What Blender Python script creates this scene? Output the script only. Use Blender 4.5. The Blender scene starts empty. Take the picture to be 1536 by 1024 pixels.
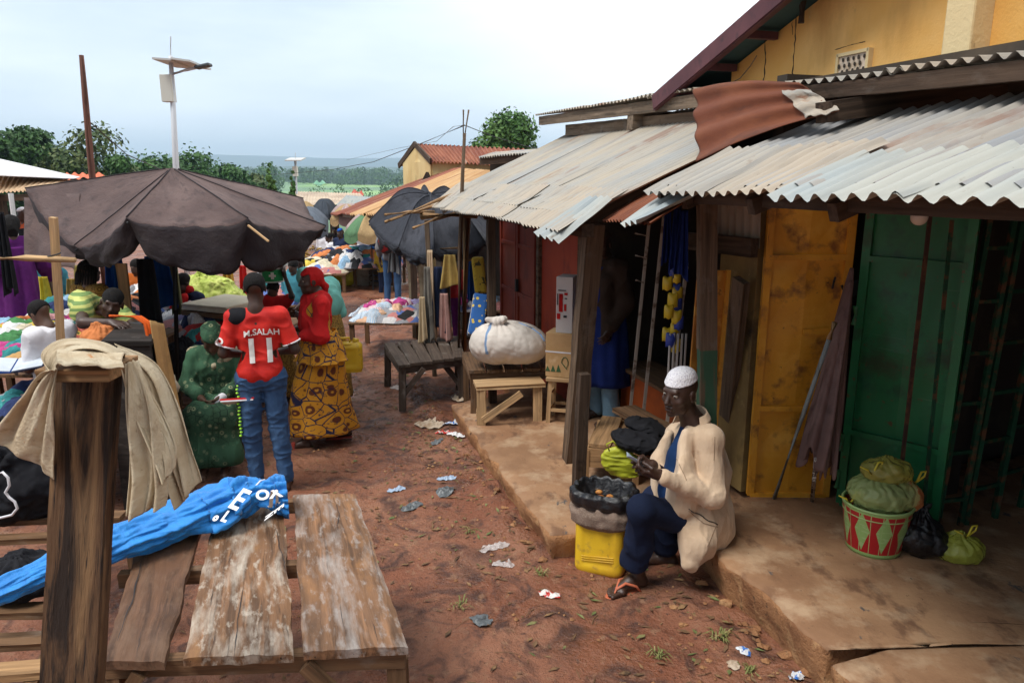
import bpy, bmesh, math, random
import numpy as np
from mathutils import Vector, Matrix, noise, Euler
from mathutils.bvhtree import BVHTree
R = math.radians
random.seed(7); rng = np.random.default_rng(7)
SC = bpy.context.scene
COL = SC.collection
# ---------------- camera, world, sun, exposure ----------------
CAMH = 2.4; FPX = 1109.0; PITCH = math.atan(252/1109)
cd = bpy.data.cameras.new('camera'); cam = bpy.data.objects.new('camera', cd); COL.objects.link(cam)
cd.sensor_width = 36; cd.lens = FPX/1536*36; cd.clip_start = .05; cd.clip_end = 20000
cam.location = (0, 0, CAMH); cam.rotation_euler = (R(90)-PITCH, 0, 0)
SC.camera = cam
SC.view_settings.view_transform = 'Standard'; SC.view_settings.look = 'None'
SC.view_settings.exposure = 0.66; SC.view_settings.gamma = 1
W = bpy.data.worlds.new('World'); SC.world = W; W.use_nodes = True
wn = W.node_tree; wn.nodes.clear()
SUN_EL, SUN_ROT = R(52), R(60)
def wnode(t, **k):
    n = wn.nodes.new(t)
    for a, b in k.items(): setattr(n, a, b)
    return n
sky = wnode('ShaderNodeTexSky', sky_type='NISHITA', sun_disc=False, sun_elevation=SUN_EL, sun_rotation=SUN_ROT)
tc = wnode('ShaderNodeTexCoord')
mp = wnode('ShaderNodeMapping'); mp.inputs['Scale'].default_value = (1.0, 1.0, 4.5); mp.inputs['Location'].default_value = (.3, .1, .6)
nz = wnode('ShaderNodeTexNoise'); nz.inputs['Scale'].default_value = 1.5; nz.inputs['Detail'].default_value = 5; nz.inputs['Roughness'].default_value = .55
wn.links.new(tc.outputs['Generated'], mp.inputs[0]); wn.links.new(mp.outputs[0], nz.inputs['Vector'])
rp = wnode('ShaderNodeValToRGB'); rp.color_ramp.elements[0].position = .36; rp.color_ramp.elements[1].position = .68
rp.color_ramp.elements[0].color = (5.0, 5.9, 6.9, 1); rp.color_ramp.elements[1].color = (7.8, 8.4, 9.0, 1)
wn.links.new(nz.outputs[0], rp.inputs[0])
# brighter, whiter cloud towards the hidden sun (right hand side of the sky)
dt = wnode('ShaderNodeVectorMath', operation='DOT_PRODUCT'); dt.inputs[1].default_value = Vector((.85, .35, .38)).normalized()
wn.links.new(tc.outputs['Generated'], dt.inputs[0])
mr = wnode('ShaderNodeMapRange', interpolation_type='SMOOTHSTEP'); mr.inputs[1].default_value = .18; mr.inputs[2].default_value = .78
wn.links.new(dt.outputs['Value'], mr.inputs[0])
mx = wnode('ShaderNodeMix', data_type='RGBA'); wn.links.new(mr.outputs[0], mx.inputs[0]); wn.links.new(rp.outputs[0], mx.inputs[6]); mx.inputs[7].default_value = (12.5, 12.5, 12.5, 1)
dk_ = wnode('ShaderNodeVectorMath', operation='DOT_PRODUCT'); dk_.inputs[1].default_value = Vector((-.25, -1, -.25)).normalized(); wn.links.new(tc.outputs['Generated'], dk_.inputs[0])
mrk = wnode('ShaderNodeMapRange', interpolation_type='SMOOTHSTEP'); mrk.inputs[1].default_value = .1; mrk.inputs[2].default_value = .85; mrk.inputs[3].default_value = 1.0; mrk.inputs[4].default_value = .30; wn.links.new(dk_.outputs['Value'], mrk.inputs[0])
vs_ = wnode('ShaderNodeVectorMath', operation='SCALE'); wn.links.new(mx.outputs[2], vs_.inputs[0]); wn.links.new(mrk.outputs[0], vs_.inputs['Scale'])   # unseen dimming added to the sky behind the camera, darkens the shop fronts
mx2 = wnode('ShaderNodeMix', data_type='RGBA'); mx2.inputs[0].default_value = .93
wn.links.new(sky.outputs[0], mx2.inputs[6]); wn.links.new(vs_.outputs[0], mx2.inputs[7])
bg = wnode('ShaderNodeBackground'); bg.inputs[1].default_value = .1
wo = wnode('ShaderNodeOutputWorld'); wn.links.new(mx2.outputs[2], bg.inputs[0]); wn.links.new(bg.outputs[0], wo.inputs[0])
sl = bpy.data.lights.new('sun', 'SUN'); sl.energy = 2.3; sl.angle = R(24); sl.color = (1, .96, .9)
so = bpy.data.objects.new('sun', sl); COL.objects.link(so)
sdir = Vector((math.sin(SUN_ROT)*math.cos(SUN_EL), math.cos(SUN_ROT)*math.cos(SUN_EL), math.sin(SUN_EL)))
sdir = Vector((-.38, -.30, .87)).normalized(); so.rotation_euler = sdir.to_track_quat('Z', 'Y').to_euler()
sky.sun_rotation = math.atan2(sdir.x, sdir.y); sky.sun_elevation = math.asin(sdir.z)
# ---------------- picture geometry: turning a photo pixel into a place in the market ----------------
cp, sp = math.cos(PITCH), math.sin(PITCH)
def ray(x, y):
    u, v = (x-768)/FPX, (y-512)/FPX
    return Vector((u, cp-v*sp, -sp-v*cp))
def PZ(x, y, z=0):
    d = ray(x, y); t = (z-CAMH)/d.z
    return Vector((d.x*t, d.y*t, z))
def PY(x, y, Y):
    d = ray(x, y); t = Y/d.y
    return Vector((d.x*t, Y, CAMH+d.z*t))
SD = Vector((-.3, .954, 0)); SN = Vector((.954, .3, 0))
def PB(x, y, b):
    d = ray(x, y); t = b/d.dot(SN); return Vector((0, 0, CAMH))+d*t
def S(a, b, z=0): return SD*a+SN*b+Vector((0, 0, z))
V = Vector
# ---------------- naming and tagging ----------------
WL = {}
def tag(o, label=None, cat=None, group=None, kind=None):
    if label: o['label'] = label; o['kind'] = 'thing'
    if cat: o['category'] = cat
    if group: o['group'] = group
    if kind: o['kind'] = kind
    return o
def thing(name, loc, label, cat, group=None):
    o = bpy.data.objects.new(name, None); COL.objects.link(o); o.location = loc; o.empty_display_size = .1
    WL[o] = V(loc); return tag(o, label, cat, group)
def copy_tree(o, loc=None, rz=None, parent=None):
    c = o.copy(); COL.objects.link(c)
    if parent: c.parent = parent
    for ch in o.children: copy_tree(ch, parent=c)
    if loc is not None: c.location = loc
    if rz is not None: c.rotation_euler = (0, 0, rz)
    return c
# ---------------- geometry collector ----------------
def frame(d):
    d = d.normalized(); h = V((0, 0, 1)) if abs(d.z) < .9 else V((1, 0, 0))
    s = d.cross(h).normalized(); return d, s, s.cross(d).normalized()
class G:
    def __init__(s): s.v = []; s.f = []; s.g = []; s.m = []; s.mi = 0
    def add(s, vs, fs, gs=None):
        b = len(s.v); s.v += [tuple(p) for p in vs]; s.g += [tuple(p) for p in (gs if gs is not None else vs)]
        s.f += [tuple(i+b for i in f) for f in fs]; s.m += [s.mi]*len(fs); return s
    def box(s, c, size, rot=None, r=None):
        hx, hy, hz = size[0]/2, size[1]/2, size[2]/2
        M = rot if rot is not None else Matrix.Identity(3)
        c = V(c); o = random.random()*20; vs = []; gs = []
        for x in (-hx, hx):
            for y in (-hy, hy):
                for z in (-hz, hz): vs.append(c+M @ V((x, y, z))); gs.append((x+o, y, z))
        return s.add(vs, [(0, 1, 3, 2), (4, 6, 7, 5), (0, 4, 5, 1), (2, 3, 7, 6), (0, 2, 6, 4), (1, 5, 7, 3)], gs)
    def beam(s, p0, p1, w, h, up=None, jit=0, seg=0):
        """board from p0 to p1, width w (sideways), height h (along up); jit roughens the edges"""
        p0, p1 = V(p0), V(p1); d = (p1-p0); L = d.length; d.normalize()
        up = V(up) if up is not None else V((0, 0, 1))
        if abs(d.dot(up)) > .95: up = V((0, 1, 0))
        sd = d.cross(up).normalized(); up = sd.cross(d).normalized()
        n = seg or (max(2, int(L/.06)) if jit else 1); n = min(n, 60); o = random.random()*30; k = random.random()*50
        vs = []; gs = []; cs = [(-1, -1), (-.9, 0), (-1, 1), (1, 1), (.94, 0), (1, -1)] if jit else [(-1, -1), (-1, 1), (1, 1), (1, -1)]
        c = len(cs)
        for i in range(n+1):
            t = i/n; p = p0.lerp(p1, t)
            for j, (a, b) in enumerate(cs):
                e1 = noise.noise(V((t*L*5+k, j*3.1, 0)))*jit if jit else 0; e2 = noise.noise(V((t*L*17+k, j*3.1, 5)))*jit*.5 if jit else 0
                vs.append(p+sd*(a*(w/2+e1+e2))+up*(b*(h/2+(e1*.4))))
                gs.append((t*L+o, a*w/2, b*h/2+o))
        fs = [(i*c+j, i*c+(j+1) % c, (i+1)*c+(j+1) % c, (i+1)*c+j) for i in range(n) for j in range(c)]
        fs += [tuple(range(c-1, -1, -1)), tuple(n*c+j for j in range(c))]
        return s.add(vs, fs, gs)
    def tube(s, pts, rad, n=8, closed=False, cap=True):
        pts = [V(p) for p in pts]; m = len(pts)
        if not hasattr(rad, '__len__'): rad = [rad]*m
        vs = []; gs = []; L = 0; o = random.random()*20
        prev = None
        for i, p in enumerate(pts):
            if closed: t = pts[(i+1) % m]-pts[i-1]
            else: t = pts[min(i+1, m-1)]-pts[max(i-1, 0)]
            if t.length < 1e-9: t = V((0, 0, 1))
            t.normalize()
            if prev is None: _, a, b = frame(t)
            else:
                a = (prev-t*prev.dot(t)); a = a.normalized() if a.length > 1e-6 else frame(t)[1]; b = t.cross(a)
            prev = a
            if i: L += (p-pts[i-1]).length
            for j in range(n):
                th = 2*math.pi*j/n; vs.append(p+(a*math.cos(th)+b*math.sin(th))*rad[i]); gs.append((L+o, rad[i]*math.cos(th), rad[i]*math.sin(th)))
        mm = m if closed else m-1
        fs = [(i*n+j, i*n+(j+1) % n, ((i+1) % m)*n+(j+1) % n, ((i+1) % m)*n+j) for i in range(mm) for j in range(n)]
        if cap and not closed: fs += [tuple(range(n-1, -1, -1)), tuple((m-1)*n+j for j in range(n))]
        return s.add(vs, fs, gs)
    def lathe(s, prof, c, n=24, ax=V((0, 0, 1)), sq=(1, 1)):
        c = V(c); d, a, b = frame(V(ax)); vs = []
        if d.z > .99: a, b = V((1, 0, 0)), V((0, 1, 0))
        m = len(prof)
        for r, z in prof:
            for j in range(n):
                th = 2*math.pi*j/n; vs.append(c+d*z+a*(r*math.cos(th)*sq[0])+b*(r*math.sin(th)*sq[1]))
        fs = [(i*n+j, i*n+(j+1) % n, (i+1)*n+(j+1) % n, (i+1)*n+j) for i in range(m-1) for j in range(n)]
        if prof[0][0] > 1e-6: fs.append(tuple(range(n-1, -1, -1)))
        if prof[-1][0] > 1e-6: fs.append(tuple((m-1)*n+j for j in range(n)))
        return s.add(vs, fs)
    def grid(s, fn, nu, nv, wrap=False, gf=None):
        vs = []; gs = []
        for i in range(nu):
            for j in range(nv):
                u, v = i/(nu if wrap else nu-1), j/(nv-1); p = fn(u, v); vs.append(p); gs.append(gf(u, v) if gf else p)
        m = nu if wrap else nu-1
        fs = [(i*nv+j, ((i+1) % nu)*nv+j, ((i+1) % nu)*nv+j+1, i*nv+j+1) for i in range(m) for j in range(nv-1)]
        return s.add(vs, fs, gs)
    def ball(s, c, r, n=12, m=8):
        if not hasattr(r, '__len__'): r = (r, r, r)
        c = V(c); vs = [c+V((r[0]*math.sin(math.pi*i/m)*math.cos(2*math.pi*j/n), r[1]*math.sin(math.pi*i/m)*math.sin(2*math.pi*j/n), r[2]*math.cos(math.pi*i/m))) for i in range(m+1) for j in range(n)]
        return s.add(vs, [(i*n+j, (i+1)*n+j, (i+1)*n+(j+1) % n, i*n+(j+1) % n) for i in range(m) for j in range(n)])
    def o(s, name, mat, parent=None, smooth=False, bevel=0, solid=0, sub=0, loc=None, off=0):
        return mk(name, s.v, s.f, mat, parent, smooth, s.g, s.m, bevel, solid, sub, off)
def mk(name, vs, fs, mat, parent=None, smooth=False, gr=None, mi=None, bevel=0, solid=0, sub=0, off=0):
    A = np.array([tuple(p) for p in vs], dtype=np.float32).reshape(-1, 3)
    lo, hi = A.min(0), A.max(0); c = V(((lo[0]+hi[0])/2, (lo[1]+hi[1])/2, lo[2]))
    me = bpy.data.meshes.new(name); me.from_pydata((A-np.array(c, dtype=np.float32)).tolist(), [], fs if isinstance(fs, list) else fs.tolist())
    at = me.attributes.new('gr', 'FLOAT_VECTOR', 'POINT')
    at.data.foreach_set('vector', (A if gr is None else np.array([tuple(p) for p in gr], dtype=np.float32)).ravel())
    for m in (mat if isinstance(mat, (list, tuple)) else [mat]): me.materials.append(m)
    if mi is not None and len(set(mi)) > 1: me.polygons.foreach_set('material_index', mi)
    if smooth: me.polygons.foreach_set('use_smooth', [True]*len(me.polygons))
    me.update()
    o = bpy.data.objects.new(name, me); COL.objects.link(o)
    if parent is not None: o.parent = parent; o.location = c-WL[parent]
    else: o.location = c
    WL[o] = c
    if solid: m = o.modifiers.new('s', 'SOLIDIFY'); m.thickness = solid; m.offset = off
    if sub: m = o.modifiers.new('u', 'SUBSURF'); m.levels = m.render_levels = sub
    if bevel: m = o.modifiers.new('b', 'BEVEL'); m.width = bevel; m.segments = 2; m.limit_method = 'ANGLE'; m.angle_limit = R(40)
    return o
def fin(o, label, cat, group=None): return tag(o, label, cat, group)
# cheap vector noise for numpy arrays (sum of warped sines)
def sn(P, sc, seed=0, oct=2):
    r = np.random.default_rng(seed+100); out = 0; amp = 1; tot = 0
    for o_ in range(oct):
        for k in range(4):
            d = r.normal(size=3); d /= np.linalg.norm(d); ph = r.uniform(0, 6.28)
            d2 = r.normal(size=3); d2 /= np.linalg.norm(d2)
            out = out+amp*np.sin((P @ d)*sc*3.1+ph+1.4*np.sin((P @ d2)*sc*1.9+ph*2))
        tot += amp*2.2; amp *= .5; sc *= 2.1
    return out/tot
# ---------------- procedural materials ----------------
MATS = {}
def c4(c): return (c[0], c[1], c[2], 1)
def pm(name, base, layers=(), rough=.8, bump=(), bd=.01, spec=.3, metal=0, rl=None, coord='gr', trans=0, alpha=1, emit=None, sss=0, sheen=0):
    """layers: (colour, (sx,sy,sz), lo, hi, kind[, amount]); bump: ((sx,sy,sz), weight, kind)"""
    if name in MATS: return MATS[name]
    m = bpy.data.materials.new(name); m.use_nodes = True; nt = m.node_tree; N = nt.nodes; Lk = nt.links.new
    b = N['Principled BSDF']; b.inputs['Specular IOR Level'].default_value = spec; b.inputs['Metallic'].default_value = metal
    if coord == 'gr': a = N.new('ShaderNodeAttribute'); a.attribute_name = 'gr'; co = a.outputs['Vector']
    else: a = N.new('ShaderNodeTexCoord'); co = a.outputs['Object']
    def tex(sc, kind, det=5):
        mpn = N.new('ShaderNodeMapping'); mpn.inputs['Scale'].default_value = sc if hasattr(sc, '__len__') else (sc, sc, sc); Lk(co, mpn.inputs[0])
        if kind[:3] == 'vor':
            t = N.new('ShaderNodeTexVoronoi'); t.inputs['Scale'].default_value = 1
            if kind == 'vore': t.feature = 'DISTANCE_TO_EDGE'
            o = t.outputs['Distance']
            if kind == 'vorc':
                sx = N.new('ShaderNodeSeparateColor'); Lk(t.outputs['Color'], sx.inputs[0]); o = sx.outputs[0]
        elif kind[:4] == 'wave':
            t = N.new('ShaderNodeTexWave'); t.inputs['Scale'].default_value = .31416; t.bands_direction = kind[4:5].upper() or 'X'
            t.inputs['Distortion'].default_value = 1.2; t.inputs['Detail'].default_value = 1; o = t.outputs['Fac']
        elif kind[:4] == 'line':
            t = N.new('ShaderNodeTexWave'); t.inputs['Scale'].default_value = .31416; t.bands_direction = kind[4:5].upper() or 'X'; o = t.outputs['Fac']
        else:
            t = N.new('ShaderNodeTexNoise'); t.inputs['Scale'].default_value = 1; t.inputs['Detail'].default_value = det; t.inputs['Roughness'].default_value = .62
            if kind == 'warp': t.inputs['Distortion'].default_value = 1.5
            o = t.outputs['Fac']
        Lk(mpn.outputs[0], t.inputs['Vector']); return o
    col = None; first = None
    for ly in layers:
        c, sc, lo, hi = ly[:4]; kind = ly[4] if len(ly) > 4 else 'noise'; amt = ly[5] if len(ly) > 5 else 1
        o = tex(sc, kind); mrn = N.new('ShaderNodeMapRange'); Lk(o, mrn.inputs[0])
        mrn.inputs[1].default_value = lo; mrn.inputs[2].default_value = hi; mrn.inputs[4].default_value = amt
        mxn = N.new('ShaderNodeMix'); mxn.data_type = 'RGBA'; Lk(mrn.outputs[0], mxn.inputs[0])
        if col is None: mxn.inputs[6].default_value = c4(base)
        else: Lk(col, mxn.inputs[6])
        mxn.inputs[7].default_value = c4(c); col = mxn.outputs[2]
    if col is None: b.inputs['Base Color'].default_value = c4(base)
    else: Lk(col, b.inputs['Base Color'])
    b.inputs['Roughness'].default_value = rough
    if rl:
        o = tex(rl[0], 'noise'); mrn = N.new('ShaderNodeMapRange'); Lk(o, mrn.inputs[0]); mrn.inputs[1].default_value = rl[1]; mrn.inputs[2].default_value = rl[2]
        mrn.inputs[3].default_value = rough; mrn.inputs[4].default_value = rl[3]; Lk(mrn.outputs[0], b.inputs['Roughness'])
    if bump:
        acc = None
        for bp in bump:
            o = tex(bp[0], bp[2] if len(bp) > 2 else 'noise', 6); mm = N.new('ShaderNodeMath'); mm.operation = 'MULTIPLY_ADD'; Lk(o, mm.inputs[0]); mm.inputs[1].default_value = bp[1]
            if acc is None: mm.inputs[2].default_value = 0
            else: Lk(acc, mm.inputs[2])
            acc = mm.outputs[0]
        bn = N.new('ShaderNodeBump'); bn.inputs['Distance'].default_value = bd; bn.inputs['Strength'].default_value = 1; Lk(acc, bn.inputs['Height']); Lk(bn.outputs[0], b.inputs['Normal'])
    if trans: b.inputs['Transmission Weight'].default_value = trans
    if sss: b.inputs['Subsurface Weight'].default_value = sss; b.inputs['Subsurface Radius'].default_value = (.01, .004, .002)
    if sheen: b.inputs['Sheen Weight'].default_value = sheen
    b.inputs['Alpha'].default_value = alpha
    if emit: b.inputs['Emission Color'].default_value = c4(emit[0]); b.inputs['Emission Strength'].default_value = emit[1]
    MATS[name] = m; return m
def dk(c, k): return tuple(x*k for x in c)
def wood(name, c, dark=.35, light=1.6, k=1, grey=0):
    return pm(name, c, [(dk(c, dark), (1.2*k, 30*k, 30*k), .42, .68), (dk(c, light), (2*k, 55*k, 20*k), .52, .75, 'noise', .8),
        (dk(c, dark*.6), (3*k, 9*k, 9*k), .6, .72, 'warp', .7), ((.3, .27, .24), (5, 7, 7), .58, .8, 'noise', grey)],
        rough=.82, bump=(((2*k, 60*k, 60*k), 1), ((8, 8, 8), .4)), bd=.004, spec=.2)
def cloth(name, c, v=.7, sc=9, bd=.006, rough=.9):
    return pm(name, c, [(dk(c, v), (sc*.3,)*3, .4, .65), (tuple(min(1, x*1.25+.01) for x in c), (sc*1.3,)*3, .55, .75, 'noise', .6)], rough=rough,
        bump=(((sc,)*3, 1), ((350,)*3, .05)), bd=bd, spec=.15)
# ---------------- ground, one sheet out to the hills ----------------
def axis(lo, hi, st, far, k=1.12):
    a = list(np.arange(lo, hi, st)); s = st
    while a[-1] < far: s *= k; a.append(a[-1]+s)
    s = st; b = []
    x = lo
    while x > -far: s *= k; x -= s; b.append(x)
    return np.array(b[::-1]+a)
gx = axis(-4.2, 3.2, .028, 9000); gy = axis(1.6, 11.5, .03, 9000); gy = gy[gy > -60]
GX, GY = np.meshgrid(gx, gy, indexing='ij')
def gz_base(X, Y):
    t = np.clip(Y-15, 0, None); z = -.045*np.clip(t, 0, 40)-.040*np.clip(t-40, 0, 260)+.0*X
    return z
P = np.stack([GX, GY, np.zeros_like(GX)], -1)
near = np.exp(-np.clip(np.hypot(GX, GY-6)-8, 0, None)/6)
A_ = GX*SD.x+GY*SD.y; B_ = GX*SN.x+GY*SN.y
H = gz_base(GX, GY)+near*(.022*sn(P, .6, 1)+.012*sn(P, 2.6, 2, 3)+.010*np.abs(sn(P, 7, 3, 2))+.004*sn(P, 24, 4, 2))
# trodden rut down the middle of the path, rubble against the kerb
H -= near*.03*np.exp(-((B_-.55)/.35)**2)
H += near*np.exp(-((B_-np.where(A_ > 4.05, 1.40, 2.16))/.16)**2)*(.035+.03*sn(P, 5, 9))
far = np.clip((GY-300)/600, 0, 1); H += far*5*sn(P, .004, 11)
vs = np.stack([GX, GY, H], -1).reshape(-1, 3); ni, nj = GX.shape
ii, jj = np.meshgrid(np.arange(ni-1), np.arange(nj-1), indexing='ij'); q = (ii*nj+jj).ravel()
fs = np.stack([q, q+nj, q+nj+1, q+1], -1)
mud = pm('red_mud', (.225, .078, .038), [((.33, .15, .085), (1.1, 1.1, 1.1), .42, .62, 'noise', .8), ((.085, .036, .024), (3.2, 3.2, 3.2), .48, .64, 'warp'),
    ((.29, .15, .085), (14, 14, 14), .56, .68, 'noise', .8), ((.075, .032, .022), (26, 26, 26), .60, .7, 'noise', .9), ((.42, .26, .16), (60, 60, 60), .66, .72, 'noise', .8), ((.05, .028, .02), (90, 60, 60), .66, .70, 'noise', .8)],
    rough=.68, rl=((1.7, 1.7, 1.7), .44, .60, .20), bump=(((9, 9, 9), 1), ((34, 34, 34), .6), ((110, 110, 110), .25)), bd=.034, spec=.45)
def far_ground(m):
    # beyond the market the ground turns to grass and fields (by distance along the valley)
    nt = m.node_tree; N = nt.nodes; b = N['Principled BSDF']; Lk = nt.links.new
    old = b.inputs['Base Color'].links[0].from_socket
    a = N.new('ShaderNodeAttribute'); a.attribute_name = 'gr'; sx = N.new('ShaderNodeSeparateXYZ'); Lk(a.outputs['Vector'], sx.inputs[0])
    t = N.new('ShaderNodeMapRange'); Lk(sx.outputs['Y'], t.inputs[0]); t.inputs[1].default_value = 34; t.inputs[2].default_value = 60
    n = N.new('ShaderNodeTexNoise'); n.inputs['Scale'].default_value = .006; n.inputs['Detail'].default_value = 4; Lk(a.outputs['Vector'], n.inputs['Vector'])
    r = N.new('ShaderNodeValToRGB'); Lk(n.outputs[0], r.inputs[0]); e = r.color_ramp.elements; e[0].position = .40; e[0].color = (.06, .14, .03, 1); e[1].position = .56; e[1].color = (.20, .36, .06, 1)
    x = e.new(.49); x.color = (.13, .27, .04, 1)
    mxx = N.new('ShaderNodeMix'); mxx.data_type = 'RGBA'; Lk(t.outputs[0], mxx.inputs[0]); Lk(old, mxx.inputs[6]); Lk(r.outputs[0], mxx.inputs[7]); Lk(mxx.outputs[2], b.inputs['Base Color'])
far_ground(mud)
ground = mk('ground', vs, fs, mud, smooth=True); ground['kind'] = 'structure'
_bv = None
def gz(x, y):
    i = min(max(np.searchsorted(gx, x)-1, 0), ni-2); j = min(max(np.searchsorted(gy, y)-1, 0), nj-2)
    return float(H[i, j])
# distant wooded ridges
def ridge(name, Y, zt, amp, seed, col, col2, depth):
    g = G(); W_ = Y*1.3
    def fn(u, v):
        x = -W_+2*W_*u
        n1 = noise.noise(V((x/Y*2.2+seed, 0, 0)))*amp+noise.noise(V((x/Y*6+seed, 3, 0)))*amp*.35+noise.noise(V((x/Y*40, v*7, seed)))*amp*.07
        top = zt+n1+(-x/Y)*zt*.45
        return V((x, Y+depth*v*1.0+60*noise.noise(V((x/Y*9, v*4, seed))), -45+(top+45)*math.sin(math.pi*.5*min(1, v*1.25))**.9))
    g.grid(fn, 260, 24)
    m = pm(name+'_cover', col, [(col2, (.006, .006, .006), .42, .62), (dk(col, .5), (.03, .03, .03), .5, .7, 'noise', .8)], rough=.95, bump=(((.02, .02, .02), 1),), bd=15)
    o = g.o('hills', m, smooth=True); o['kind'] = 'structure'; return o
ridge('far_ridge', 5200, 125, 45, 3.3, (.03, .06, .025), (.05, .08, .03), 1800)
ridge('middle_ridge', 2900, 28, 24, 8.1, (.035, .07, .025), (.06, .10, .03), 900)
ridge('low_ridge', 1700, -5, 8, 15.2, (.035, .08, .02), (.08, .14, .03), 500)
# ---------------- trees ----------------
bark = pm('bark', (.09, .06, .04), [((.18, .13, .09), (6, 6, 2), .5, .7)], rough=.9, bump=(((12, 12, 3), 1),), bd=.03)
def leafmat(name, c, c2):
    m = pm(name, c, [(c2, (.55, .55, .55), .42, .62), (dk(c, .45), (1.6, 1.6, 1.6), .5, .66, 'noise', .9), (dk(c2, 1.5), (4, 4, 4), .62, .75, 'noise', .6)], rough=.6, spec=.3)
    return m
lf1 = leafmat('leaves_dark', (.035, .095, .02), (.06, .14, .028)); lf2 = leafmat('leaves_olive', (.05, .095, .025), (.10, .12, .03)); lf3 = leafmat('leaves_fresh', (.06, .15, .03), (.10, .20, .04))
def crown(clumps, n, ls, seed, zf=1.0):
    r = np.random.default_rng(seed); C = np.array([c[:3] for c in clumps]); Rr = np.array([c[3] for c in clumps])
    w = Rr**2/np.sum(Rr**2); k = r.choice(len(C), n, p=w); d = r.normal(size=(n, 3)); d /= np.linalg.norm(d, axis=1)[:, None]
    rad = Rr[k]*(1-.55*r.random(n)**2.2)*(1+.22*r.normal(size=n)*.6); sq = np.array([1, 1, zf]); P_ = C[k]+d*rad[:, None]*sq
    # gaps: drop leaves where a noise field is low
    keep = sn(P_, .9/np.mean(Rr), seed) > -.45; P_ = P_[keep]; d = d[keep]; n = len(P_)
    nrm = d*.8+r.normal(size=(n, 3))*.6+np.array([0, 0, .4]); nrm /= np.linalg.norm(nrm, axis=1)[:, None]
    a = np.cross(nrm, r.normal(size=(n, 3))); a /= np.linalg.norm(a, axis=1)[:, None]; b = np.cross(nrm, a)
    s_ = ls*(.6+.8*r.random(n))[:, None]
    q = np.stack([P_-a*s_, P_-b*s_*.55+nrm*s_*.1, P_+a*s_, P_+b*s_*.55+nrm*s_*.1], 1).reshape(-1, 3)
    return q, np.arange(n*4).reshape(-1, 4)
def tree(name, base, h, w, seed, mat, label, group=None, nclump=16, n=9000, ls=.17, zf=.8, low=.35, cat='tree'):
    t = thing(name, base, label, cat, group); base = V(base); r = random.Random(seed); g = G()
    top = base+V((r.uniform(-.03, .03)*h, 0, h*.72)); g.tube([base-V((0, 0, 1)), base+V((0, 0, h*.3)), top], [h*.035, h*.026, h*.012], 8)
    cl = []
    for i in range(nclump):
        a = r.uniform(0, 6.28); q = r.random()**.6; zz = low+(1-low)*r.random()
        ww = w*.5*(1-.75*max(0, zz-.62)/.38)*(.75 if zz < low+.08 else 1)
        c = base+V((math.cos(a)*q*ww*.8, math.sin(a)*q*ww*.8, h*zz*.9)); rr = w*r.uniform(.13, .22); cl.append((c.x, c.y, c.z, rr))
        g.tube([base+V((0, 0, h*min(.5, zz*.6))), (base+V((0, 0, h*.5*zz))).lerp(c, .5), c], [h*.014, h*.009, h*.004], 5)
    g.o('trunk', bark, t, smooth=True)
    vs, fs = crown(cl, n, ls, seed, zf); mk('crown', vs, fs, mat, t)
    return t
def tree_at(x, ytop, Y, wpx, zb, **k):
    p = PY(x, ytop, Y); return tree(base=(p.x, Y, zb), h=p.z-zb, w=wpx/FPX*Y, **k)
L_ = 'broad dark green tree on the left skyline, '
for i, (x, yt, Y, w, zb, m, lab, nc, ls) in enumerate([
    (-30, 190, 62, 120, -4, lf1, 'dark green tree cut by the left edge of the photo, leftmost on the skyline', 14, .22),
    (45, 186, 66, 110, -4, lf1, 'dark green tree second from the left edge on the skyline, behind the pale tent roof', 16, .22),
    (135, 189, 62, 130, -4, lf2, 'tall olive and gold tinted tree directly behind the leaning bare pole', 20, .2),
    (178, 212, 60, 60, -4, lf1, 'small loose tree right of the bare pole, sprays sticking out against the sky', 9, .18),
    (232, 225, 80, 80, -5, lf1, 'dark green tree just left of the tall solar street lamp', 14, .25),
    (288, 224, 84, 100, -5, lf1, 'broad dark green tree just right of the tall solar street lamp', 18, .25),
    (342, 246, 100, 70, -6, lf1, 'lower dark green tree beyond the top of the brown canopy, right of the lamp', 12, .3),
    (378, 262, 105, 60, -6, lf2, 'low olive tree beyond the brown canopy, left of the pointed cypresses', 10, .3)]):
    tree_at(x, yt, Y, w*1.35, zb, name='tree', seed=40+i, mat=m, label=lab, group='trees on the left skyline', nclump=nc, ls=ls, n=13000 if i < 6 else 7000, low=.25)
def cypress(x, yt, yb, Y, wpx, lab, seed):
    p = PY(x, yt, Y); zb = -3.4; h = p.z-zb; w = wpx/FPX*Y; t = thing('cypress_tree', (p.x, Y, zb), lab, 'tree', 'pointed cypresses')
    g = G(); g.tube([(p.x, Y, zb), (p.x, Y, zb+h*.9)], [.14, .03], 7); g.o('trunk', bark, t)
    cl = [(p.x+random.uniform(-.1, .1)*w, Y+random.uniform(-.1, .1)*w, zb+h*(.1+.87*k/22), w*.40*max(.14, math.sin(math.pi*(.14+.86*(k/22)))**.75*(1-.25*k/22))) for k in range(23)]
    vs, fs = crown(cl, 15000, .075, seed, 1.3); mk('crown', vs, fs, lf3, t)
cypress(403, 240, 305, 30, 36, 'taller pointed cypress, left of the pair beyond the brown canopy', 5)
cypress(436, 252, 310, 32, 24, 'smaller pointed cypress beside the thin far street lamp', 6)
t = tree_at(757, 164, 46, 135, -1.5, name='tree', seed=66, mat=lf3, label='round bushy bright green tree rising alone behind the rusty roofed yellow house', nclump=34, n=26000, ls=.13, low=.45, zf=.95)
t = tree_at(716, 196, 47, 36, -1.5, name='tree', seed=67, mat=lf3, label='small pale wispy sapling left of the round bushy tree behind the yellow house', nclump=6, n=900, ls=.13, low=.6)
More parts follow.
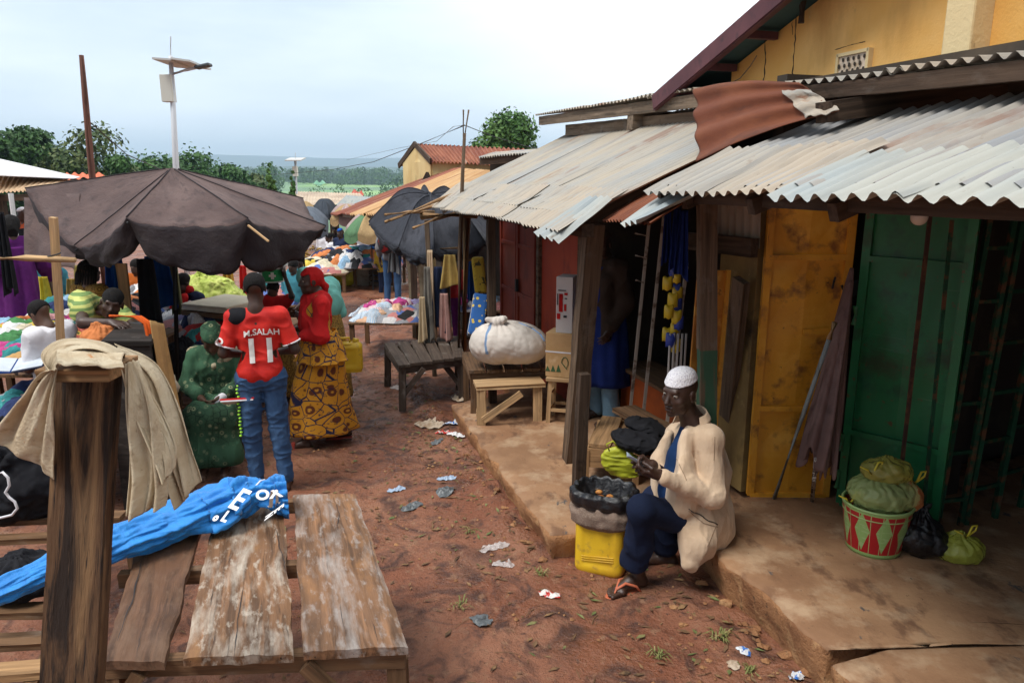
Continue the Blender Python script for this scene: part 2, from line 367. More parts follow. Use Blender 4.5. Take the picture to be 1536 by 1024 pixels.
# far-off woods in the valley: reads as one mass
def woods(rows, seed, mat, nt):
    r = np.random.default_rng(seed); V_ = []; F_ = []; b = 0
    for (x0, x1, y0, y1, Y0, Y1, n, s) in rows:
        for _ in range(n):
            Y = r.uniform(Y0, Y1); x = r.uniform(x0, x1); X = (x-768)/FPX*Y; zb = float(gz_base(np.array(X), np.array(Y)))
            rr = s*r.uniform(.6, 1.5); k = nt; d = r.normal(size=(k, 3)); d /= np.linalg.norm(d, axis=1)[:, None]
            Pq = np.array([X, Y, zb+rr*.9])+d*rr*(.75+.35*r.random((k, 1)))*np.array([1, 1, 1.05]); nn = d*.8+r.normal(size=(k, 3))*.5
            nn /= np.linalg.norm(nn, axis=1)[:, None]; a = np.cross(nn, r.normal(size=(k, 3))); a /= np.linalg.norm(a, axis=1)[:, None]; c = np.cross(nn, a); q = min(rr*.13, Y*.0022)
            V_.append(np.stack([Pq-a*q, Pq-c*q, Pq+a*q, Pq+c*q], 1).reshape(-1, 3)); F_.append(np.arange(k*4).reshape(-1, 4)+b); b += k*4
    o = mk('woodland', np.concatenate(V_), np.concatenate(F_), mat); o['kind'] = 'stuff'
woods([(180, 365, 0, 0, 130, 240, 55, 4.5), (440, 900, 0, 0, 950, 1600, 330, 8), (-400, 420, 0, 0, 500, 1100, 160, 8), (1000, 2500, 0, 0, 150, 900, 70, 8)], 3, lf1, 260)
woods([(380, 640, 0, 0, 330, 420, 10, 3), (-200, 900, 0, 0, 900, 1500, 160, 8), (560, 660, 0, 0, 430, 600, 14, 5)], 4, leafmat('leaves_far', (.04, .10, .02), (.07, .15, .03)), 110)
# ---------------- air ----------------
def haze():
    g = G(); g.box((0, 3600, 95), (15000, 7900, 330)); m = bpy.data.materials.new('haze_air'); m.use_nodes = True; nt = m.node_tree; nt.nodes.clear()
    v = nt.nodes.new('ShaderNodeVolumePrincipled'); v.inputs['Color'].default_value = (.62, .82, 1.0, 1); v.inputs['Density'].default_value = .00026; v.inputs['Anisotropy'].default_value = .2
    o = nt.nodes.new('ShaderNodeOutputMaterial'); nt.links.new(v.outputs[0], o.inputs['Volume']); h = g.o('haze', m); h['kind'] = 'stuff'
haze()
# ---------------- sheet roofs ----------------
def corr(g, e0, e1, t0, t1, wl=.076, amp=.011, nv=6, sheets=.72, lift=.004, rows=1, jag=.03, seed=0, sag=.0):
    """corrugated sheets between eave e0-e1 and top t0-t1, laid as overlapping sheets"""
    r = random.Random(seed); e0, e1, t0, t1 = map(V, (e0, e1, t0, t1)); L = ((e1-e0).length+(t1-t0).length)/2; ns = max(1, round(L/sheets))
    up = (e1-e0).cross(t0-e0).normalized(); up = up if up.z > 0 else -up
    for row in range(rows):
        for k in range(ns):
            u0, u1 = k/ns-.02/1, (k+1)/ns+.02; u0 = max(0, u0); u1 = min(1, u1); v0 = row/rows-(.06 if row else 0); v1 = (row+1)/rows; v0 -= r.uniform(0, jag); v1 = v1 if row == rows-1 else v1+.02
            n = max(10, int((u1-u0)*L/wl*7)); o = r.uniform(0, 40); dz = lift*(k % 2)+row*.014; tl = r.uniform(-.006, .006); cur = r.uniform(-.5, 1)*.012
            def P_(u, v):
                uu = u0+(u1-u0)*u; vv = v0+(v1-v0)*v; p = e0.lerp(e1, uu).lerp(t0.lerp(t1, uu), vv)
                h = math.cos(uu*L/wl*2*math.pi)*amp*(1+.25*noise.noise(V((uu*L*3, vv*2, seed))))
                return p+up*(h+dz+tl*(u-.5)*2+cur*(1-v)**3*(u*2-1)-sag*math.sin(math.pi*uu)+.012*noise.noise(V((uu*L*1.1, vv*2.0, seed+9))))
            g.grid(P_, n, nv+4, gf=lambda u, v: V(((v0+(v1-v0)*v)*(t0-e0).length, (u0+(u1-u0)*u)*L, o)))
    return g
def zinc(name, base, tan, rust, ramt, rl=.58):
    return pm(name, base, [(tan, (.5, 1.6, .31), .40, .58), (dk(base, .62), (1.0, 9, .5), .52, .74, 'noise', .8), (dk(tan, 1.2), (1.4, 26, 1), .55, .72, 'noise', .6),
        ((.16, .10, .06), (5, 16, 3), .66, .76, 'noise', .8), (rust, (.9, 2.6, .45), rl, rl+.07, 'noise', ramt), ((.07, .045, .035), (40, 40, 9), .72, .76, 'noise', .8)],
        rough=.55, rl=((3, 9, 3), .4, .7, .8), spec=.3, bump=(((3, 20, 20), .5), ((60, 60, 60), .25)), bd=.003, metal=.0)
z_grey = zinc('zinc_grey', (.30, .30, .285), (.37, .32, .25), (.20, .075, .035), .5)
z_tan = zinc('zinc_tan', (.31, .295, .265), (.38, .32, .25), (.25, .10, .045), .7, .62)
z_blue = zinc('zinc_new', (.30, .34, .35), (.38, .38, .34), (.30, .13, .05), .35, .64)
z_dark = zinc('zinc_weathered', (.26, .27, .28), (.33, .30, .26), (.20, .075, .035), .5, .62)
z_rust = pm('rusted_sheet', (.13, .036, .015), [((.20, .065, .027), (1.2, 3, .7), .42, .66), ((.085, .03, .018), (2, 9, .8), .52, .72), ((.40, .30, .22), (1.2, 4, .9), .70, .76, 'noise', .6)], rough=.85, bump=(((50, 50, 50), 1),), bd=.002)
z_oran = pm('orange_sheet', (.44, .25, .11), [((.50, .32, .16), (.6, 1.5, .5), .45, .62), ((.25, .09, .04), (.7, 5, .6), .56, .70)], rough=.75)
wd_dark = wood('timber_dark', (.075, .048, .032), grey=.2)
wd_post = wood('timber_post', (.15, .10, .065), grey=.45)
wd_grey = wood('timber_grey', (.20, .145, .10), grey=.6)
wd_raw = wood('timber_raw', (.36, .21, .10), dark=.5, grey=.2)
wd_mid = wood('timber_mid', (.16, .088, .045), dark=.4, grey=.4)
wd_pale = wood('timber_pale', (.48, .31, .16), dark=.6, grey=.2)
yplast = pm('yellow_plaster', (.80, .43, .11), [((.86, .52, .18), (.9, .9, .9), .45, .65), ((.55, .28, .08), (2.2, 2.2, .8), .56, .74, 'noise', .7), ((.30, .17, .07), (9, 9, 5), .68, .78, 'noise', .7), ((.84, .62, .34), (14, 14, 14), .66, .74, 'noise', .6)],
    rough=.88, bump=(((5, 5, 5), .7), ((70, 70, 70), .3)), bd=.008)
yplast2 = pm('pale_plaster', (.74, .58, .32), [((.55, .38, .18), (3, 3, .7), .5, .72), ((.30, .2, .1), (12, 12, 6), .66, .75)], rough=.88, bump=(((30, 30, 30), 1),), bd=.004)
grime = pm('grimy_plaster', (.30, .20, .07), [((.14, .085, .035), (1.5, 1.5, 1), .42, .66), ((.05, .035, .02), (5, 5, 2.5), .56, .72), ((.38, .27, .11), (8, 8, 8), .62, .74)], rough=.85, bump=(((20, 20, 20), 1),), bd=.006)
darkwall = pm('dark_wall', (.05, .04, .032), [((.09, .07, .05), (2, 2, 2), .5, .7)], rough=.95)  # near-black wall colour, mottled slightly lighter
black = pm('black_paint', (.02, .02, .022), rough=.6)
purple = pm('purple_paint', (.085, .028, .034), [((.13, .045, .05), (2, 2, 2), .45, .65), ((.05, .02, .025), (9, 9, 9), .55, .7)], rough=.55)
teal = pm('teal_sheet', (.03, .07, .072), [((.045, .10, .10), (3, 3, 3), .4, .7)], rough=.7)
conc = pm('dusty_concrete', (.39, .225, .12), [((.25, .125, .065), (1.6, 1.6, 1.6), .42, .64, 'noise', .8), ((.15, .075, .042), (5, 2.6, 4), .53, .62, 'noise', .85), ((.22, .115, .06), (1.1, 1.1, 1.1), .48, .62, 'noise', .7), ((.50, .35, .22), (4, 4, 4), .50, .68, 'noise', .7), ((.08, .075, .075), (8, 4, 8), .655, .69, 'noise', .9), ((.07, .04, .028), (38, 26, 38), .68, .73, 'noise', .9)],
    rough=.8, rl=((2, 2, 2), .5, .75, .5), bump=(((6, 6, 6), .8), ((28, 28, 28), .5), ((120, 120, 120), .2)), bd=.008)
earth = pm('broken_concrete', (.40, .20, .09), [((.24, .11, .05), (3, 3, 3), .42, .62), ((.50, .29, .14), (8, 8, 8), .55, .7), ((.07, .04, .025), (16, 16, 9), .62, .7), ((.09, .10, .03), (4, 4, 7), .64, .74, 'noise', .5)],
    rough=.9, bump=(((7, 7, 7), 1), ((26, 26, 26), .6), ((90, 90, 90), .25)), bd=.03)
# ---------------- raised pavements ----------------
def slab(label, cn, z, h, seed, name='platform'):
    """irregular raised slab: outline cn (list of points, kerb side first); top sheet + crumbling sides"""
    pts = []; n = len(cn)
    for i in range(n):
        a, b = V(cn[i]), V(cn[(i+1) % n]); L = (b-a).length; k = max(1, int(L/.045)) if L < 6 else int(L/.3)
        for j in range(k): pts.append(a.lerp(b, j/k))
    C = sum(pts, V((0, 0, 0)))/len(pts); m = len(pts); g = G(); vs = []; gs = []
    prof = [(0, .0), (.012, -.012), (.016, -.04), (.0, -.5*h), (-.03, -h), (-.02, -h-.08)]
    out = []
    for i, p in enumerate(pts):
        t = (pts[(i+1) % m]-pts[i-1]).normalized(); nn = V((t.y, -t.x, 0));
        if nn.dot(p-C) < 0: nn = -nn
        out.append(nn)
    for j, (o, dz) in enumerate(prof):
        for i, p in enumerate(pts):
            q = noise.noise(V((p.x*3, p.y*3, seed)))*.03+noise.noise(V((p.x*11, p.y*11, seed+j*.6)))*.02+noise.noise(V((p.x*30, p.y*30, seed+j)))*.008
            chip = max(0, noise.noise(V((p.x*5+7, p.y*5, seed)))-.25)*.16
            zz = z+dz+(-chip*.35 if j == 0 else 0)+.006*noise.noise(V((p.x*2, p.y*2, 1)))
            vs.append(p+out[i]*(o+q-chip*(1 if j < 3 else .3))+V((0, 0, zz-p.z))); gs.append(vs[-1])
    for j in range(len(prof)-1):
        for i in range(m): g.f.append((j*m+i, j*m+(i+1) % m, (j+1)*m+(i+1) % m, (j+1)*m+i)); g.m.append(1 if j > 0 else 0)
    inner = len(vs); rg = [.93, .8, .6, .4, .2, .08]; 
    for s_ in rg:
        for i in range(m):
            p = C.lerp(V((vs[i][0], vs[i][1], 0)), s_); vs.append(V((p.x, p.y, z+.010*noise.noise(V((p.x*1.7, p.y*1.7, 4)))+.004*noise.noise(V((p.x*7, p.y*7, 4)))))); gs.append(vs[-1])
    prev = 0
    for k in range(len(rg)):
        cur = inner+k*m
        for i in range(m): g.f.append((prev+i, cur+i, cur+(i+1) % m, prev+(i+1) % m)); g.m.append(0)
        prev = cur
    vs.append(V((C.x, C.y, z))); gs.append(vs[-1])
    for i in range(m): g.f.append((prev+i, len(vs)-1, prev+(i+1) % m)); g.m.append(0)
    g.v = [tuple(p) for p in vs]; g.g = [tuple(p) for p in gs]
    o = g.o(name, [conc, earth], smooth=True); o['kind'] = 'structure'; return o
ZF, ZN = .2, .25
slab('far', [S(3.98, 1.50), S(6.75, 1.52), S(7.0, 2.2), S(9.0, 2.5), S(9.0, 4.4), S(3.98, 4.4), S(3.98, 2.2)], ZF, .22, 3)
slab('near', [S(2.45, 2.31), S(3.97, 2.34), S(3.97, 3.6), S(4.02, 6.2), S(-1, 6.2), S(-1, 4), S(2.44, 3.9)], ZN, .27, 5)
slab('kerb', [S(-1, 2.30), S(2.36, 2.27), S(2.40, 3.9), S(-1, 3.9)], ZN-.008, .25, 8)
# ---------------- near shop with the gabled yellow building ----------------
shop = thing('shop_building', S(3, 4, ZN), 'yellow plastered gabled shop building with corrugated lean-to roof and dark open front on the right', 'building')
g = G()
corr(g, S(3.44, 1.90, 2.335), S(.6, 1.90, 2.385), S(3.60, 3.0, 2.71), S(.6, 3.0, 2.73), wl=.082, amp=.013, rows=1, jag=.02, seed=2)
g.o('lean_to_roof', z_dark, shop, smooth=True)
g = G(); g.beam(S(3.47, 1.88, 2.30), S(3.62, 3.0, 2.67), .03, .05, jit=.003); g.o('edge_batten', wd_dark, shop)
g = G(); corr(g, S(3.46, 1.80, 2.30), S(2.4, 1.84, 2.325), S(3.56, 2.35, 2.53), S(2.4, 2.30, 2.52), wl=.082, amp=.013, seed=4, jag=.05); g.o('eave_sheet', z_tan, shop, smooth=True)
g = G(); corr(g, S(2.42, 1.78, 2.325), S(.6, 1.80, 2.335), S(2.42, 2.2, 2.48), S(.6, 2.2, 2.50), wl=.088, amp=.015, seed=5, jag=.05); g.o('eave_sheet', z_blue, shop, smooth=True)
# rafters and purlins under the lean-to
g = G()
for a in (3.3, 2.75, 2.25, 1.45): g.beam(S(a, 1.93, 2.26), S(a, 3.0, 2.64), .05, .07)
g.beam(S(3.6, 2.0, 2.29), S(.5, 2.0, 2.32), .06, .08, jit=.003); g.beam(S(3.6, 2.75, 2.52), S(.5, 2.75, 2.54), .06, .06)
g.o('roof_frame', wd_dark, shop)
# upper eave
g = G(); e0 = PB(1182, 143, 2.80); e1 = PB(1536, 106, 2.80); dd = (e1-e0); e1 = e0+dd*2.2
g.beam(e0-dd*.02, e1, .045, .075, jit=.004); g.o('fascia_board', wd_dark, shop)
g = G(); corr(g, e0+V((0, 0, .058))-SN*.03, e1+V((0, 0, .058))-SN*.03, e0+SN*.62+V((0, 0, .09)), e1+SN*.62+V((0, 0, .09)), wl=.082, amp=.014, seed=7, jag=.0); g.o('upper_eave_roof', z_tan, shop, smooth=True)
g = G(); q = PB(1262, 157, 2.72); g.beam(q-SN*.1+V((0, 0, -.04)), q+SN*1.0+V((0, 0, .12)), .12, .1); g.o('rafter_end', wd_dark, shop)
# gable wall, b = 3.6
bw = 3.45
def wallpoly(g, pix, b, th=.2):
    pts = [PB(x, y, b) for x, y in pix]; n = len(pts); o = [p+SN*th for p in pts]
    g.add(pts+o, [tuple(range(n)), tuple(range(2*n-1, n-1, -1))]+[(i, n+i, n+(i+1) % n, (i+1) % n) for i in range(n)]); return g
v0, v1 = PB(985, 150, 3.15), PB(1160, 0, 3.15); dv = (v1-v0).normalized()
g = G(); _p = [PB(1098, 101, bw)+V((0, 0, -.01)), PB(1218, 6, bw)+V((0, 0, -.01))]; _p += [_p[1]+dv*2.5, _p[1]+dv*4.5]; _p = [V((_p[0].x, _p[0].y, 2.9))]+_p+[V((_p[-1].x, _p[-1].y, 2.9))]
_n = len(_p); g.add(_p+[q+SN*.2 for q in _p], [tuple(range(_n)), tuple(range(2*_n-1, _n-1, -1))]+[(i, _n+i, _n+(i+1) % _n, (i+1) % _n) for i in range(_n)])
gw = g.o('gable_wall', yplast, shop)
g = G(); 
for x in (1424, ): 
    a, b = PB(1424, 200, bw-.12), PB(1424, -300, bw-.12)
    c = (PB(1424, 100, bw-.06)+PB(1466, 100, bw-.06))/2; wdt = (PB(1466, 100, bw-.06)-PB(1424, 100, bw-.06)).length
    M_ = Matrix((SD, SN, V((0, 0, 1)))).transposed(); g.box(V((c.x, c.y, 4.06)), (wdt, .14, 2.2), M_)
g.o('pilaster', yplast2, shop, bevel=.012)
# wall cracks
def crack(pts, b, w=.006):
    g = G(); q = []
    for i in range(len(pts)-1):
        for k in range(8):
            t = k/8; x = pts[i][0]*(1-t)+pts[i+1][0]*t+random.uniform(-.8, .8); y = pts[i][1]*(1-t)+pts[i+1][1]*t; q.append(PB(x, y, b))
    g.tube(q, [w*random.uniform(.3, 1) for _ in q], 4); g.o('wall_crack', darkwall, shop)
crack([(1147, 52), (1148, 90), (1145, 130)], bw-.001); crack([(1195, 18), (1193, 60), (1189, 110), (1190, 128)], bw-.001); crack([(1188, 33), (1190, 55)], bw-.001, .004)
crack([(1253, 75), (1275, 68), (1300, 62)], bw-.001, .003)
# ventilation block
g = G(); c0, c1 = PB(1259, 116, bw-.01), PB(1305, 77, bw-.01); cc = (c0+c1)/2; vw = .26; vh = abs(c1.z-c0.z)
ww = abs((c1-c0).dot(SD)); M_ = Matrix((SD, SN, V((0, 0, 1)))).transposed()
g.box(cc, (ww, .026, vh), M_); g.o('vent_block', pm('vent_white', (.74, .60, .46), [((.5, .36, .22), (9, 9, 9), .5, .7)], rough=.85), shop)
g = G()
for i in range(5):
    for j in range(3):
        c = cc+SD*((i-2)*ww/5.4+(.02 if j % 2 else -.01))+V((0, 0, (j-1)*vh/3.4)); g.lathe([(0.0, 0), (.011 if (i+j) % 2 else .008, .0), (.009, .004), (0, .006)], c-SN*.022, 7, SN, (1, 1.4))
g.o('vent_hole', darkwall, shop)
g = G()
for s_, h_ in ((-1, 0), (1, 0)): g.box(cc+SD*s_*(ww/2+.008), (.02, .05, vh+.03), M_)
g.box(cc+V((0, 0, vh/2+.008)), (ww+.03, .05, .02), M_); g.o('vent_frame', yplast2, shop)
# verge of the big roof: barge board, soffit sheets and purlins
v2 = v0+dv*6
g = G(); g.beam(v0-dv*.05, v2, .03, .12, up=V((0, 0, 1))); g.beam(v0-dv*.05+V((0, 0, -.055))+SN*.02, v2+V((0, 0, -.055))+SN*.02, .05, .03); g.o('barge_board', purple, shop)
g = G(); up = V((0, 0, .01)); a0, a1 = v0+SN*.03, v2+SN*.03; g.add([a0, a1, a1+SN*4, a0+SN*4, a0+V((0, 0, .05)), a1+V((0, 0, .05)), a1+SN*4+V((0, 0, .05)), a0+SN*4+V((0, 0, .05))], [(0, 1, 2, 3), (7, 6, 5, 4), (0, 4, 5, 1), (1, 5, 6, 2), (2, 6, 7, 3), (3, 7, 4, 0)]); g.o('big_roof', teal, shop)
for t_ in (.30, .75, 1.25, 1.9, 2.9): g = G(); p = v0+dv*t_+V((0, 0, -.05)); g.beam(p+SN*.05, p+SN*.28, .05, .05); g.o('purlin', purple, shop)
g = G(); p = PB(1203, 18, 3.38); g.tube([p+V((0, 0, .10)), p+V((0, 0, -.07))], [.03, .022], 8); g.o('beam_stub', wd_dark, shop)
g = G(); q = [PB(x, y, 3.4) for x, y in ((1090, 128), (1110, 118), (1125, 100), (1135, 84))]; g.tube(q, .004, 5); g.o('loose_wire', wd_grey, shop)
# shell of the dark interior
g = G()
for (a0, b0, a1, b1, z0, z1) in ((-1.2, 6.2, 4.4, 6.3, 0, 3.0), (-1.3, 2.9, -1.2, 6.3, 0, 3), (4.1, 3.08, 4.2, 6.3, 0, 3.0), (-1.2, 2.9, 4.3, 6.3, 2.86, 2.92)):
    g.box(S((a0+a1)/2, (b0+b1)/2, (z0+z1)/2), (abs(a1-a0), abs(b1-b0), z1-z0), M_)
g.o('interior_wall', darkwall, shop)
# plaster wall pier and doorway posts left of the yellow door
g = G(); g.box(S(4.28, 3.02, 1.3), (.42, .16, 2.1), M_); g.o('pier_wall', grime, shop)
g = G(); corr(g, S(4.75, 2.93, 1.95), S(4.02, 2.93, 1.95), S(4.75, 2.90, 2.56), S(4.02, 2.90, 2.56), wl=.085, amp=.014, sheets=.6); g.o('gable_sheet', z_grey, shop, smooth=True)
g = G(); g.beam(PZ(1082, 705, ZN), PY(1112, 420, 4.72), .13, .05, up=SN, jit=.004); g.o('door_post', wd_post, shop)
g = G(); g.beam(S(4.8, 2.86, 1.92), S(4.0, 2.86, 1.94), .05, .12); g.o('lintel', wd_dark, shop)
# front posts of the lean-to
pg = G(); pb = S(3.66, 2.42, ZN); pt = PY(1060, 285, pb.y+.1); pg.beam(pb, pb.lerp(pt, .55), .10, .09, jit=.005); pg.o('roof_post', pm('green_post', (.035, .09, .05), [((.12, .08, .05), (2, 20, 20), .5, .62)], rough=.7, bump=(((3, 50, 50), 1),), bd=.003), shop)
pg = G(); pg.beam(pb.lerp(pt, .55), pt+V((0, 0, .02)), .10, .09, jit=.005); pg.o('roof_post', wd_post, shop)
# ---------------- middle stall roof ----------------
mid = thing('market_shed', S(7, 2.4, ZF), 'open timber shed with a pale sagging corrugated roof and red doors, middle right', 'building')
SL = .443
g = G(); corr(g, S(8.35, 1.80, 2.145), S(4.28, 1.80, 2.145), S(8.65, 3.64, 2.96), S(4.08, 3.64, 2.96), wl=.076, amp=.010, nv=10, sheets=.75, jag=.0, seed=12)
g.o('lean_to_roof', z_grey, mid, smooth=True)
g = G(); corr(g, S(8.2, 1.62, 2.05), S(4.22, 1.66, 2.07), S(8.7, 2.1, 2.295), S(4.30, 2.12, 2.30), wl=.076, amp=.010, nv=5, sheets=.66, jag=.12, seed=14)
g.o('eave_sheet', z_tan, mid, smooth=True)
g = G(); corr(g, S(4.50, 1.60, 2.04), S(4.18, 1.64, 2.02), S(4.50, 1.95, 2.25), S(4.16, 1.95, 2.25), wl=.09, amp=.016, nv=5, jag=.1, seed=15); g.o('loose_sheet', z_blue, mid, smooth=True)
# rusty sheets bridging the gap between the two roofs
g = G(); corr(g, PB(905, 330, 1.95), PB(978, 336, 1.70), PB(1060, 236, 2.75), PB(1125, 245, 2.45), wl=.08, amp=.010, nv=6, jag=.06, seed=21); g.o('rusty_sheet', z_rust, mid, smooth=True)
g = G(); corr(g, PB(938, 333, 1.70), PB(962, 330, 1.66), PB(1052, 262, 2.15), PB(1072, 275, 2.05), wl=.1, amp=.014, nv=6, jag=.06, seed=22); g.o('loose_sheet', z_blue, mid, smooth=True)
# the hanging rust-red sheet
def rs(u, v):
    tl, bl, tr, br = PB(1041, 134, 2.86), PB(1047, 244, 2.46), PB(1200, 125, 2.74), PB(1262, 168, 2.62)
    p = tl.lerp(tr, u).lerp(bl.lerp(br, u), v); k = .013*math.sin(v*2*math.pi*3.2+.3)*(1-.25*u)+.015*noise.noise(V((u*3, v*3, 2)))
    return p-SN*k*1.2+V((0, 0, k*.4+.03*math.sin(u*3.1)))
g = G(); g.grid(rs, 50, 50, gf=lambda u, v: V((u*1.2, v*.5, 3))); g.o('rusty_patch_sheet', z_rust, shop, smooth=True, solid=.003)
g = G()
def rs2(u, v):
    p = rs(.82+.2*u, .25+.75*v); return p-SN*.02+V((0, 0, .02*noise.noise(V((u*4, v*4, 8)))+.0))
g.grid(rs2, 14, 14, gf=lambda u, v: V((u, v, 1))); g.o('torn_sheet_corner', z_tan, shop, smooth=True, solid=.003)
# upper fascia and ridge sheets of the shed
f0, f1 = PB(815, 181, 3.2), PB(1042, 152, 3.2); df = (f1-f0).normalized()
g = G(); g.beam(f0-df*.1, f1+df*.4, .05, .10, jit=.004); g.beam(f0+df*.55+V((0, 0, -.13))+SN*.1, f1+V((0, 0, -.13))+SN*.1, .05, .12, jit=.004); g.beam(PB(945, 180, 3.18)+V((0, 0, .0)), PB(945, 183, 3.18)+SN*.6, .12, .18); g.o('fascia_board', wd_grey, mid)
g = G(); corr(g, f0-df*.15+V((0, 0, .075))-SN*.06, f1+df*.1+V((0, 0, .08))-SN*.06, f0-df*.1+SN*1.4+V((0, 0, .22)), f1+SN*1.4+V((0, 0, .24)), wl=.076, amp=.012, seed=31, jag=0); g.o('upper_roof', z_tan, mid, smooth=True)
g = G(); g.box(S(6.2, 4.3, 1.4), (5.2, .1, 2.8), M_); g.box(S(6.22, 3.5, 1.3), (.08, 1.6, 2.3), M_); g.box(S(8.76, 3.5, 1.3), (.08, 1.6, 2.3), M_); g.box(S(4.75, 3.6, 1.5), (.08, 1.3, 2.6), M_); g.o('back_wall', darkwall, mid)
# red doors and red wall (b = 2.62)
red1 = pm('red_oxide_paint', (.20, .030, .016), [((.27, .05, .025), (1.5, 1.5, 1.5), .42, .65), ((.10, .016, .012), (4, 4, 2), .55, .72), ((.34, .12, .07), (18, 18, 18), .68, .76, 'noise', .6)], rough=.5, bump=(((8, 8, 8), 1),), bd=.004)
red2 = pm('bright_red_wall', (.42, .055, .018), [((.34, .04, .016), (1.5, 1.5, 1.5), .42, .65), ((.22, .03, .018), (4, 4, 2), .58, .72), ((.5, .16, .1), (14, 14, 14), .7, .78, 'noise', .6)], rough=.6, bump=(((12, 12, 12), 1),), bd=.004)
aL, aM, aR = 8.75, 7.35, 6.3
g = G(); g.box(S((aM+aR)/2, 2.66, 1.2), (aM-aR-.04, .06, 2.1), M_); g.o('red_wall', red2, mid)
g = G(); g.box(S(6.27, 2.66, 1.2), (.06, .1, 2.1), M_); g.box(S(aM, 2.64, 1.2), (.07, .10, 2.1), M_); g.o('door_frame', wd_post, mid)
for k, (a0, a1) in enumerate(((8.72, 8.08), (8.06, 7.42))):
    g = G(); g.box(S((a0+a1)/2, 2.62, 1.2), (a0-a1, .03, 2.05), M_)
    for a in (a0-.03, a1+.03): g.box(S(a, 2.595, 1.2), (.05, .025, 2.05), M_)
    for z in (.22, 1.05, 1.6, 2.2): g.box(S((a0+a1)/2, 2.598, z), (a0-a1-.11, .02, .045), M_)
    d_ = g.o('door', red1, mid, bevel=.004)
    for z in (.6, 1.9): g = G(); g.tube([S(a1+.06 if k else a0-.06, 2.575, z-.06), S(a1+.06 if k else a0-.06, 2.575, z+.06)], .018, 8); g.o('hinge', black, d_)
    if k: g = G(); g.box(S(a0-.06, 2.57, 1.15), (.05, .03, .14), M_); g.o('latch', black, d_)
# posts of the shed
def post(p0, p1, w, h, m, par, jit=.006): g = G(); g.beam(p0, p1, w, h, up=SD, jit=jit); return g.o('roof_post', m, par)
post(PZ(858, 690, ZF)+V((0, 0, 0)), PY(890, 336, 5.2), .13, .11, wd_post, mid)
post(PZ(866, 752, ZF), PY(876, 560, 4.72), .075, .07, wd_dark, mid)
p = PZ(737, 628, ZF); post(V((p.x, p.y+.5, ZF)), PY(736, 322, p.y+.6), .07, .07, wd_dark, mid)
post(V((PY(806, 490, 8.2).x, 8.2, ZF)), PY(812, 335, 8.2), .075, .07, wd_grey, mid)
g = G(); g.beam(S(8.7, 1.85, 2.05), S(4.3, 1.85, 2.05), .08, .08, jit=.006)
for a in (8.5, 7.4, 6.3, 5.2, 4.45): g.beam(S(a, 1.72, 2.03), S(a, 3.6, 2.86), .05, .06)
g.o('roof_frame', wd_dark, mid)
# ---------------- smooth bodies: signed distance shapes meshed with surface nets ----------------
def polymesh_nets(D, lo, h):
    """surface nets on field D (negative inside)"""
    s = D < 0
    c = s[:-1, :-1, :-1].astype(np.int8)
    for a in (0, 1):
        for b in (0, 1):
            for d in (0, 1):
                if a+b+d: c = c+s[a:a+s.shape[0]-1, b:b+s.shape[1]-1, d:d+s.shape[2]-1]
    act = (c > 0) & (c < 8); idx = -np.ones(act.shape, dtype=np.int64); ijk = np.argwhere(act); idx[act] = np.arange(len(ijk))
    acc = np.zeros((len(ijk), 3)); cnt = np.zeros(len(ijk)); I = ijk
    cor = [(a, b, d) for a in (0, 1) for b in (0, 1) for d in (0, 1)]
    for p in cor:
        for ax in range(3):
            if p[ax]: continue
            q = list(p); q[ax] = 1
            d0 = D[I[:, 0]+p[0], I[:, 1]+p[1], I[:, 2]+p[2]]; d1 = D[I[:, 0]+q[0], I[:, 1]+q[1], I[:, 2]+q[2]]
            m = (d0 < 0) != (d1 < 0); t = np.where(m, d0/np.where(m, d0-d1, 1), 0)
            pos = np.tile(np.array(p, dtype=float), (len(I), 1)); pos[:, ax] += t
            acc[m] += pos[m]; cnt[m] += 1
    vs = (I+acc/cnt[:, None])*h+lo
    F = []
    for ax in range(3):
        a, b = [(1, 2), (2, 0), (0, 1)][ax]
        s0 = np.take(s, range(0, s.shape[ax]-1), ax); s1 = np.take(s, range(1, s.shape[ax]), ax)
        e = np.argwhere(s0 != s1); ok = (e[:, a] > 0) & (e[:, b] > 0) & (e[:, a] < s.shape[a]-1) & (e[:, b] < s.shape[b]-1); e = e[ok]
        def at(da, db):
            k = e.copy(); k[:, a] += da; k[:, b] += db; return idx[k[:, 0], k[:, 1], k[:, 2]]
        q = np.stack([at(-1, -1), at(0, -1), at(0, 0), at(-1, 0)], 1); inn = s0[tuple(e.T)]
        q = np.where(inn[:, None], q, q[:, ::-1]); F.append(q)
    F = np.concatenate(F); F = F[(F >= 0).all(1)]
    return vs, F
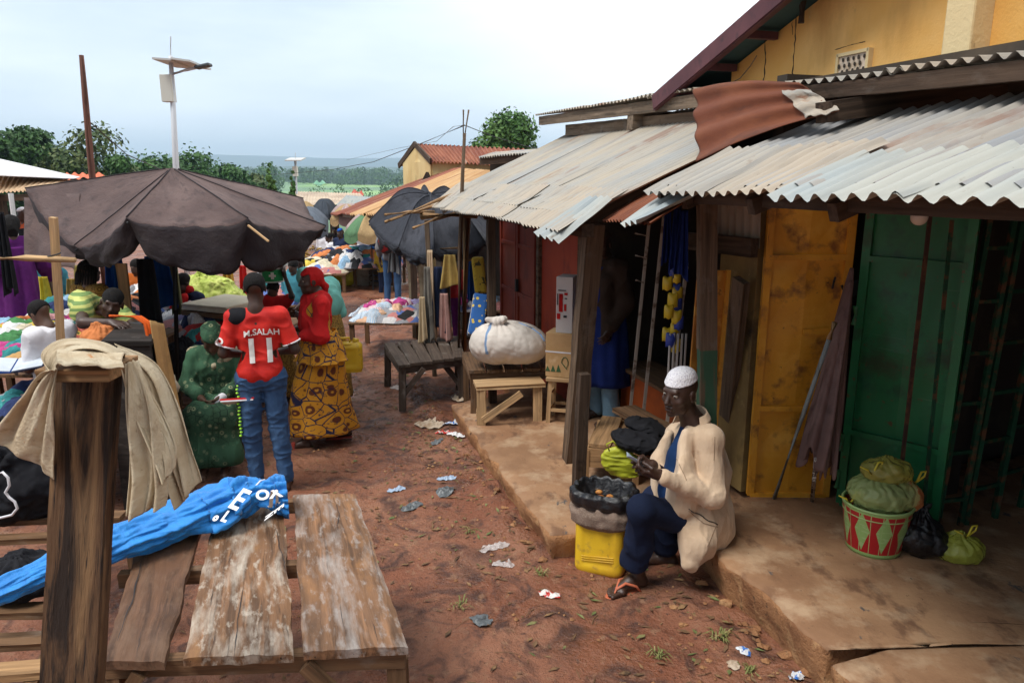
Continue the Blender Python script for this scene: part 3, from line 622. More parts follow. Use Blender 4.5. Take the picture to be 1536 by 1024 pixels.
class Sdf:
    """prims: cones (round), ellipsoids, boxes; k = blend radius"""
    def __init__(s, k=.02): s.p = []; s.k = k
    def c(s, a, ra, b, rb, k=None): s.p.append(('c', np.array(a, float), ra, np.array(b, float), rb, s.k if k is None else k, 1)); return s
    def e(s, c, r, Rm=None, k=None, sub=1): s.p.append(('e', np.array(c, float), np.array(r, float) if hasattr(r, '__len__') else np.array([r]*3, float), None if Rm is None else np.array(Rm, float), 0, s.k if k is None else k, sub)); return s
    def chain(s, pts, rs, k=None):
        for i in range(len(pts)-1): s.c(pts[i], rs[i], pts[i+1], rs[i+1], k)
        return s
    def cut(s, c, r, Rm=None, k=.004): return s.e(c, r, Rm, k, -1)
    def mesh(s, h, disp=None, pad=.03, clip=None):
        lo = np.full(3, 1e9); hi = -lo
        bb = []
        for p in s.p:
            if p[0] == 'c': l = np.minimum(p[1]-p[2], p[3]-p[4]); u = np.maximum(p[1]+p[2], p[3]+p[4])
            else: r = p[2].max(); l = p[1]-r; u = p[1]+r
            bb.append((l, u))
            if p[6] > 0: lo = np.minimum(lo, l); hi = np.maximum(hi, u)
        lo -= pad; hi += pad; n = np.ceil((hi-lo)/h).astype(int)+1; D = np.full(n, .2, dtype=np.float32)
        ax = [lo[i]+h*np.arange(n[i]) for i in range(3)]
        for p, (l, u) in zip(s.p, bb):
            m = max(p[5], .01)+pad+.01; i0 = np.clip(((l-m-lo)/h).astype(int), 0, n-1); i1 = np.clip(((u+m-lo)/h).astype(int)+2, 1, n)
            X, Y, Z = np.meshgrid(*[ax[i][i0[i]:i1[i]] for i in range(3)], indexing='ij')
            if p[0] == 'c':
                a, ra, b, rb = p[1], p[2], p[3], p[4]; ab = b-a; L2 = max(ab @ ab, 1e-12)
                X = X-a[0]; Y = Y-a[1]; Z = Z-a[2]; t = np.clip((X*ab[0]+Y*ab[1]+Z*ab[2])/L2, 0, 1)
                d = np.sqrt((X-t*ab[0])**2+(Y-t*ab[1])**2+(Z-t*ab[2])**2)-(ra+(rb-ra)*t)
            else:
                X = X-p[1][0]; Y = Y-p[1][1]; Z = Z-p[1][2]
                if p[3] is not None: Rm = p[3]; X, Y, Z = X*Rm[0, 0]+Y*Rm[1, 0]+Z*Rm[2, 0], X*Rm[0, 1]+Y*Rm[1, 1]+Z*Rm[2, 1], X*Rm[0, 2]+Y*Rm[1, 2]+Z*Rm[2, 2]
                r = p[2]; k0 = np.sqrt((X/r[0])**2+(Y/r[1])**2+(Z/r[2])**2); k1 = np.sqrt((X/r[0]**2)**2+(Y/r[1]**2)**2+(Z/r[2]**2)**2)
                d = np.where(k1 > 1e-9, k0*(k0-1)/np.maximum(k1, 1e-9), -r.min())
            sl_ = tuple(slice(i0[i], i1[i]) for i in range(3)); o = D[sl_]; k = max(p[5], 1e-4)
            if p[6] > 0: hh = np.clip(k-np.abs(o-d), 0, None)/k; D[sl_] = np.minimum(o, d)-hh*hh*k*.25
            else: d = -d; hh = np.clip(k-np.abs(o-d), 0, None)/k; D[sl_] = np.maximum(o, d)+hh*hh*k*.25
        if disp or clip:
            near_ = np.abs(D) < .06; I = np.argwhere(near_); Pp = I*h+lo
            if disp: D[near_] += disp(Pp).astype(np.float32)
            if clip: D[near_] = np.maximum(D[near_], clip(Pp).astype(np.float32))
        D[0] = D[-1] = .1; D[:, 0] = D[:, -1] = .1; D[:, :, 0] = D[:, :, -1] = .1
        return polymesh_nets(D, lo, h)
    def o(s, name, mat, parent, h=.01, disp=None, clip=None, pad=.03, **k):
        v, f = s.mesh(h, disp, pad, clip); return mk(name, v, f, mat, parent, smooth=True, **k)
def folds(amp, sc=9, seed=0, stretch=(1, 1, .45)):
    st = np.array(stretch)
    def f(P):
        a = sn(P*st, sc, seed, 2); b = sn(P*st, sc*.45, seed+5, 1)
        return -amp*(np.exp(-np.abs(a)*3.2)-.35)-amp*.8*b*.5
    return f
# ---------------- people ----------------
skin_m = [pm('skin_deep', (.050, .024, .016), [((.068, .034, .022), (30, 30, 30), .4, .7), ((.034, .017, .012), (9, 9, 9), .5, .7)], rough=.42, bump=(((260, 260, 260), 1), ((60, 60, 60), .6)), bd=.0012, spec=.5),
    pm('skin_brown', (.085, .040, .024), [((.11, .055, .034), (20, 20, 20), .4, .7)], rough=.45, bump=(((200, 200, 200), 1),), bd=.001, spec=.5)]
hair_m = pm('short_hair', (.009, .008, .008), [((.02, .018, .017), (120, 120, 120), .45, .6)], rough=.95, bump=(((260, 260, 260), 1),), bd=.004, spec=.2)
eye_w = pm('eye_white', (.36, .30, .25), rough=.25, spec=.5); eye_d = pm('eye_iris', (.012, .008, .006), rough=.1, spec=.6); lip_m = pm('lip_skin', (.085, .035, .028), rough=.4)
nail_m = pm('nail', (.18, .09, .07), rough=.35)
def basis(f, u=(0, 0, 1)):
    f = V(f).normalized(); u = V(u); r = f.cross(u).normalized(); u = r.cross(f).normalized(); return r, f, u   # right, forward, up
def head(s, c, f, u=(0, 0, 1), sc=1.0, fine=True, lean=0):
    """head prims: c = centre of the head; about .23 tall"""
    r, f, u = basis(f, u); c = V(c); P = lambda x, y, z: c+(r*x+f*y+u*z)*sc; M = np.array(Matrix((r, f, u)).transposed())
    K = sc
    s.e(P(0, -.018, .03), (.074*K, .094*K, .083*K), M, .02); s.e(P(0, .022, -.035), (.056*K, .066*K, .078*K), M, .03)
    s.c(P(-.03, .03, -.075), .026*K, P(.03, .03, -.075), .026*K, .025); s.e(P(0, .066, -.094), (.022*K, .02*K, .018*K), M, .02)
    if fine:
        s.c(P(-.032, .070, .028), .013*K, P(.032, .070, .028), .013*K, .015)
        for q in (-1, 1):
            s.e(P(q*.043, .052, -.024), (.020*K, .020*K, .018*K), M, .02)
            s.cut(P(q*.031, .098, .010), (.016*K, .018*K, .011*K), M, .012)
            s.c(P(q*.013, .088, -.032), .0085*K, P(q*.006, .092, -.030), .010*K, .006)
            s.e(P(q*.077, -.008, -.008), (.009*K, .020*K, .031*K), M, .008); s.cut(P(q*.088, -.002, -.006), (.006*K, .010*K, .016*K), M, .006)
        s.c(P(0, .080, .012), .009*K, P(0, .102, -.026), .0125*K, .012)
        s.c(P(-.019, .084, -.056), .0070*K, P(.019, .084, -.056), .0070*K, .008); s.c(P(0, .090, -.055), .0075*K, P(0, .090, -.055), .0075*K, .008)
        s.c(P(-.016, .083, -.070), .0080*K, P(.016, .083, -.070), .0080*K, .006); s.cut(P(0, .098, -.0625), (.024*K, .012*K, .0022*K), M, .004)
    else:
        s.c(P(0, .080, .006), .010*K, P(0, .098, -.028), .013*K, .015); s.c(P(-.018, .080, -.063), .011*K, P(.018, .080, -.063), .011*K, .012)
        for q in (-1, 1): s.cut(P(q*.031, .096, .010), (.017*K, .016*K, .012*K), M, .012); s.e(P(q*.077, -.008, -.008), (.010*K, .020*K, .031*K), M, .008)
    return P, M
def eyes(P, M, par, sc=1, shut=False, look=(0, 0)):
    for q in (-1, 1):
        g = G(); c = P(q*.031, .0680, .009); r = .0122*sc
        g.ball(c, r, 14, 10); o = g.o('eye', eye_w, par, smooth=True)
        d = (P(q*.031+look[0], .2, .010+look[1])-c).normalized(); g = G(); g.ball(c+d*r*.62, r*.52, 10, 8); g.o('iris', eye_d, o, smooth=True)
def hand(s, w, d, n, side=1, curl=.5, sc=1.0, spread=.12, thumb=.6, curls=None, L=1.0):
    """w wrist, d direction to the knuckles, n palm normal (palm faces n); side +1: thumb on d x n side"""
    w = V(w); d = V(d).normalized(); n = (V(n)-d*V(n).dot(d)).normalized(); t = d.cross(n).normalized()*side; K = sc; tips = []
    s.c(w, .024*K, w+d*.03*K, .026*K, .02)
    for i in range(4):
        o = (1.5-i)*.019*K; kn = w+d*(.088-.004*abs(i-1.2))*K+t*o; s.c(w+d*.03*K+t*o*.7, .017*K, kn, .0115*K, .014)
        ln = [(.040, .025, .020), (.044, .028, .021), (.041, .026, .020), (.032, .020, .018)][i]; cu = (curls[i] if curls else curl)*(1+.10*i); a = 0; p = kn; dd = (d+t*(1.5-i)*spread).normalized(); rr = .0098*K
        for j, l in enumerate(ln):
            a += cu*(.75, 1.0, .7)[j]; q = p+(dd*math.cos(a)+n*math.sin(a))*l*K*L; s.c(p, rr, q, rr*.90, .004); rr *= .90; p = q
        tips.append(p)
    b = w+d*.028*K+t*.022*K; m = b+(d*.55+t*.75+n*.35*thumb).normalized()*.042*K; s.c(b, .017*K, m, .0125*K, .012)
    e = m+(d*.8+t*(.45-.7*thumb)+n*.6*thumb).normalized()*.032*K; s.c(m, .0118*K, e, .0105*K, .004); e2 = e+(d*.85+t*(.1-.8*thumb)+n*.6*thumb).normalized()*.026*K; s.c(e, .0108*K, e2, .0085*K, .004); tips.append(e2)
    return tips
def foot(s, an, d, sc=1.0, toes=True):
    """ankle point, toe direction on the ground"""
    an = V(an); d = V(d); d.z = 0; d.normalize(); sd = V((d.y, -d.x, 0)); K = sc; gzv = an.z-.085*K
    F = lambda x, y, z: V((an.x, an.y, gzv))+d*y*K+sd*x*K+V((0, 0, z*K))
    s.c(an, .034*K, F(0, -.025, .032), .032*K, .02); s.c(F(0, -.02, .03), .030*K, F(0, .05, .045), .033*K, .02); s.c(F(0, .05, .045), .034*K, F(0, .13, .022), .026*K, .02)
    s.c(F(-.03, .12, .018), .018*K, F(.03, .125, .018), .018*K, .015)
    if toes:
        for i in range(5): x = (-.032, -.010, .007, .023, .037)[i]; y = (.185, .190, .182, .172, .158)[i]; r = (.0135, .0098, .0092, .0088, .0085)[i]; s.c(F(x*.9, .135, .016), r*1.05, F(x*1.05, y, .011), r, .005)
    return F
class Pose:
    """standing figure in local coords (x right, y forward, z up), then placed; override joints by name"""
    def __init__(s, base, yaw, height=1.68, **ov):
        s.base = V(base); s.k = height/1.70; s.R = Matrix.Rotation(yaw, 3, 'Z')
        J = dict(head=(0, .015, 1.585), neck=(0, -.01, 1.45), chest=(0, 0, 1.28), belly=(0, .01, 1.08), pelvis=(0, 0, .95), shL=(-.175, -.01, 1.395), shR=(.175, -.01, 1.395),
            elL=(-.225, -.04, 1.11), elR=(.225, -.04, 1.11), wrL=(-.24, .04, .87), wrR=(.24, .04, .87), hipL=(-.088, 0, .92), hipR=(.088, 0, .92), knL=(-.10, .02, .50), knR=(.10, .02, .50), anL=(-.105, -.03, .085), anR=(.105, -.03, .085))
        s.slim = ov.pop('slim', .9); J.update(ov); s.J = J
    def __getitem__(s, n): return s.w(s.J[n])
    def w(s, p): return s.base+s.R @ (V(p)*s.k)
    def d(s, v): return s.R @ V(v)
def body(P, face=(0, 1, 0), up=(0, 0, 1), female=0, hands=None, h=.009, fine=True, feet=True, hs=1.0):
    s = Sdf(.02); k = P.k; m = P.slim
    HP, M = head(s, P['head'], P.d(face), P.d(up), k*.98*hs, fine)
    s.c(HP(0, -.02, -.06), .048*k, P['neck'], .052*k, .03)
    s.c(P['neck'], .048*k, P['chest'], .056*k, .03); s.c(P['shL'], .046*k, P['shR'], .046*k, .04)
    for q in (-.07, .07):
        q *= m; a = P.J['chest']; s.c(P.w((a[0]+q, a[1], a[2]+.03)), .092*k*m, P.w((P.J['belly'][0]+q*.75, P.J['belly'][1], P.J['belly'][2])), .082*k*m, .05); s.c(P.w((P.J['belly'][0]+q*.75, P.J['belly'][1], P.J['belly'][2])), .082*k*m, P.w((P.J['pelvis'][0]+q, P.J['pelvis'][1]-.01, P.J['pelvis'][2])), .10*k*m, .05)
    for q in 'LR':
        s.c(P['sh'+q], .050*k, P['el'+q], .036*k, .03); s.c(P['el'+q], .036*k, P['wr'+q], .025*k, .02)
        s.c(P['hip'+q], .088*k*m, P['kn'+q], .050*k, .04); kn, an = P['kn'+q], P['an'+q]; cm = kn.lerp(an, .3); s.c(kn, .050*k, cm, .052*k, .02); s.c(cm, .052*k, an, .033*k, .02)
        d = (P['wr'+q]-P['el'+q]).normalized(); hd = (hands or {}).get(q, {})
        hand(s, P['wr'+q], hd.get('d', d), hd.get('n', P.d((1 if q == 'L' else -1, .2, 0))), side=hd.get('side', 1 if q == 'L' else -1), curl=hd.get('curl', .35), thumb=hd.get('thumb', .5), sc=k)
        if feet:
            fd = (hands or {}).get('foot'+q, P.d((0, 1, 0))); foot(s, P['an'+q], fd, k)
    return s, HP, M
def sleeve(s, P, q, r0, r1, r2, to=1.0, k=.03):
    sh, el, wr = P['sh'+q], P['el'+q], P['wr'+q]; s.c(sh, r0, el, r1, k)
    if to > 0: s.c(el, r1, el.lerp(wr, to), r2, k)
    return s
def torso(s, P, grow=.02, bot=.92, wide=1.0, k=.05):
    kk = P.k; J = P.J; m = P.slim; k *= .7
    s.c(P.w((J['shL'][0]*.92, J['shL'][1], J['shL'][2])), (.045*kk+grow), P.w((J['shR'][0]*.92, J['shR'][1], J['shR'][2])), (.045*kk+grow), k)
    for q in (-.075*m, .075*m):
        c, b, p = J['chest'], J['belly'], J['pelvis']
        s.c(P.w((c[0]+q, c[1], c[2]+.02)), .090*kk*m+grow, P.w((b[0]+q*.85, b[1], b[2])), .082*kk*m+grow, k); s.c(P.w((b[0]+q*.85, b[1], b[2])), .082*kk*m+grow, P.w((p[0]+q*wide, p[1]-.01, p[2]-(.95-bot)+.04)), .096*kk*m+grow, k)
    return s
def pants(s, P, r0=.10, r1=.065, r2=.055, to=.95, k=.03):
    kk = P.k; r0 *= P.slim+.06
    s.c(P['hipL'], r0*kk, P['hipR'], r0*kk, .05); s.c(P.w((P.J['pelvis'][0]-.05, P.J['pelvis'][1], P.J['pelvis'][2]+.05)), (.095*P.slim)*kk, P.w((P.J['pelvis'][0]+.05, P.J['pelvis'][1], P.J['pelvis'][2]+.05)), .095*P.slim*kk, .05)
    for q in 'LR': h_, kn, an = P['hip'+q], P['kn'+q], P['an'+q]; s.c(h_, r0*kk, kn, r1*kk, k); s.c(kn, r1*kk, kn.lerp(an, to), r2*kk, k)
    return s
def skirt(g, rings, nf=11, seed=0, n=72, m=26, open_=0):
    """rings: (centre, rx, ry, fold amp, yaw) from waist to hem"""
    R_ = [(V(r[0]), r[1], r[2], r[3]) for r in rings]; yaw = rings[0][4] if len(rings[0]) > 4 else 0; K = len(R_)-1
    cy, sy = math.cos(yaw), math.sin(yaw)
    def fn(u, v):
        t = v*K; i = min(K-1, int(t)); t -= i; t2 = t*t*(3-2*t)*.4+t*.6; a, b = R_[i], R_[i+1]; th = 2*math.pi*u
        c = a[0].lerp(b[0], t2); rx = a[1]+(b[1]-a[1])*t2; ry = a[2]+(b[2]-a[2])*t2; am = a[3]+(b[3]-a[3])*t2
        ph = th+.5*noise.noise(V((math.cos(th)*1.5, math.sin(th)*1.5, v*1.2+seed))); f = am*(.6*math.sin(ph*nf+seed)+.5*math.sin(ph*(nf*.6//1)+1.3+v*1.5+seed*2)+noise.noise(V((math.cos(th)*3, math.sin(th)*3, v*3+seed))))
        x, y = (rx+f)*math.cos(th), (ry+f)*math.sin(th); return c+V((x*cy-y*sy, x*sy+y*cy, 0))
    return g.grid(fn, n, m, wrap=True, gf=lambda u, v: V((u*2*math.pi*(R_[0][1]+R_[-1][1])/2, v*sum((R_[i+1][0]-R_[i][0]).length for i in range(K)), seed)))
def cap(s, HP, M, sc, grow=.006, zc=.03, **k):
    s.e(HP(0, -.018, zc), ((.074+grow)*sc, (.094+grow)*sc, (.083+grow)*sc), M); return s
def dplane(p, n):
    p = np.array(p); n = np.array(V(n).normalized()); return lambda P: (P-p) @ n
def text_mesh(txt, size, bold=0):
    cu = bpy.data.curves.new('t', 'FONT'); cu.body = txt; cu.size = size; cu.align_x = 'CENTER'; cu.offset = bold; cu.resolution_u = 3
    o = bpy.data.objects.new('t', cu); COL.objects.link(o); dg = bpy.context.evaluated_depsgraph_get(); me = bpy.data.meshes.new_from_object(o.evaluated_get(dg))
    bpy.data.objects.remove(o); bm = bmesh.new(); bm.from_mesh(me); bmesh.ops.triangulate(bm, faces=bm.faces)
    for _ in range(2): bmesh.ops.subdivide_edges(bm, edges=[e for e in bm.edges if e.calc_length() > size*.08], cuts=1); bmesh.ops.triangulate(bm, faces=bm.faces)
    v = [x.co.copy() for x in bm.verts]; f = [tuple(q.index for q in x.verts) for x in bm.faces]; bm.free(); return v, f
def decal(name, txt, size, target, origin, right, upv, mat, parent, off=.003, bold=0, bend=None):
    """lettering laid onto the surface of target: rays go along -(right x up)"""
    v, f = text_mesh(txt, size, bold); right = V(right).normalized(); upv = V(upv).normalized(); nrm = right.cross(upv).normalized()
    me = target.data; off_t = WL[target]; bv = BVHTree.FromPolygons([tuple(x.co+off_t) for x in me.vertices], [tuple(p.vertices) for p in me.polygons]); out = []
    for p in v:
        q = V(origin)+right*p.x+upv*(p.y+(bend(p.x) if bend else 0)); h_ = bv.ray_cast(q+nrm*.25, -nrm); out.append(h_[0]+nrm*off if h_[0] is not None else q)
    return mk(name, out, f, mat, parent)
# ======================= the seated man on the kerb =======================
cream = pm('cream_coat_cloth', (.58, .42, .28), [((.66, .50, .35), (5, 5, 5), .42, .66), ((.50, .37, .25), (3, 3, 7), .55, .74, 'noise', .7)], rough=.85, bump=(((7, 7, 3), 1), ((20, 20, 8), .7), ((300, 300, 300), .03)), bd=.010, sheen=.2)
navy = cloth('navy_trouser_cloth', (.014, .022, .055), .55, 7, .009); blueshirt = cloth('blue_shirt_cloth', (.012, .04, .12), .6, 8)
def seated_man():
    t = thing('person', PZ(1000, 860, 0), 'man in white lace cap, cream coat and navy trousers sitting on the kerb, looking left', 'person')
    hd = PY(1019, 588, 4.03); nk = PY(1040, 634, 4.08); shL, shR = PY(1062, 658, 3.94), PY(1018, 654, 4.24)
    elL, wrL = PY(1068, 742, 3.86), PY(990, 712, 3.79); elR, wrR = PY(1010, 722, 4.12), PY(978, 697, 3.93)
    hipL, hipR = PY(1064, 786, 3.99), PY(1052, 778, 4.22); knL, knR = PY(963, 764, 3.80), PY(985, 762, 4.12)
    anL = PZ(957, 858, .105); anR = V((knR.x+.10, 4.20, .10)); knR = V((.86, 4.12, .50))
    s = Sdf(.02); f = V((-.76, -.64, -.13)); HP, M = head(s, hd, f, (.06, 0, 1), 1.13)
    s.c(HP(0, -.03, -.06), .056, nk, .060, .03); ch = (shL+shR)/2+V((0, 0, -.15)); pe = (hipL+hipR)/2
    s.c(nk, .06, ch, .12, .05); s.c(shL, .055, shR, .055, .05); s.c(ch, .13, pe, .13, .05)
    for a, b, c in ((shL, elL, wrL), (shR, elR, wrR)): s.c(a, .055, b, .042, .03); s.c(b, .042, c, .029, .02)
    for a, b, c in ((hipL+V((-.06, .05, .01)), knL, anL), (hipR, knR, anR)): s.c(a, .07, b, .055, .03); s.c(b, .055, b.lerp(c, .3), .056, .02); s.c(b.lerp(c, .3), .056, c, .036, .02)
    hL = hand(s, wrL, (-.96, .10, .12), (.25, .5, .75), side=-1, curls=(.75, .85, .95, 1.05), thumb=.9, sc=1.05, L=1.0)
    hR = hand(s, wrR, (-.93, -.34, -.05), (.3, -.7, .3), side=1, curls=(.55, .75, .9, 1.0), thumb=.8, sc=1.05)
    FL = foot(s, anL, (-.88, -.48, 0), 1.12); foot(s, anR, (-.9, .2, 0), 1.1, toes=False)
    b = s.o('body', skin_m[0], t, h=.0052); eyes(HP, M, b, 1.13, look=(-.03, -.02))
    # flip-flop
    k = 1.12
    def sole(F, lab=None):
        g = G(); n = 40; oo = [[], []]
        for l, z in ((0, .004), (1, .022)):
            for i in range(n):
                th = 2*math.pi*i/n; y = .068+.135*math.sin(th); w = .046+.012*math.sin(th)-.010*math.sin(2*th+1.5)**2; g_ = F((math.cos(th)*w)/1, y, 0); oo[l].append(V((g_.x, g_.y, z-.018+.004)))
        g.add([p-V((0, 0, .0)) for p in oo[0]]+oo[1], [tuple(range(n-1, -1, -1)), tuple(range(n, 2*n))]+[(i, (i+1) % n, n+(i+1) % n, n+i) for i in range(n)])
        return g
    orange = pm('orange_rubber', (.52, .13, .06), [((.40, .16, .10), (40, 40, 40), .5, .7)], rough=.6)
    # straps as tubes over the toes
    sl_ = thing('flip_flop', PZ(945, 890, 0), 'orange flip-flop on the seated man\'s near foot', 'sandal')
    g = sole(FL); g.o('sole', orange, sl_, bevel=.004)
    g = G(); tw = FL(-.016, .165, .018)
    for sx in (-1, 1): g.tube([tw+V((0, 0, -.006)), FL(-.014, .150, .036), FL(sx*.026, .10, .062 if sx < 0 else .056), FL(sx*.046, .045, .040), FL(sx*.050, .015, -.0)], [.006, .007, .0085, .0085, .006], 8)
    g.o('strap', orange, sl_, smooth=True)
    # cap
    c = Sdf(.01); cap(c, HP, M, 1.13, .007); pl = dplane(HP(0, .09, .052), (HP(0, 0, 0)-HP(0, .55, 1)))
    pl = dplane(HP(0, .09, .050), -(HP(0, .10, 1)-HP(0, 0, 0)))
    c.e(HP(0, -.02, .085), (.070, .088, .045), M, .02)
    c.o('cap', pm('lace_cap', (.80, .78, .80), [((.34, .32, .42), (75, 75, 75), .60, .64, 'vore', 0), ((.40, .38, .48), (55, 55, 55), .20, .12, 'vor', .75), ((.55, .52, .6), (110, 110, 110), .55, .62)], rough=.8, bump=(((80, 80, 80), 1, 'vor'),), bd=.003), t, h=.0045, clip=lambda P: pl(P))
    # trousers
    s = Sdf(.03); s.c(hipL+V((-.04, .05, 0)), .11, hipR, .11, .06); s.c(hipL+V((-.05, .04, 0)), .105, knL, .082, .04)
    kb = knL.lerp(anL, .52); hem = knL.lerp(anL, .80)+V((-.02, 0, 0)); s.c(knL, .080, kb, .074, .03); s.c(kb, .074, hem, .082, .03)
    s.c(hipR, .112, knR, .082, .04); s.c(knR, .082, knR.lerp(anR, .85), .075, .03)
    ax_ = (anL-knL).normalized(); s.cut(hem+ax_*.10, (.066, .066, .09)); cp_ = dplane(hem+ax_*.028, ax_)
    s.o('trousers', navy, t, h=.007, disp=folds(.014, 8, 3), clip=lambda P: np.where(P[:, 1] < anL.y+.12, cp_(P), -1))
    # shirt
    s = Sdf(.03); q = PY(1012, 690, 3.98); s.c(nk+V((-.01, 0, -.03)), .066, q+V((.075, .05, 0)), .10); s.c(q+V((.075, .05, 0)), .10, PY(1018, 735, 4.02), .12)
    s.o('shirt', blueshirt, t, h=.008, disp=folds(.006, 10, 8))
    # coat
    s = Sdf(.05); up = V((0, 0, 1)); mid = (shL+shR)/2
    s.c(shL+V((.01, 0, .004)), .086, shR+V((0, 0, .01)), .078, .06); s.c(nk+V((.01, 0, -.02)), .085, mid+V((.03, 0, -.02)), .12, .05); s.c(mid+V((.05, 0, -.02)), .12, mid+V((.07, .02, -.2)), .17, .08)
    s.c(PY(1052, 705, 4.04), .145, PY(1056, 775, 4.06), .165, .05); s.c(PY(1056, 770, 4.06), .17, PY(1058, 788, 4.08), .172, .05)
    s.c(PY(1052, 775, 3.97), .12, PY(1046, 812, 3.88), .095, .06); s.c(PY(1046, 812, 3.88), .095, PY(1036, 842, 3.83), .038, .05); s.c(PY(1060, 815, 3.93), .06, PY(1036, 845, 3.84), .025, .05)
    s.c(PY(1032, 790, 3.9), .07, PY(1028, 846, 3.83), .028, .05); s.c(PY(1058, 826, 3.9), .045, PY(1038, 852, 3.84), .018, .04)
    s.c(shL, .078, elL, .080, .04); s.c(elL, .078, elL.lerp(wrL, .5), .068, .03); s.c(elL.lerp(wrL, .5), .068, elL.lerp(wrL, .90), .055, .02)
    s.c(shR, .085, elR, .080, .05); s.c(elR, .078, elR.lerp(wrR, .82), .058, .03)
    # collar
    cl_ = []
    for i in range(9):
        a = i/8; th = -1.9+3.8*a; cc = nk+V((-.012, 0, .018)); r, ff, uu = basis((-.85, -.5, 0))
        p = cc+r*math.sin(th)*.082-ff*math.cos(th)*.062+V((0, 0, .050+.03*math.cos(th))); p2 = cc+r*math.sin(th)*.115-ff*math.cos(th)*.10+V((0, 0, -.045+.01*math.cos(th)))
        cl_.append((p, p2))
    s.c(PY(1030, 650, 3.96), .05, PY(1020, 700, 3.90), .075, .05); s.c(PY(1020, 700, 3.90), .075, PY(1020, 755, 3.92), .10, .05); s.c(PY(1004, 650, 4.12), .045, PY(990, 690, 4.12), .06, .04); s.c(PY(990, 690, 4.12), .06, PY(992, 740, 4.1), .08, .04)
    s.cut(PY(1003, 686, 3.93), (.035, .12, .13), None, .02)
    fo = folds(.012, 5.0, 21, (1, 1, .35)); fo2 = folds(.0055, 14, 22, (.9, 1, .35))
    def dsp(P): return fo(P)+fo2(P)+.010
    wl_ = (wrL-elL).normalized(); cut_ = elL.lerp(wrL, .93); pr = dplane(cut_, wl_)
    coat = s.o('coat', cream, t, h=.0065, disp=dsp, clip=None)
    # pocket welt, cuff strap and snap
    g = G(); n0 = len(cl_)-1
    def cf(u, v):
        x = u*n0; i = min(n0-1, int(x)); f_ = x-i; a_ = cl_[i][0].lerp(cl_[i+1][0], f_); b_ = cl_[i][1].lerp(cl_[i+1][1], f_); p_ = b_.lerp(a_, min(1, v*1.6)); o_ = (a_-nk); o_.z = 0; o_.normalize()
        return p_+o_*(.006+.028*max(0, v-.62)/.38+.006*math.sin(u*9))-V((0, 0, .045*max(0, v-.62)/.38))
    g.grid(cf, 40, 14); g.o('collar', cream, coat, smooth=True, solid=.006)
    me = coat.data; bv = BVHTree.FromPolygons([tuple(x.co+WL[coat]) for x in me.vertices], [tuple(p.vertices) for p in me.polygons])
    def on(x, y, off=.002):
        d = ray(x, y); h_ = bv.ray_cast(V((0, 0, CAMH)), d.normalized()); return (h_[0]+h_[1]*off) if h_[0] is not None else PY(x, y, 3.8)
    seam = pm('coat_seam', (.30, .21, .14), rough=.9)
    g = G(); g.tube([on(1033+43*k/12, 763+24*k/12+1.2*math.sin(k)) for k in range(13)], .0035, 5); g.o('pocket_zip', pm('zip_dark', (.06, .045, .035), rough=.5), coat)
    g = G(); g.tube([on(1033+43*k/12, 766+24*k/12+(1-abs(k-6)/6)*6) for k in range(13)], .0022, 5); g.o('pocket_seam', seam, coat)
    g = G(); g.tube([on(1074-1.5*k, 788+3.5*k) for k in range(10)], .0018, 5); g.o('side_seam', seam, coat)
    g = G(); g.tube([on(1072-k*.2, 655+5*k) for k in range(8)], .002, 5); g.o('shoulder_seam', seam, coat)
    g = G(); g.tube([on(1005+3.5*k, 664+8*k) for k in range(8)], .0022, 5); g.o('placket_seam', seam, coat)
    # small knife-like tool of folded plastic in his fingers
    tip = (hL[4]+hL[0]+hR[4]+hR[0])/4; k_ = thing('plastic_wrapper', tip, 'small folded grey-blue plastic wrapper pinched between the seated man\'s fingers', 'wrapper')
    g = G(); pl_ = pm('wrapper_film', (.35, .42, .50), rough=.3, spec=.6)
    g.grid(lambda u, v: tip+V((-.075*u+.01, -.01+.02*v, .05*u-.012+.012*math.sin(v*5+u*3))), 8, 8); g.o('film', pl_, k_, smooth=True, solid=.0015)
    return t
seated_man()
# ======================= people in the lane =======================
def wax(name, bg_, c1, c2, c3, sc=9):
    m = pm(name, bg_, [(c1, (sc, sc, sc), .34, .30, 'vor'), (c2, (sc, sc, sc), .17, .13, 'vor'), (c3, (sc*1.0, sc*1.0, sc*1.0), .035, .02, 'vore'), (c1, (sc*3.2, sc*3.2, sc*3.2), .22, .16, 'vor', .7), (c3, (sc*2.1, sc*2.1, sc*2.1), .60, .63, 'warp', .8)], rough=.85, bump=(((9, 9, 9), 1),), bd=.006)
    return m
ankara = wax('orange_wax_print', (.60, .27, .02), (.13, .035, .015), (.62, .30, .03), (.02, .02, .06), 9)
gold_print = wax('gold_wax_print', (.35, .20, .04), (.16, .08, .015), (.55, .36, .08), (.06, .03, .01), 16)
green_lace = pm('green_lace', (.035, .085, .045), [((.30, .32, .18), (17, 17, 17), .34, .24, 'vor', .85), ((.012, .035, .02), (17, 17, 17), .14, .10, 'vor', 1), ((.012, .03, .018), (17, 17, 17), .06, .03, 'vore', .9), ((.05, .13, .07), (3, 3, 3), .45, .6)], rough=.85, bump=(((60, 60, 60), 1),), bd=.003)
cream_lace = pm('cream_trim', (.42, .36, .24), [((.16, .16, .09), (26, 26, 26), .5, .6)], rough=.85)
redc = cloth('red_cotton', (.56, .018, .018), .6); jersey = pm('red_jersey', (.58, .020, .012), [((.42, .012, .01), (4, 4, 9), .45, .66), ((.66, .05, .03), (7, 7, 3), .58, .75, 'noise', .6)], rough=.7, bump=(((8, 8, 4), 1), ((22, 22, 11), .4)), bd=.008)
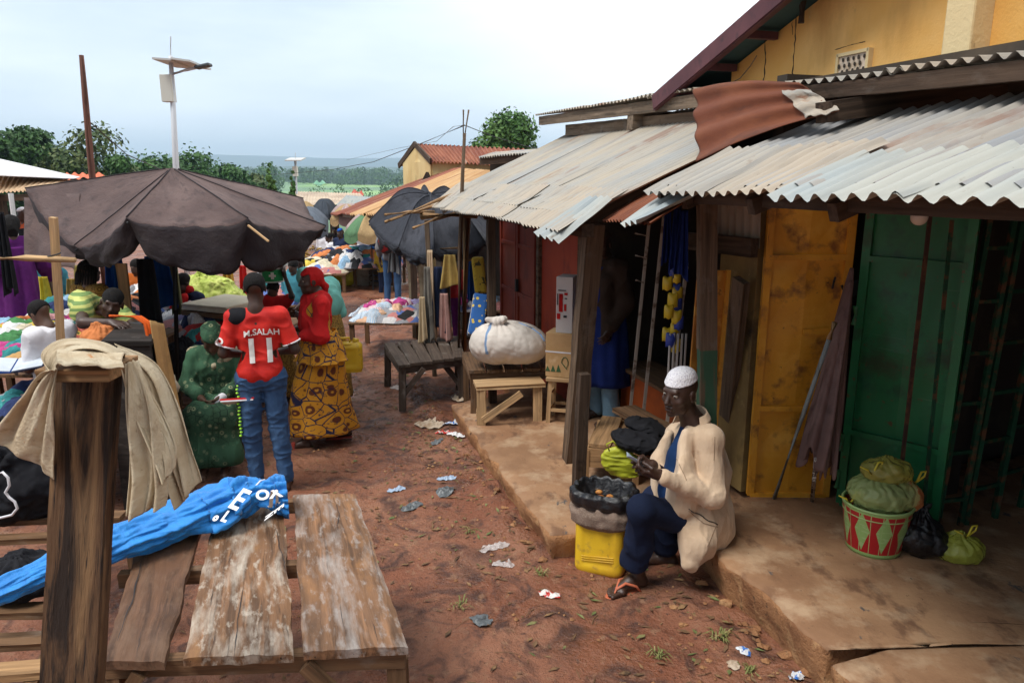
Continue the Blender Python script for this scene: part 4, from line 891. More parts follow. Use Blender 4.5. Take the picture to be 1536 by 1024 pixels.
denim = pm('blue_denim', (.030, .075, .17), [((.055, .12, .24), (7, 7, 3), .45, .68), ((.015, .035, .09), (12, 12, 4), .55, .72)], rough=.85, bump=(((14, 14, 6), 1), ((240, 240, 240), .1)), bd=.007)
white_c = cloth('white_cotton', (.72, .71, .74), .8); black_c = cloth('black_cotton', (.015, .015, .018), .7); mint = cloth('mint_shawl_cloth', (.22, .58, .50), .75); purple_c = cloth('purple_cloth', (.13, .02, .16), .6)
grey_c = cloth('grey_cloth', (.22, .22, .23)); beige_c = cloth('beige_cloth', (.45, .38, .28), .75); brown_c = cloth('brown_cloth', (.07, .045, .032)); navy2 = cloth('dark_blue_cloth', (.02, .03, .07)); royal = cloth('royal_blue_cloth', (.015, .10, .42), .6); indigo = cloth('indigo_tunic', (.012, .028, .16), .65)
whitepaint = pm('white_print', (.80, .76, .72), rough=.7)
yel_pl = pm('yellow_plastic', (.74, .47, .02), [((.60, .34, .02), (4, 4, 4), .45, .66), ((.34, .20, .05), (9, 9, 9), .56, .68, 'noise', .8), ((.16, .10, .04), (30, 30, 8), .66, .72, 'noise', .8)], rough=.45, bump=(((30, 30, 30), .5),), bd=.002, spec=.5)
# --- youth in the red football shirt, seen from behind
def youth():
    b = PZ(405, 735, 0); P = Pose(b, R(14), 1.68, slim=.84, head=(0, .03, 1.60), elL=(-.25, -.03, 1.13), elR=(.26, -.03, 1.13), wrL=(-.10, .20, 1.06), wrR=(.12, .22, 1.06), knL=(-.10, .01, .50), anR=(.13, -.02, .085), anL=(-.09, .0, .085), shL=(-.165, -.01, 1.39), shR=(.165, -.01, 1.39))
    t = thing('person', b, 'youth seen from behind in a red football shirt number 11 and tight blue jeans', 'person')
    s, HP, M = body(P, (-.08, 1, -.1), h=.008); s.o('body', skin_m[0], t, h=.008); k = P.k
    c = Sdf(.01); cap(c, HP, M, k*.98, .007); c.c(HP(0, -.07, -.02), .045, HP(0, -.062, -.06), .036, .03); c.o('hair', hair_m, t, h=.007, clip=dplane(HP(0, -.03, -.055), -(HP(0, .95, 1)-HP(0, 0, 0))))
    s = Sdf(.05); torso(s, P, .022, .93)
    for q in 'LR': e = P['sh'+q].lerp(P['el'+q], .74); s.c(P['sh'+q], .060, e, .064, .03); d = (P['el'+q]-P['sh'+q]).normalized(); s.cut(e+d*.09, (.048, .048, .075))
    s.cut(P.w((0, 0, .74)), (.17, .17, .09))
    cuts = [(P['sh'+q].lerp(P['el'+q], .80), (P['el'+q]-P['sh'+q]).normalized()) for q in 'LR']
    def clip(Pq):
        a = np.full(len(Pq), -1.0)
        for p_, d_ in cuts:
            dd = (Pq-np.array(p_)) @ np.array(d_); r = np.linalg.norm(Pq-np.array(p_), axis=1); a = np.where(r < .16, np.maximum(a, dd), a)
        return np.maximum(a, P.w((0, 0, .86)).z-Pq[:, 2]+.012*np.sin(Pq[:, 0]*25))
    sh = s.o('jersey', jersey, t, h=.0075, disp=folds(.009, 7, 5, (.8, .8, 1.1)), clip=clip)
    for q in 'LR':
        e = P['sh'+q].lerp(P['el'+q], .79); d = (P['el'+q]-P['sh'+q]).normalized(); _, a, b_ = frame(d); g = G(); g.tube([e+(a*math.cos(x)+b_*math.sin(x))*.064 for x in [i*2*math.pi/24 for i in range(24)]], .007, 6, closed=True); g.o('sleeve_trim', white_c, sh, smooth=True)
    rt = P.d((1, 0, 0)); upv = V((0, 0, 1)); o = P.w((.02, -.12, 1.085))
    decal('shirt_number', '11', .25, sh, o+upv*-.02, rt, upv, whitepaint, sh, bold=.006, off=.006)
    decal('shirt_lettering', 'M.SALAH', .063, sh, P.w((.035, -.12, 1.250)), rt, upv, whitepaint, sh, bold=.0012, off=.009, bend=lambda x: -.9*x*x+.02)
    decal('sleeve_badge', 'O', .06, sh, P.w((-.262, -.12, 1.21)), rt, upv, whitepaint, sh, bold=.004, off=.004)
    s = Sdf(.03); s.c(P.w((-.150, -.010, 1.390)), .072, P.w((-.10, -.010, 1.390)), .071); s.o('shoulder_patch', black_c, sh, h=.008)
    s = Sdf(.04); pants(s, P, .108, .073, .056, .93)
    s.o('jeans', denim, t, h=.0075, disp=folds(.010, 11, 9, (.7, .7, 1.3)))
    g = G(); gl = pm('neon_stripe', (.35, .75, .05), rough=.5)
    for i in range(15):
        z = .88-i*.028; p = P.w((-.165-.0*i, -.055, z)); g.ball(p+V((-.010*abs(math.sin(i)), 0, 0)), (.012, .016, .009), 6, 4)
    g.o('neon_stripe', gl, t)
youth()
# --- woman in the red head scarf
def woman_red():
    b = PZ(490, 664, 0); P = Pose(b, R(108), 1.60, head=(0, .06, 1.585), elL=(-.22, .02, 1.12), elR=(.20, .06, 1.12), wrL=(-.12, .24, 1.10), wrR=(.10, .24, 1.12), knL=(-.10, .10, .50), anL=(-.09, .20, .085), knR=(.10, .06, .49), anR=(.10, -.20, .10), chest=(0, .02, 1.28))
    t = thing('person', b, 'woman in a red head scarf and shawl with orange and blue wax print wrap', 'person'); k = P.k
    s, HP, M = body(P, (-.20, 1, -.06), h=.008, hs=1.06); bd_ = s.o('body', skin_m[0], t, h=.0075); eyes(HP, M, bd_, k)
    c = Sdf(.01); cap(c, HP, M, k*1.04, .012, zc=.034); c.c(HP(0, -.09, -.02), .035, HP(.02, -.13, -.07), .03, .02); c.c(HP(.02, -.13, -.07), .028, HP(.03, -.12, -.20), .02, .01)
    c.o('head_scarf', redc, t, h=.007, disp=folds(.006, 18, 4), clip=lambda Pq: np.where((Pq-np.array(HP(0, .02, 0))) @ np.array(HP(0, 1, 0)-HP(0, 0, 0)) > 0, dplane(HP(0, .09, .048), -(HP(0, .30, 1)-HP(0, 0, 0)))(Pq), -1))
    s = Sdf(.05); torso(s, P, .026, 1.0, 1.05); s.o('blouse', ankara, t, h=.009, disp=folds(.010, 9, 6))
    s = Sdf(.05); s.c(P['shL'], .064, P['shR'], .064, .04); s.c(P['shL'], .068, P['elL'], .078); s.c(P['shR'], .068, P.w((.20, .05, 1.15)), .09)
    s.c(P.w((0, .0, 1.37)), .115, P.w((0, .05, 1.20)), .14); s.c(P['elL'], .075, P['elL'].lerp(P['wrL'], .6), .055); s.c(P.w((.05, .1, 1.42)), .05, P.w((-.12, .12, 1.22)), .06)
    s.o('shawl', redc, t, h=.008, disp=folds(.016, 8, 12, (.8, .8, .8)), clip=lambda Pq: P.w((0, 0, 1.05)).z+.06*np.sin(Pq[:, 0]*9)+.05*np.sin(Pq[:, 1]*7)-Pq[:, 2])
    g = G(); W_ = P.w; yw = R(118); skirt(g, [(W_((0, .0, 1.10)), .15, .125, .004, yw), (W_((0, -.01, .95)), .205, .165, .010), (W_((0, .03, .62)), .20, .225, .014), (W_((0, .03, .35)), .195, .26, .018), (W_((0, .01, .13)), .20, .29, .024)], 7, 3); g.o('wrap_skirt', ankara, t, smooth=True, solid=.004)
    g = G(); skirt(g, [(W_((0, .0, 1.12)), .16, .135, .004, yw), (W_((0, 0, .98)), .215, .175, .012), (W_((0, .0, .84)), .26, .215, .022)], 8, 6); g.o('overskirt', ankara, t, smooth=True, solid=.004)
    for q, z in (('L', .085), ('R', .10)):
        F = foot(Sdf(), P['an'+q], P.d((0, 1, 0)), k); g = G(); g.add([F(x*(.050 if z_ else .048), y, z_) for z_ in (-.012, .006) for x, y in ((-1, -.05), (-1, .10), (-.7, .20), (.5, .19), (1, .10), (1, -.05))], [(5, 4, 3, 2, 1, 0), (6, 7, 8, 9, 10, 11)]+[(i, (i+1) % 6, 6+(i+1) % 6, 6+i) for i in range(6)])
        g.tube([F(-.045, .10, .0), F(-.02, .11, .058), F(.02, .11, .056), F(.045, .10, .0)], [.016, .02, .02, .016], 6); g.o('sandal', pm('red_sandal', (.35, .05, .03), rough=.6), t, smooth=False)
woman_red()
# --- woman in the mint shawl with the yellow jerrycan
def jerry(name, base, yaw, w, d, h, label, mat, group=None, tilt=0):
    t = thing(name, base, label, 'jerrycan', group); Rm = Matrix.Rotation(yaw, 3, 'Z') @ Matrix.Rotation(tilt, 3, 'Y'); b = V(base)
    g = G()
    def fn(u, v):
        th = 2*math.pi*u; c, s_ = math.cos(th), math.sin(th); sq = (abs(c)**5+abs(s_)**5)**(-1/5); z = v*h; k = 1 if .05 < v < .9 else (.93 if v <= .05 else .93-(v-.9)*2.2)
        rib = .006*(1 if (.2 < v < .8 and abs(s_) > .8 and abs(c) < .45) else 0)
        return b+Rm @ V((c*sq*w/2*k, s_*sq*(d/2*k-rib), z))
    g.grid(fn, 48, 21, wrap=True); g.add([b+Rm @ V((0, 0, 0))], [])
    top = b+Rm @ V((0, 0, h)); g.lathe([(0, 0), (w*.3, 0), (w*.3, .002), (0, .004)], top-V((0, 0, .012)), 16); g.o('can', mat, t, smooth=True, bevel=0)
    g = G(); g.lathe([(.026, 0), (.03, .01), (.03, .035), (.0, .037)], b+Rm @ V((w*.28, 0, h-.01)), 14, Rm @ V((.25, 0, 1))); g.o('cap', mat, t, smooth=True)
    g = G(); g.tube([b+Rm @ V(p) for p in ((w*.12, 0, h-.02), (w*.08, 0, h+.035), (-w*.25, 0, h+.035), (-w*.33, 0, h-.03))], .014, 8); g.o('handle', mat, t, smooth=True)
    return t
def woman_mint():
    b = PZ(500, 600, 0); b = V((b.x, 7.5, 0)); P = Pose(b, R(80), 1.52, head=(0, .20, 1.50), neck=(0, .08, 1.42), chest=(0, .02, 1.26), elR=(.26, -.06, 1.08), wrR=(.28, -.02, .86), elL=(-.2, .1, 1.1), wrL=(-.1, .25, 1.1))
    t = thing('person', b, 'woman in a mint green shawl and gold print dress carrying a yellow jerrycan', 'person'); yw = R(80)
    s, HP, M = body(P, (0, 1, -.4), h=.01, fine=False, hands={'R': dict(curl=1.0)}); s.o('body', skin_m[0], t, h=.011)
    s = Sdf(.06); s.e(HP(0, -.02, .02), (.10, .11, .11)); s.c(P['shL'], .10, P['shR'], .10); s.c(P['shR'], .09, P['elR'], .085); s.c(P['neck'], .10, P['chest'], .17); s.e(P['chest']+V((0, 0, -.05)), (.2, .2, .2))
    s.o('shawl', mint, t, h=.011, disp=folds(.016, 7, 30), clip=lambda Pq: P.w((0, 0, 1.02)).z-Pq[:, 2])
    g = G(); W_ = P.w; skirt(g, [(W_((0, .0, 1.2)), .16, .13, .004, yw), (W_((0, 0, .95)), .20, .18, .012), (W_((0, .0, .5)), .23, .22, .02), (W_((0, 0, .12)), .24, .25, .03)], 7, 9); g.o('dress', gold_print, t, smooth=True, solid=.004)
    s = Sdf(.03); s.c(P['shR'], .08, P['elR'], .08); s.o('sleeve', gold_print, t, h=.012)
    w = P['wrR']; q = PY(520, 512, 7.15); jerry('jerrycan', (q.x, 7.15, q.z-.30), R(10), .30, .18, .30, 'yellow plastic jerrycan carried by the woman in the mint shawl', yel_pl)
woman_mint()
# --- seated woman in green lace
SEAT = dict(pelvis=(0, 0, .50), hipL=(-.09, .03, .49), hipR=(.09, .03, .49), knL=(-.13, .42, .50), knR=(.13, .42, .50), anL=(-.12, .42, .09), anR=(.12, .42, .09), belly=(0, .03, .66), chest=(0, .06, .85), neck=(0, .07, 1.02), head=(0, .13, 1.14), shL=(-.17, .05, .97), shR=(.17, .05, .97), elL=(-.23, .10, .72), elR=(.23, .10, .72), wrL=(-.08, .30, .64), wrR=(.08, .30, .64))
def seated_green():
    b = PZ(322, 700, 0); b = V((b.x-.02, b.y+.25, 0)); yw = R(192); P = Pose(b, yw, 1.62, slim=.82, **{**SEAT, 'head': (-.02, .17, 1.12), 'shL': (-.155, .05, .97), 'shR': (.155, .05, .97), 'knL': (-.09, .42, .50), 'knR': (.09, .42, .50), 'anL': (-.09, .42, .09), 'anR': (.09, .42, .09)})
    t = thing('person', b, 'seated woman in green lace dress and head wrap looking down at her lap', 'person')
    s, HP, M = body(P, (-.1, 1, -.75), h=.009, hs=1.03); s.o('body', skin_m[1], t, h=.0085)
    c = Sdf(.02); cap(c, HP, M, P.k, .014, zc=.04); c.e(HP(0, -.06, .06), (.09, .09, .075), M); c.o('head_wrap', green_lace, t, h=.008, disp=folds(.008, 16, 8), clip=dplane(HP(0, .09, .045), -(HP(0, .32, 1)-HP(0, 0, 0))))
    s = Sdf(.05); torso(s, P, .026, .48); sleeve(s, P, 'L', .062, .066, .055, .7); sleeve(s, P, 'R', .062, .066, .055, .7); s.o('blouse', green_lace, t, h=.009, disp=folds(.012, 9, 14))
    s = Sdf(.04); s.c(P['shL']+V((0, 0, .02)), .060, P['shR']+V((0, 0, .02)), .060); s.c(P['shL'], .062, P.w((-.02, .13, .88)), .035); s.o('collar_cloth', cream_lace, t, h=.009, disp=folds(.01, 12, 15))
    s = Sdf(.08)
    for q in (-1, 1): s.c(P.w((q*.08, .02, .52)), .11, P.w((q*.11, .40, .53)), .085); s.c(P.w((q*.11, .41, .52)), .085, P.w((q*.12, .46, .16)), .10)
    s.c(P.w((0, .40, .50)), .10, P.w((0, .44, .18)), .12); s.c(P.w((-.12, .42, .48)), .08, P.w((.12, .42, .48)), .08); s.c(P.w((-.16, .46, .18)), .09, P.w((.14, .46, .18)), .09)
    s.o('skirt', green_lace, t, h=.009, disp=folds(.018, 7, 16, (1, 1, .35)), clip=lambda Pq: .10-Pq[:, 2])
    s = Sdf(.01); s.c(P['wrL'].lerp(P['elL'], .12), .034, P['wrL'].lerp(P['elL'], -.10), .034); s.c(P['wrL'].lerp(P['elL'], -.1), .030, P['wrL'].lerp(P['elL'], -.28), .026); s.o('wrist_bandage', white_c, t, h=.007, disp=folds(.006, 20, 3))
    q = PY(358, 600, 5.3); bk = thing('notebook', q, 'red and white notebook resting by the seated woman in green', 'book'); g = G(); g.box(q, (.24, .16, .012), Matrix.Rotation(R(12), 3, 'Z') @ Matrix.Rotation(R(-24), 3, 'X')); g.o('cover', redc, bk)
    g = G(); g.box(q+V((0, -.006, -.010)), (.23, .155, .010), Matrix.Rotation(R(12), 3, 'Z') @ Matrix.Rotation(R(-24), 3, 'X')); g.o('pages', white_c, bk)
    st = thing('wooden_stool', b, 'low wooden stool under the seated woman in green', 'stool'); g = G(); g.box(b+V((0, 0, .38)), (.36, .30, .04)); g.o('seat', wd_mid, st, bevel=.005)
    for x in (-.14, .14):
        for y in (-.11, .11): g = G(); g.beam(b+V((x*1.1, y*1.1, .0)), b+V((x, y, .36)), .04, .04); g.o('leg', wd_mid, st)
seated_green()
# --- generic clothed figure for the people further off
def figure(label, base, yaw, height, skin, hair, top, bottom, skirt_=False, ov=None, head_m=None, h=.013, face=(0, 1, 0), long=.90, sleeves=1.0, hands=None, extra=None, shade=None):
    P = Pose(base, yaw, height, **(ov or {})); t = thing('person', base, label, 'person'); k = P.k
    s, HP, M = body(P, face, h=h, fine=False, hands=hands); s.o('body', skin_m[skin], t, h=h)
    if head_m: c = Sdf(.02); cap(c, HP, M, k, .014, zc=.036); c.e(HP(0, -.07, .03), (.075, .07, .07), M); c.o('head_scarf', head_m, t, h=h, disp=folds(.008, 14, 3), clip=dplane(HP(0, .09, .045), -(HP(0, .45, 1)-HP(0, 0, 0))))
    elif hair: c = Sdf(.01); cap(c, HP, M, k, .008); c.o('hair', hair_m, t, h=h*.8, clip=dplane(HP(0, -.02, -.02), -(HP(0, .62, 1)-HP(0, 0, 0))))
    s = Sdf(.05); torso(s, P, .026, long)
    for q in 'LR':
        e = P['sh'+q].lerp(P['el'+q], min(1, sleeves)); s.c(P['sh'+q], .076*k, e, .068*k, .04)
        if sleeves > 1: s.c(P['el'+q], .066*k, P['el'+q].lerp(P['wr'+q], sleeves-1), .05*k, .03)
    s.o('shirt', top, t, h=h, disp=folds(.012, 9, int(height*100), (.9, .9, .8)))
    if skirt_:
        g = G(); W_ = P.w; skirt(g, [(W_((0, 0, 1.1)), .15*k, .125*k, .004, yaw), (W_((0, 0, .93)), .20*k, .165*k, .01), (W_((0, 0, .5)), .24*k, .21*k, .02), (W_((0, 0, .1)), .27*k, .25*k, .03)], 8, 4, n=48, m=16); g.o('skirt', bottom, t, smooth=True, solid=.004)
    elif bottom: s = Sdf(.04); pants(s, P); s.o('trousers', bottom, t, h=h, disp=folds(.009, 10, 7))
    if extra: extra(P, t, HP, M)
    return P, t, HP, M
stripe = pm('green_yellow_stripe', (.50, .52, .16), [((.12, .22, .07), (4, 4, 22), .50, .54, 'wavez', .9), ((.6, .58, .35), (9, 9, 9), .6, .7)], rough=.85)
# boy in white T-shirt at the left, reading
def bookx(P, t, HP, M):
    q = PY(22, 548, 5.1); b = thing('open_book', q, 'open blue book held by the boy in the white T-shirt', 'book'); Rm = Matrix.Rotation(R(20), 3, 'Z') @ Matrix.Rotation(R(10), 3, 'X')
    for sx in (-1, 1): g = G(); g.box(q+Rm @ V((sx*.10, 0, .01)), (.20, .24, .008), Rm @ Matrix.Rotation(R(-8*sx), 3, 'Y')); g.o('cover', royal if sx < 0 else navy2, b); g = G(); g.box(q+Rm @ V((sx*.10, 0, .018)), (.19, .23, .006), Rm @ Matrix.Rotation(R(-8*sx), 3, 'Y')); g.o('page', cloth('paper', (.55, .6, .66)), b)
q = PY(62, 470, 5.35)
figure('boy in a white T-shirt facing left, reading an open book at the left stall', (q.x+.03, 5.35, .08), R(75), 1.42, 1, True, white_c, brown_c, ov=dict(elL=(-.22, .02, 1.12), elR=(.22, .04, 1.12), wrL=(-.12, .28, 1.08), wrR=(.14, .30, 1.10), head=(0, .07, 1.57)), face=(0, 1, -.45), sleeves=.7, h=.0095, extra=bookx)
# man slumped over the cabinet
def slumped():
    hd = PY(168, 455, 5.72); b = V((hd.x-.15, 6.0, 0)); t = thing('person', b, 'tired man in a striped green and yellow shirt resting on the dark cabinet', 'person')
    nk = PY(148, 464, 5.95); shL = PY(122, 452, 5.80); shR = PY(176, 470, 6.15); elL = PY(124, 484, 5.45); wrL = PY(166, 484, 5.38); elR = PY(205, 490, 5.9); wrR = PY(190, 488, 5.55)
    s = Sdf(.02); HP, M = head(s, hd, (.40, -.92, -.18), (.28, .1, 1), 1.02); s.c(HP(0, -.03, -.06), .05, nk, .055); ch = nk+V((-.05, .15, -.22)); pe = ch+V((0, .25, -.35)); s.c(nk, .06, ch, .11); s.c(ch, .12, pe, .12); s.c(shL, .05, shR, .05)
    for a, c, d in ((shL, elL, wrL), (shR, elR, wrR)): s.c(a, .052, c, .042); s.c(c, .042, d, .029)
    hand(s, wrL, (.93, -.25, -.15), (0, .2, -1), side=1, curl=.35, thumb=.3); hand(s, wrR, (-.8, -.5, -.1), (0, 0, -1), side=-1, curl=.3)
    for q in (-.09, .09): kn = V((pe.x+q, pe.y, .48)); s.c(pe+V((q, 0, 0)), .09, kn, .055); s.c(kn, .055, V((kn.x, kn.y, .08)), .035); foot(s, V((kn.x, kn.y, .085)), (0, -1, 0), 1, False)
    bd_ = s.o('body', skin_m[0], t, h=.0085)
    c = Sdf(.01); cap(c, HP, M, 1.02, .006); c.o('hair', hair_m, t, h=.008, clip=dplane(HP(0, -.0, .045), -(HP(0, .55, 1)-HP(0, 0, 0))))
    s = Sdf(.05); s.c(shL, .085, shR, .08); s.c(nk+V((0, .02, -.06)), .10, ch, .15); s.c(ch, .155, pe, .14); s.c(shL, .085, shL.lerp(elL, .55), .082); s.c(shR, .08, shR.lerp(elR, .6), .075); s.o('shirt', stripe, t, h=.009, disp=folds(.014, 9, 31))
    s = Sdf(.05)
    for q in (-.09, .09): kn = V((pe.x+q, pe.y, .48)); s.c(pe+V((q, 0, -.05)), .115, kn, .08); s.c(kn, .08, V((kn.x, kn.y, .14)), .065)
    s.o('trousers', navy2, t, h=.012)
slumped()
def braids(P, t, HP, M):
    g = G()
    for i in range(16):
        a = -1.9+3.8*i/15; p0 = HP(math.sin(a)*.07, -math.cos(a)*.08-.02, .07); g.tube([p0, HP(math.sin(a)*.10, -math.cos(a)*.10-.03, -.02), HP(math.sin(a)*.10, -math.cos(a)*.10-.05, -.12)], [.010, .012, .006], 6)
    g.o('braids', hair_m, t, smooth=True)
q = PY(135, 425, 7.0); figure('woman with thin black braids standing behind the slumped man, under the brown canopy', (q.x, 7.0, -.02), R(-30), 1.62, 1, True, gold_print, gold_print, skirt_=True, extra=braids)
# purple dress
def purple_x(P, t, HP, M):
    g = G(); W_ = P.w; skirt(g, [(W_((0, 0, 1.36)), .17, .12, .006, R(60)), (W_((0, 0, 1.1)), .18, .15, .02), (W_((0, 0, .6)), .22, .20, .03), (W_((0, 0, .1)), .27, .25, .045)], 7, 12); g.o('robe', purple_c, t, smooth=True, solid=.005)
    s = Sdf(.05); s.c(P['shR'], .07, P.w((.28, .10, 1.15)), .09); s.c(P.w((.28, .10, 1.15)), .09, P.w((.32, .22, 1.02)), .11); s.c(P['shL'], .085, P['elL'], .09); s.o('wide_sleeve', purple_c, t, h=.014, disp=folds(.02, 7, 5))
    c = Sdf(.02); cap(c, HP, M, 1, .012); c.c(HP(0, -.1, 0), .05, HP(0, -.12, -.14), .06); c.o('hair', hair_m, t, h=.011, disp=folds(.01, 20, 5), clip=dplane(HP(0, -.02, -.19), -(HP(0, 1.2, 1)-HP(0, 0, 0))))
q = PY(20, 360, 8.4); figure('woman in a long purple robe seen from behind at the left edge of the market', (q.x, 8.4, .22), R(35), 1.72, 1, False, purple_c, None, ov=dict(elR=(.32, .10, 1.14), wrR=(.36, .30, 1.05)), extra=purple_x, h=.012)
# woman with red scarf under the canopy
def rscarf(P, t, HP, M):
    s = Sdf(.04); s.c(HP(-.05, -.02, -.10), .05, HP(.05, -.02, -.10), .05); s.c(P.w((-.06, .10, 1.42)), .045, P.w((.03, .14, 1.1)), .05); s.c(P.w((.06, .10, 1.42)), .045, P.w((.10, .14, 1.1)), .045); s.o('scarf', redc, t, h=.012, disp=folds(.012, 14, 6))
q = PY(275, 425, 8.6); figure('person in a dark jacket and red scarf sitting under the brown canopy', (q.x, 8.6, -.34), R(170), 1.6, 0, True, navy2, brown_c, ov=dict(wrL=(-.1, .28, 1.05), wrR=(.1, .28, 1.05)), face=(.25, 1, -.3), extra=rscarf, sleeves=1.9)
# child carrying a bucket on the head
def bucket_child(P, t, HP, M):
    s = Sdf(.03); s.c(P['shL'], .07, P['shR'], .07); s.c(HP(.04, .05, -.12), .05, P['chest'], .10); s.o('shawl', redc, t, h=.012, disp=folds(.012, 12, 2))
q = PY(409, 425, 7.7); P_, t_, HP_, M2 = figure('child in red balancing a white and green pail on the head, arm raised', (q.x, 7.7, 0), R(165), 1.30, 0, True, redc, gold_print, skirt_=True, ov=dict(elL=(-.30, .02, 1.50), wrL=(-.22, .05, 1.80), shL=(-.17, 0, 1.42)), extra=bucket_child, hands={'L': dict(d=(0, 0, 1))}, sleeves=.5)
def pail(base, r0, r1, h, label, mat, name='bucket', lid=None):
    t = thing(name, base, label, 'bucket'); g = G(); b = V(base); g.lathe([(r0, 0), (r1, h), (r1+.012, h), (r1+.012, h-.02), (r1+.002, h-.022), (r1+.002, h-.01), (r1-.006, h-.004), (r0-.01, .01), (0, .01)], b, 28); g.o('shell', mat, t, smooth=False)
    if lid: g = G(); g.lathe([(r1+.016, h-.03), (r1+.018, h+.006), (r1*.9, h+.014), (0, h+.016)], b, 28); g.o('lid', lid, t)
    return t
tp = HP_(0, -.02, .125); tp = V((tp.x, tp.y, tp.z-.012)); wp = pm('white_plastic', (.72, .72, .70), rough=.4)
pl = pail(tp, .12, .15, .20, 'white pail with a green label balanced on a child\'s head', wp, lid=wp)
g = G(); g.grid(lambda u, v: tp+V((.150*math.sin((u-.5)*1.5+.35), -.150*math.cos((u-.5)*1.5+.35), .02+.12*v)), 12, 3); g.o('green_label', pm('green_label', (.02, .28, .08), rough=.5), pl)
g = G(); g.box(tp+V((.05, -.153, .08)), (.03, .004, .07)); g.box(tp+V((.05, -.155, .08)), (.07, .004, .022)); g.o('label_mark', whitepaint, pl)
# man standing in the middle shop
def shopman():
    b = PZ(903, 630, ZF); yw = R(120); P = Pose(b, yw, 1.72, head=(0, .05, 1.585), wrL=(-.22, .10, .90), wrR=(.22, .12, .92)); t = thing('person', b, 'man in a dark jacket and long blue tunic standing in the shop doorway', 'person')
    s, HP, M = body(P, (-.55, 1, -.1), h=.009); s.o('body', skin_m[0], t, h=.009)
    c = Sdf(.01); cap(c, HP, M, 1, .010); c.o('cap', brown_c, t, h=.008, clip=dplane(HP(0, .09, .05), -(HP(0, .1, 1)-HP(0, 0, 0))))
    g = G(); W_ = P.w; skirt(g, [(W_((0, 0, 1.40)), .12, .10, .004, yw), (W_((0, .01, 1.2)), .19, .14, .008), (W_((0, 0, .85)), .22, .17, .014), (W_((0, 0, .36)), .25, .20, .022)], 7, 21); g.o('tunic', indigo, t, smooth=True, solid=.005)
    s = Sdf(.05); torso(s, P, .035, .86); sleeve(s, P, 'L', .085, .078, .062, .92); sleeve(s, P, 'R', .085, .078, .062, .92); s.cut(P.w((.02, .24, 1.08)), (.09, .15, .42), None, .03); s.c(P.w((-.15, .10, 1.3)), .05, P.w((-.17, .11, .82)), .05)
    s.o('jacket', cloth('dark_brown_jacket', (.045, .028, .02)), t, h=.009, disp=folds(.015, 7, 23))
    s = Sdf(.04); pants(s, P, .1, .075, .075, .98); s.o('jeans', cloth('light_denim', (.16, .28, .38), .7), t, h=.01, disp=folds(.010, 10, 24))
shopman()
# far people
def backpack(P, t, HP, M): s = Sdf(.04); s.e(P.w((-.04, -.17, 1.22)), (.15, .10, .20)); s.o('backpack', pm('black_red_pack', (.03, .03, .035), [((.35, .02, .02), (4, 4, 4), .52, .56)], rough=.7), t, h=.014, disp=folds(.01, 9, 8))
def atg(x, y): p = PZ(x, y, 0); return (p.x, p.y, gz(p.x, p.y))
p = atg(590, 460); figure('person with a dark backpack, grey top and blue jeans behind the clothes table', p, R(-10), 1.66, 0, True, grey_c, denim, extra=backpack, sleeves=1.6, h=.014)
p = atg(627, 462); figure('person in a beige waistcoat and khaki trousers beside the backpack wearer', p, R(-5), 1.66, 0, True, beige_c, cloth('khaki_cloth', (.16, .13, .09)), sleeves=.4, long=.86, h=.014)
q = PY(675, 425, 9.6); figure('small child in red behind the hanging neckties, under the black umbrella', (q.x, 9.6, .12), R(185), 1.22, 0, True, cloth('red_check', (.45, .03, .04)), purple_c, h=.012, sleeves=.9)
for (x, yh, Y, lab, hm, tm, bm_, yw, hh) in [
    (511, 350, 17.5, 'woman in a bright blue head scarf standing at the far clothes heap', royal, navy2, royal, 150, 1.62),
    (494, 356, 18.2, 'person in pale clothes left of the blue head scarf, far down the lane', None, white_c, navy2, 120, 1.6),
    (527, 358, 18.8, 'person in an orange top bending beyond the blue head scarf', None, cloth('orange_cloth', (.55, .22, .06)), brown_c, 80, 1.55),
    (544, 352, 19.5, 'person in a dark cap and white shirt beneath the striped sunshade', black_c, white_c, stripe, 180, 1.7),
    (558, 356, 18.0, 'person in dark clothes at the far end beside the black umbrella', None, black_c, navy2, 100, 1.66),
    (35, 322, 12.5, 'person in a white cap and orange top behind the purple robe', white_c, cloth('orange_top', (.55, .10, .03)), brown_c, 150, 1.66),
    (12, 330, 9.6, 'dark haired person cut by the left edge behind the purple robe', None, black_c, black_c, 60, 1.7),
    (440, 400, 11.0, 'person in a blue top beyond the woman in the red head scarf', None, cloth('teal_top', (.06, .25, .32)), brown_c, 160, 1.5),
    (497, 362, 21.0, 'person in a red top far off below the grey sunshades', None, redc, navy2, 140, 1.6)]:
    q = PY(x, yh, Y); figure(lab, (q.x, Y, q.z+.11-hh*1.0), R(yw), hh, 0, hm is None, tm, bm_, skirt_=(bm_ is royal), head_m=hm, h=.018, sleeves=.9, ov=dict(wrL=(-.2, .2, .95), wrR=(.18, .22, 1.0)))
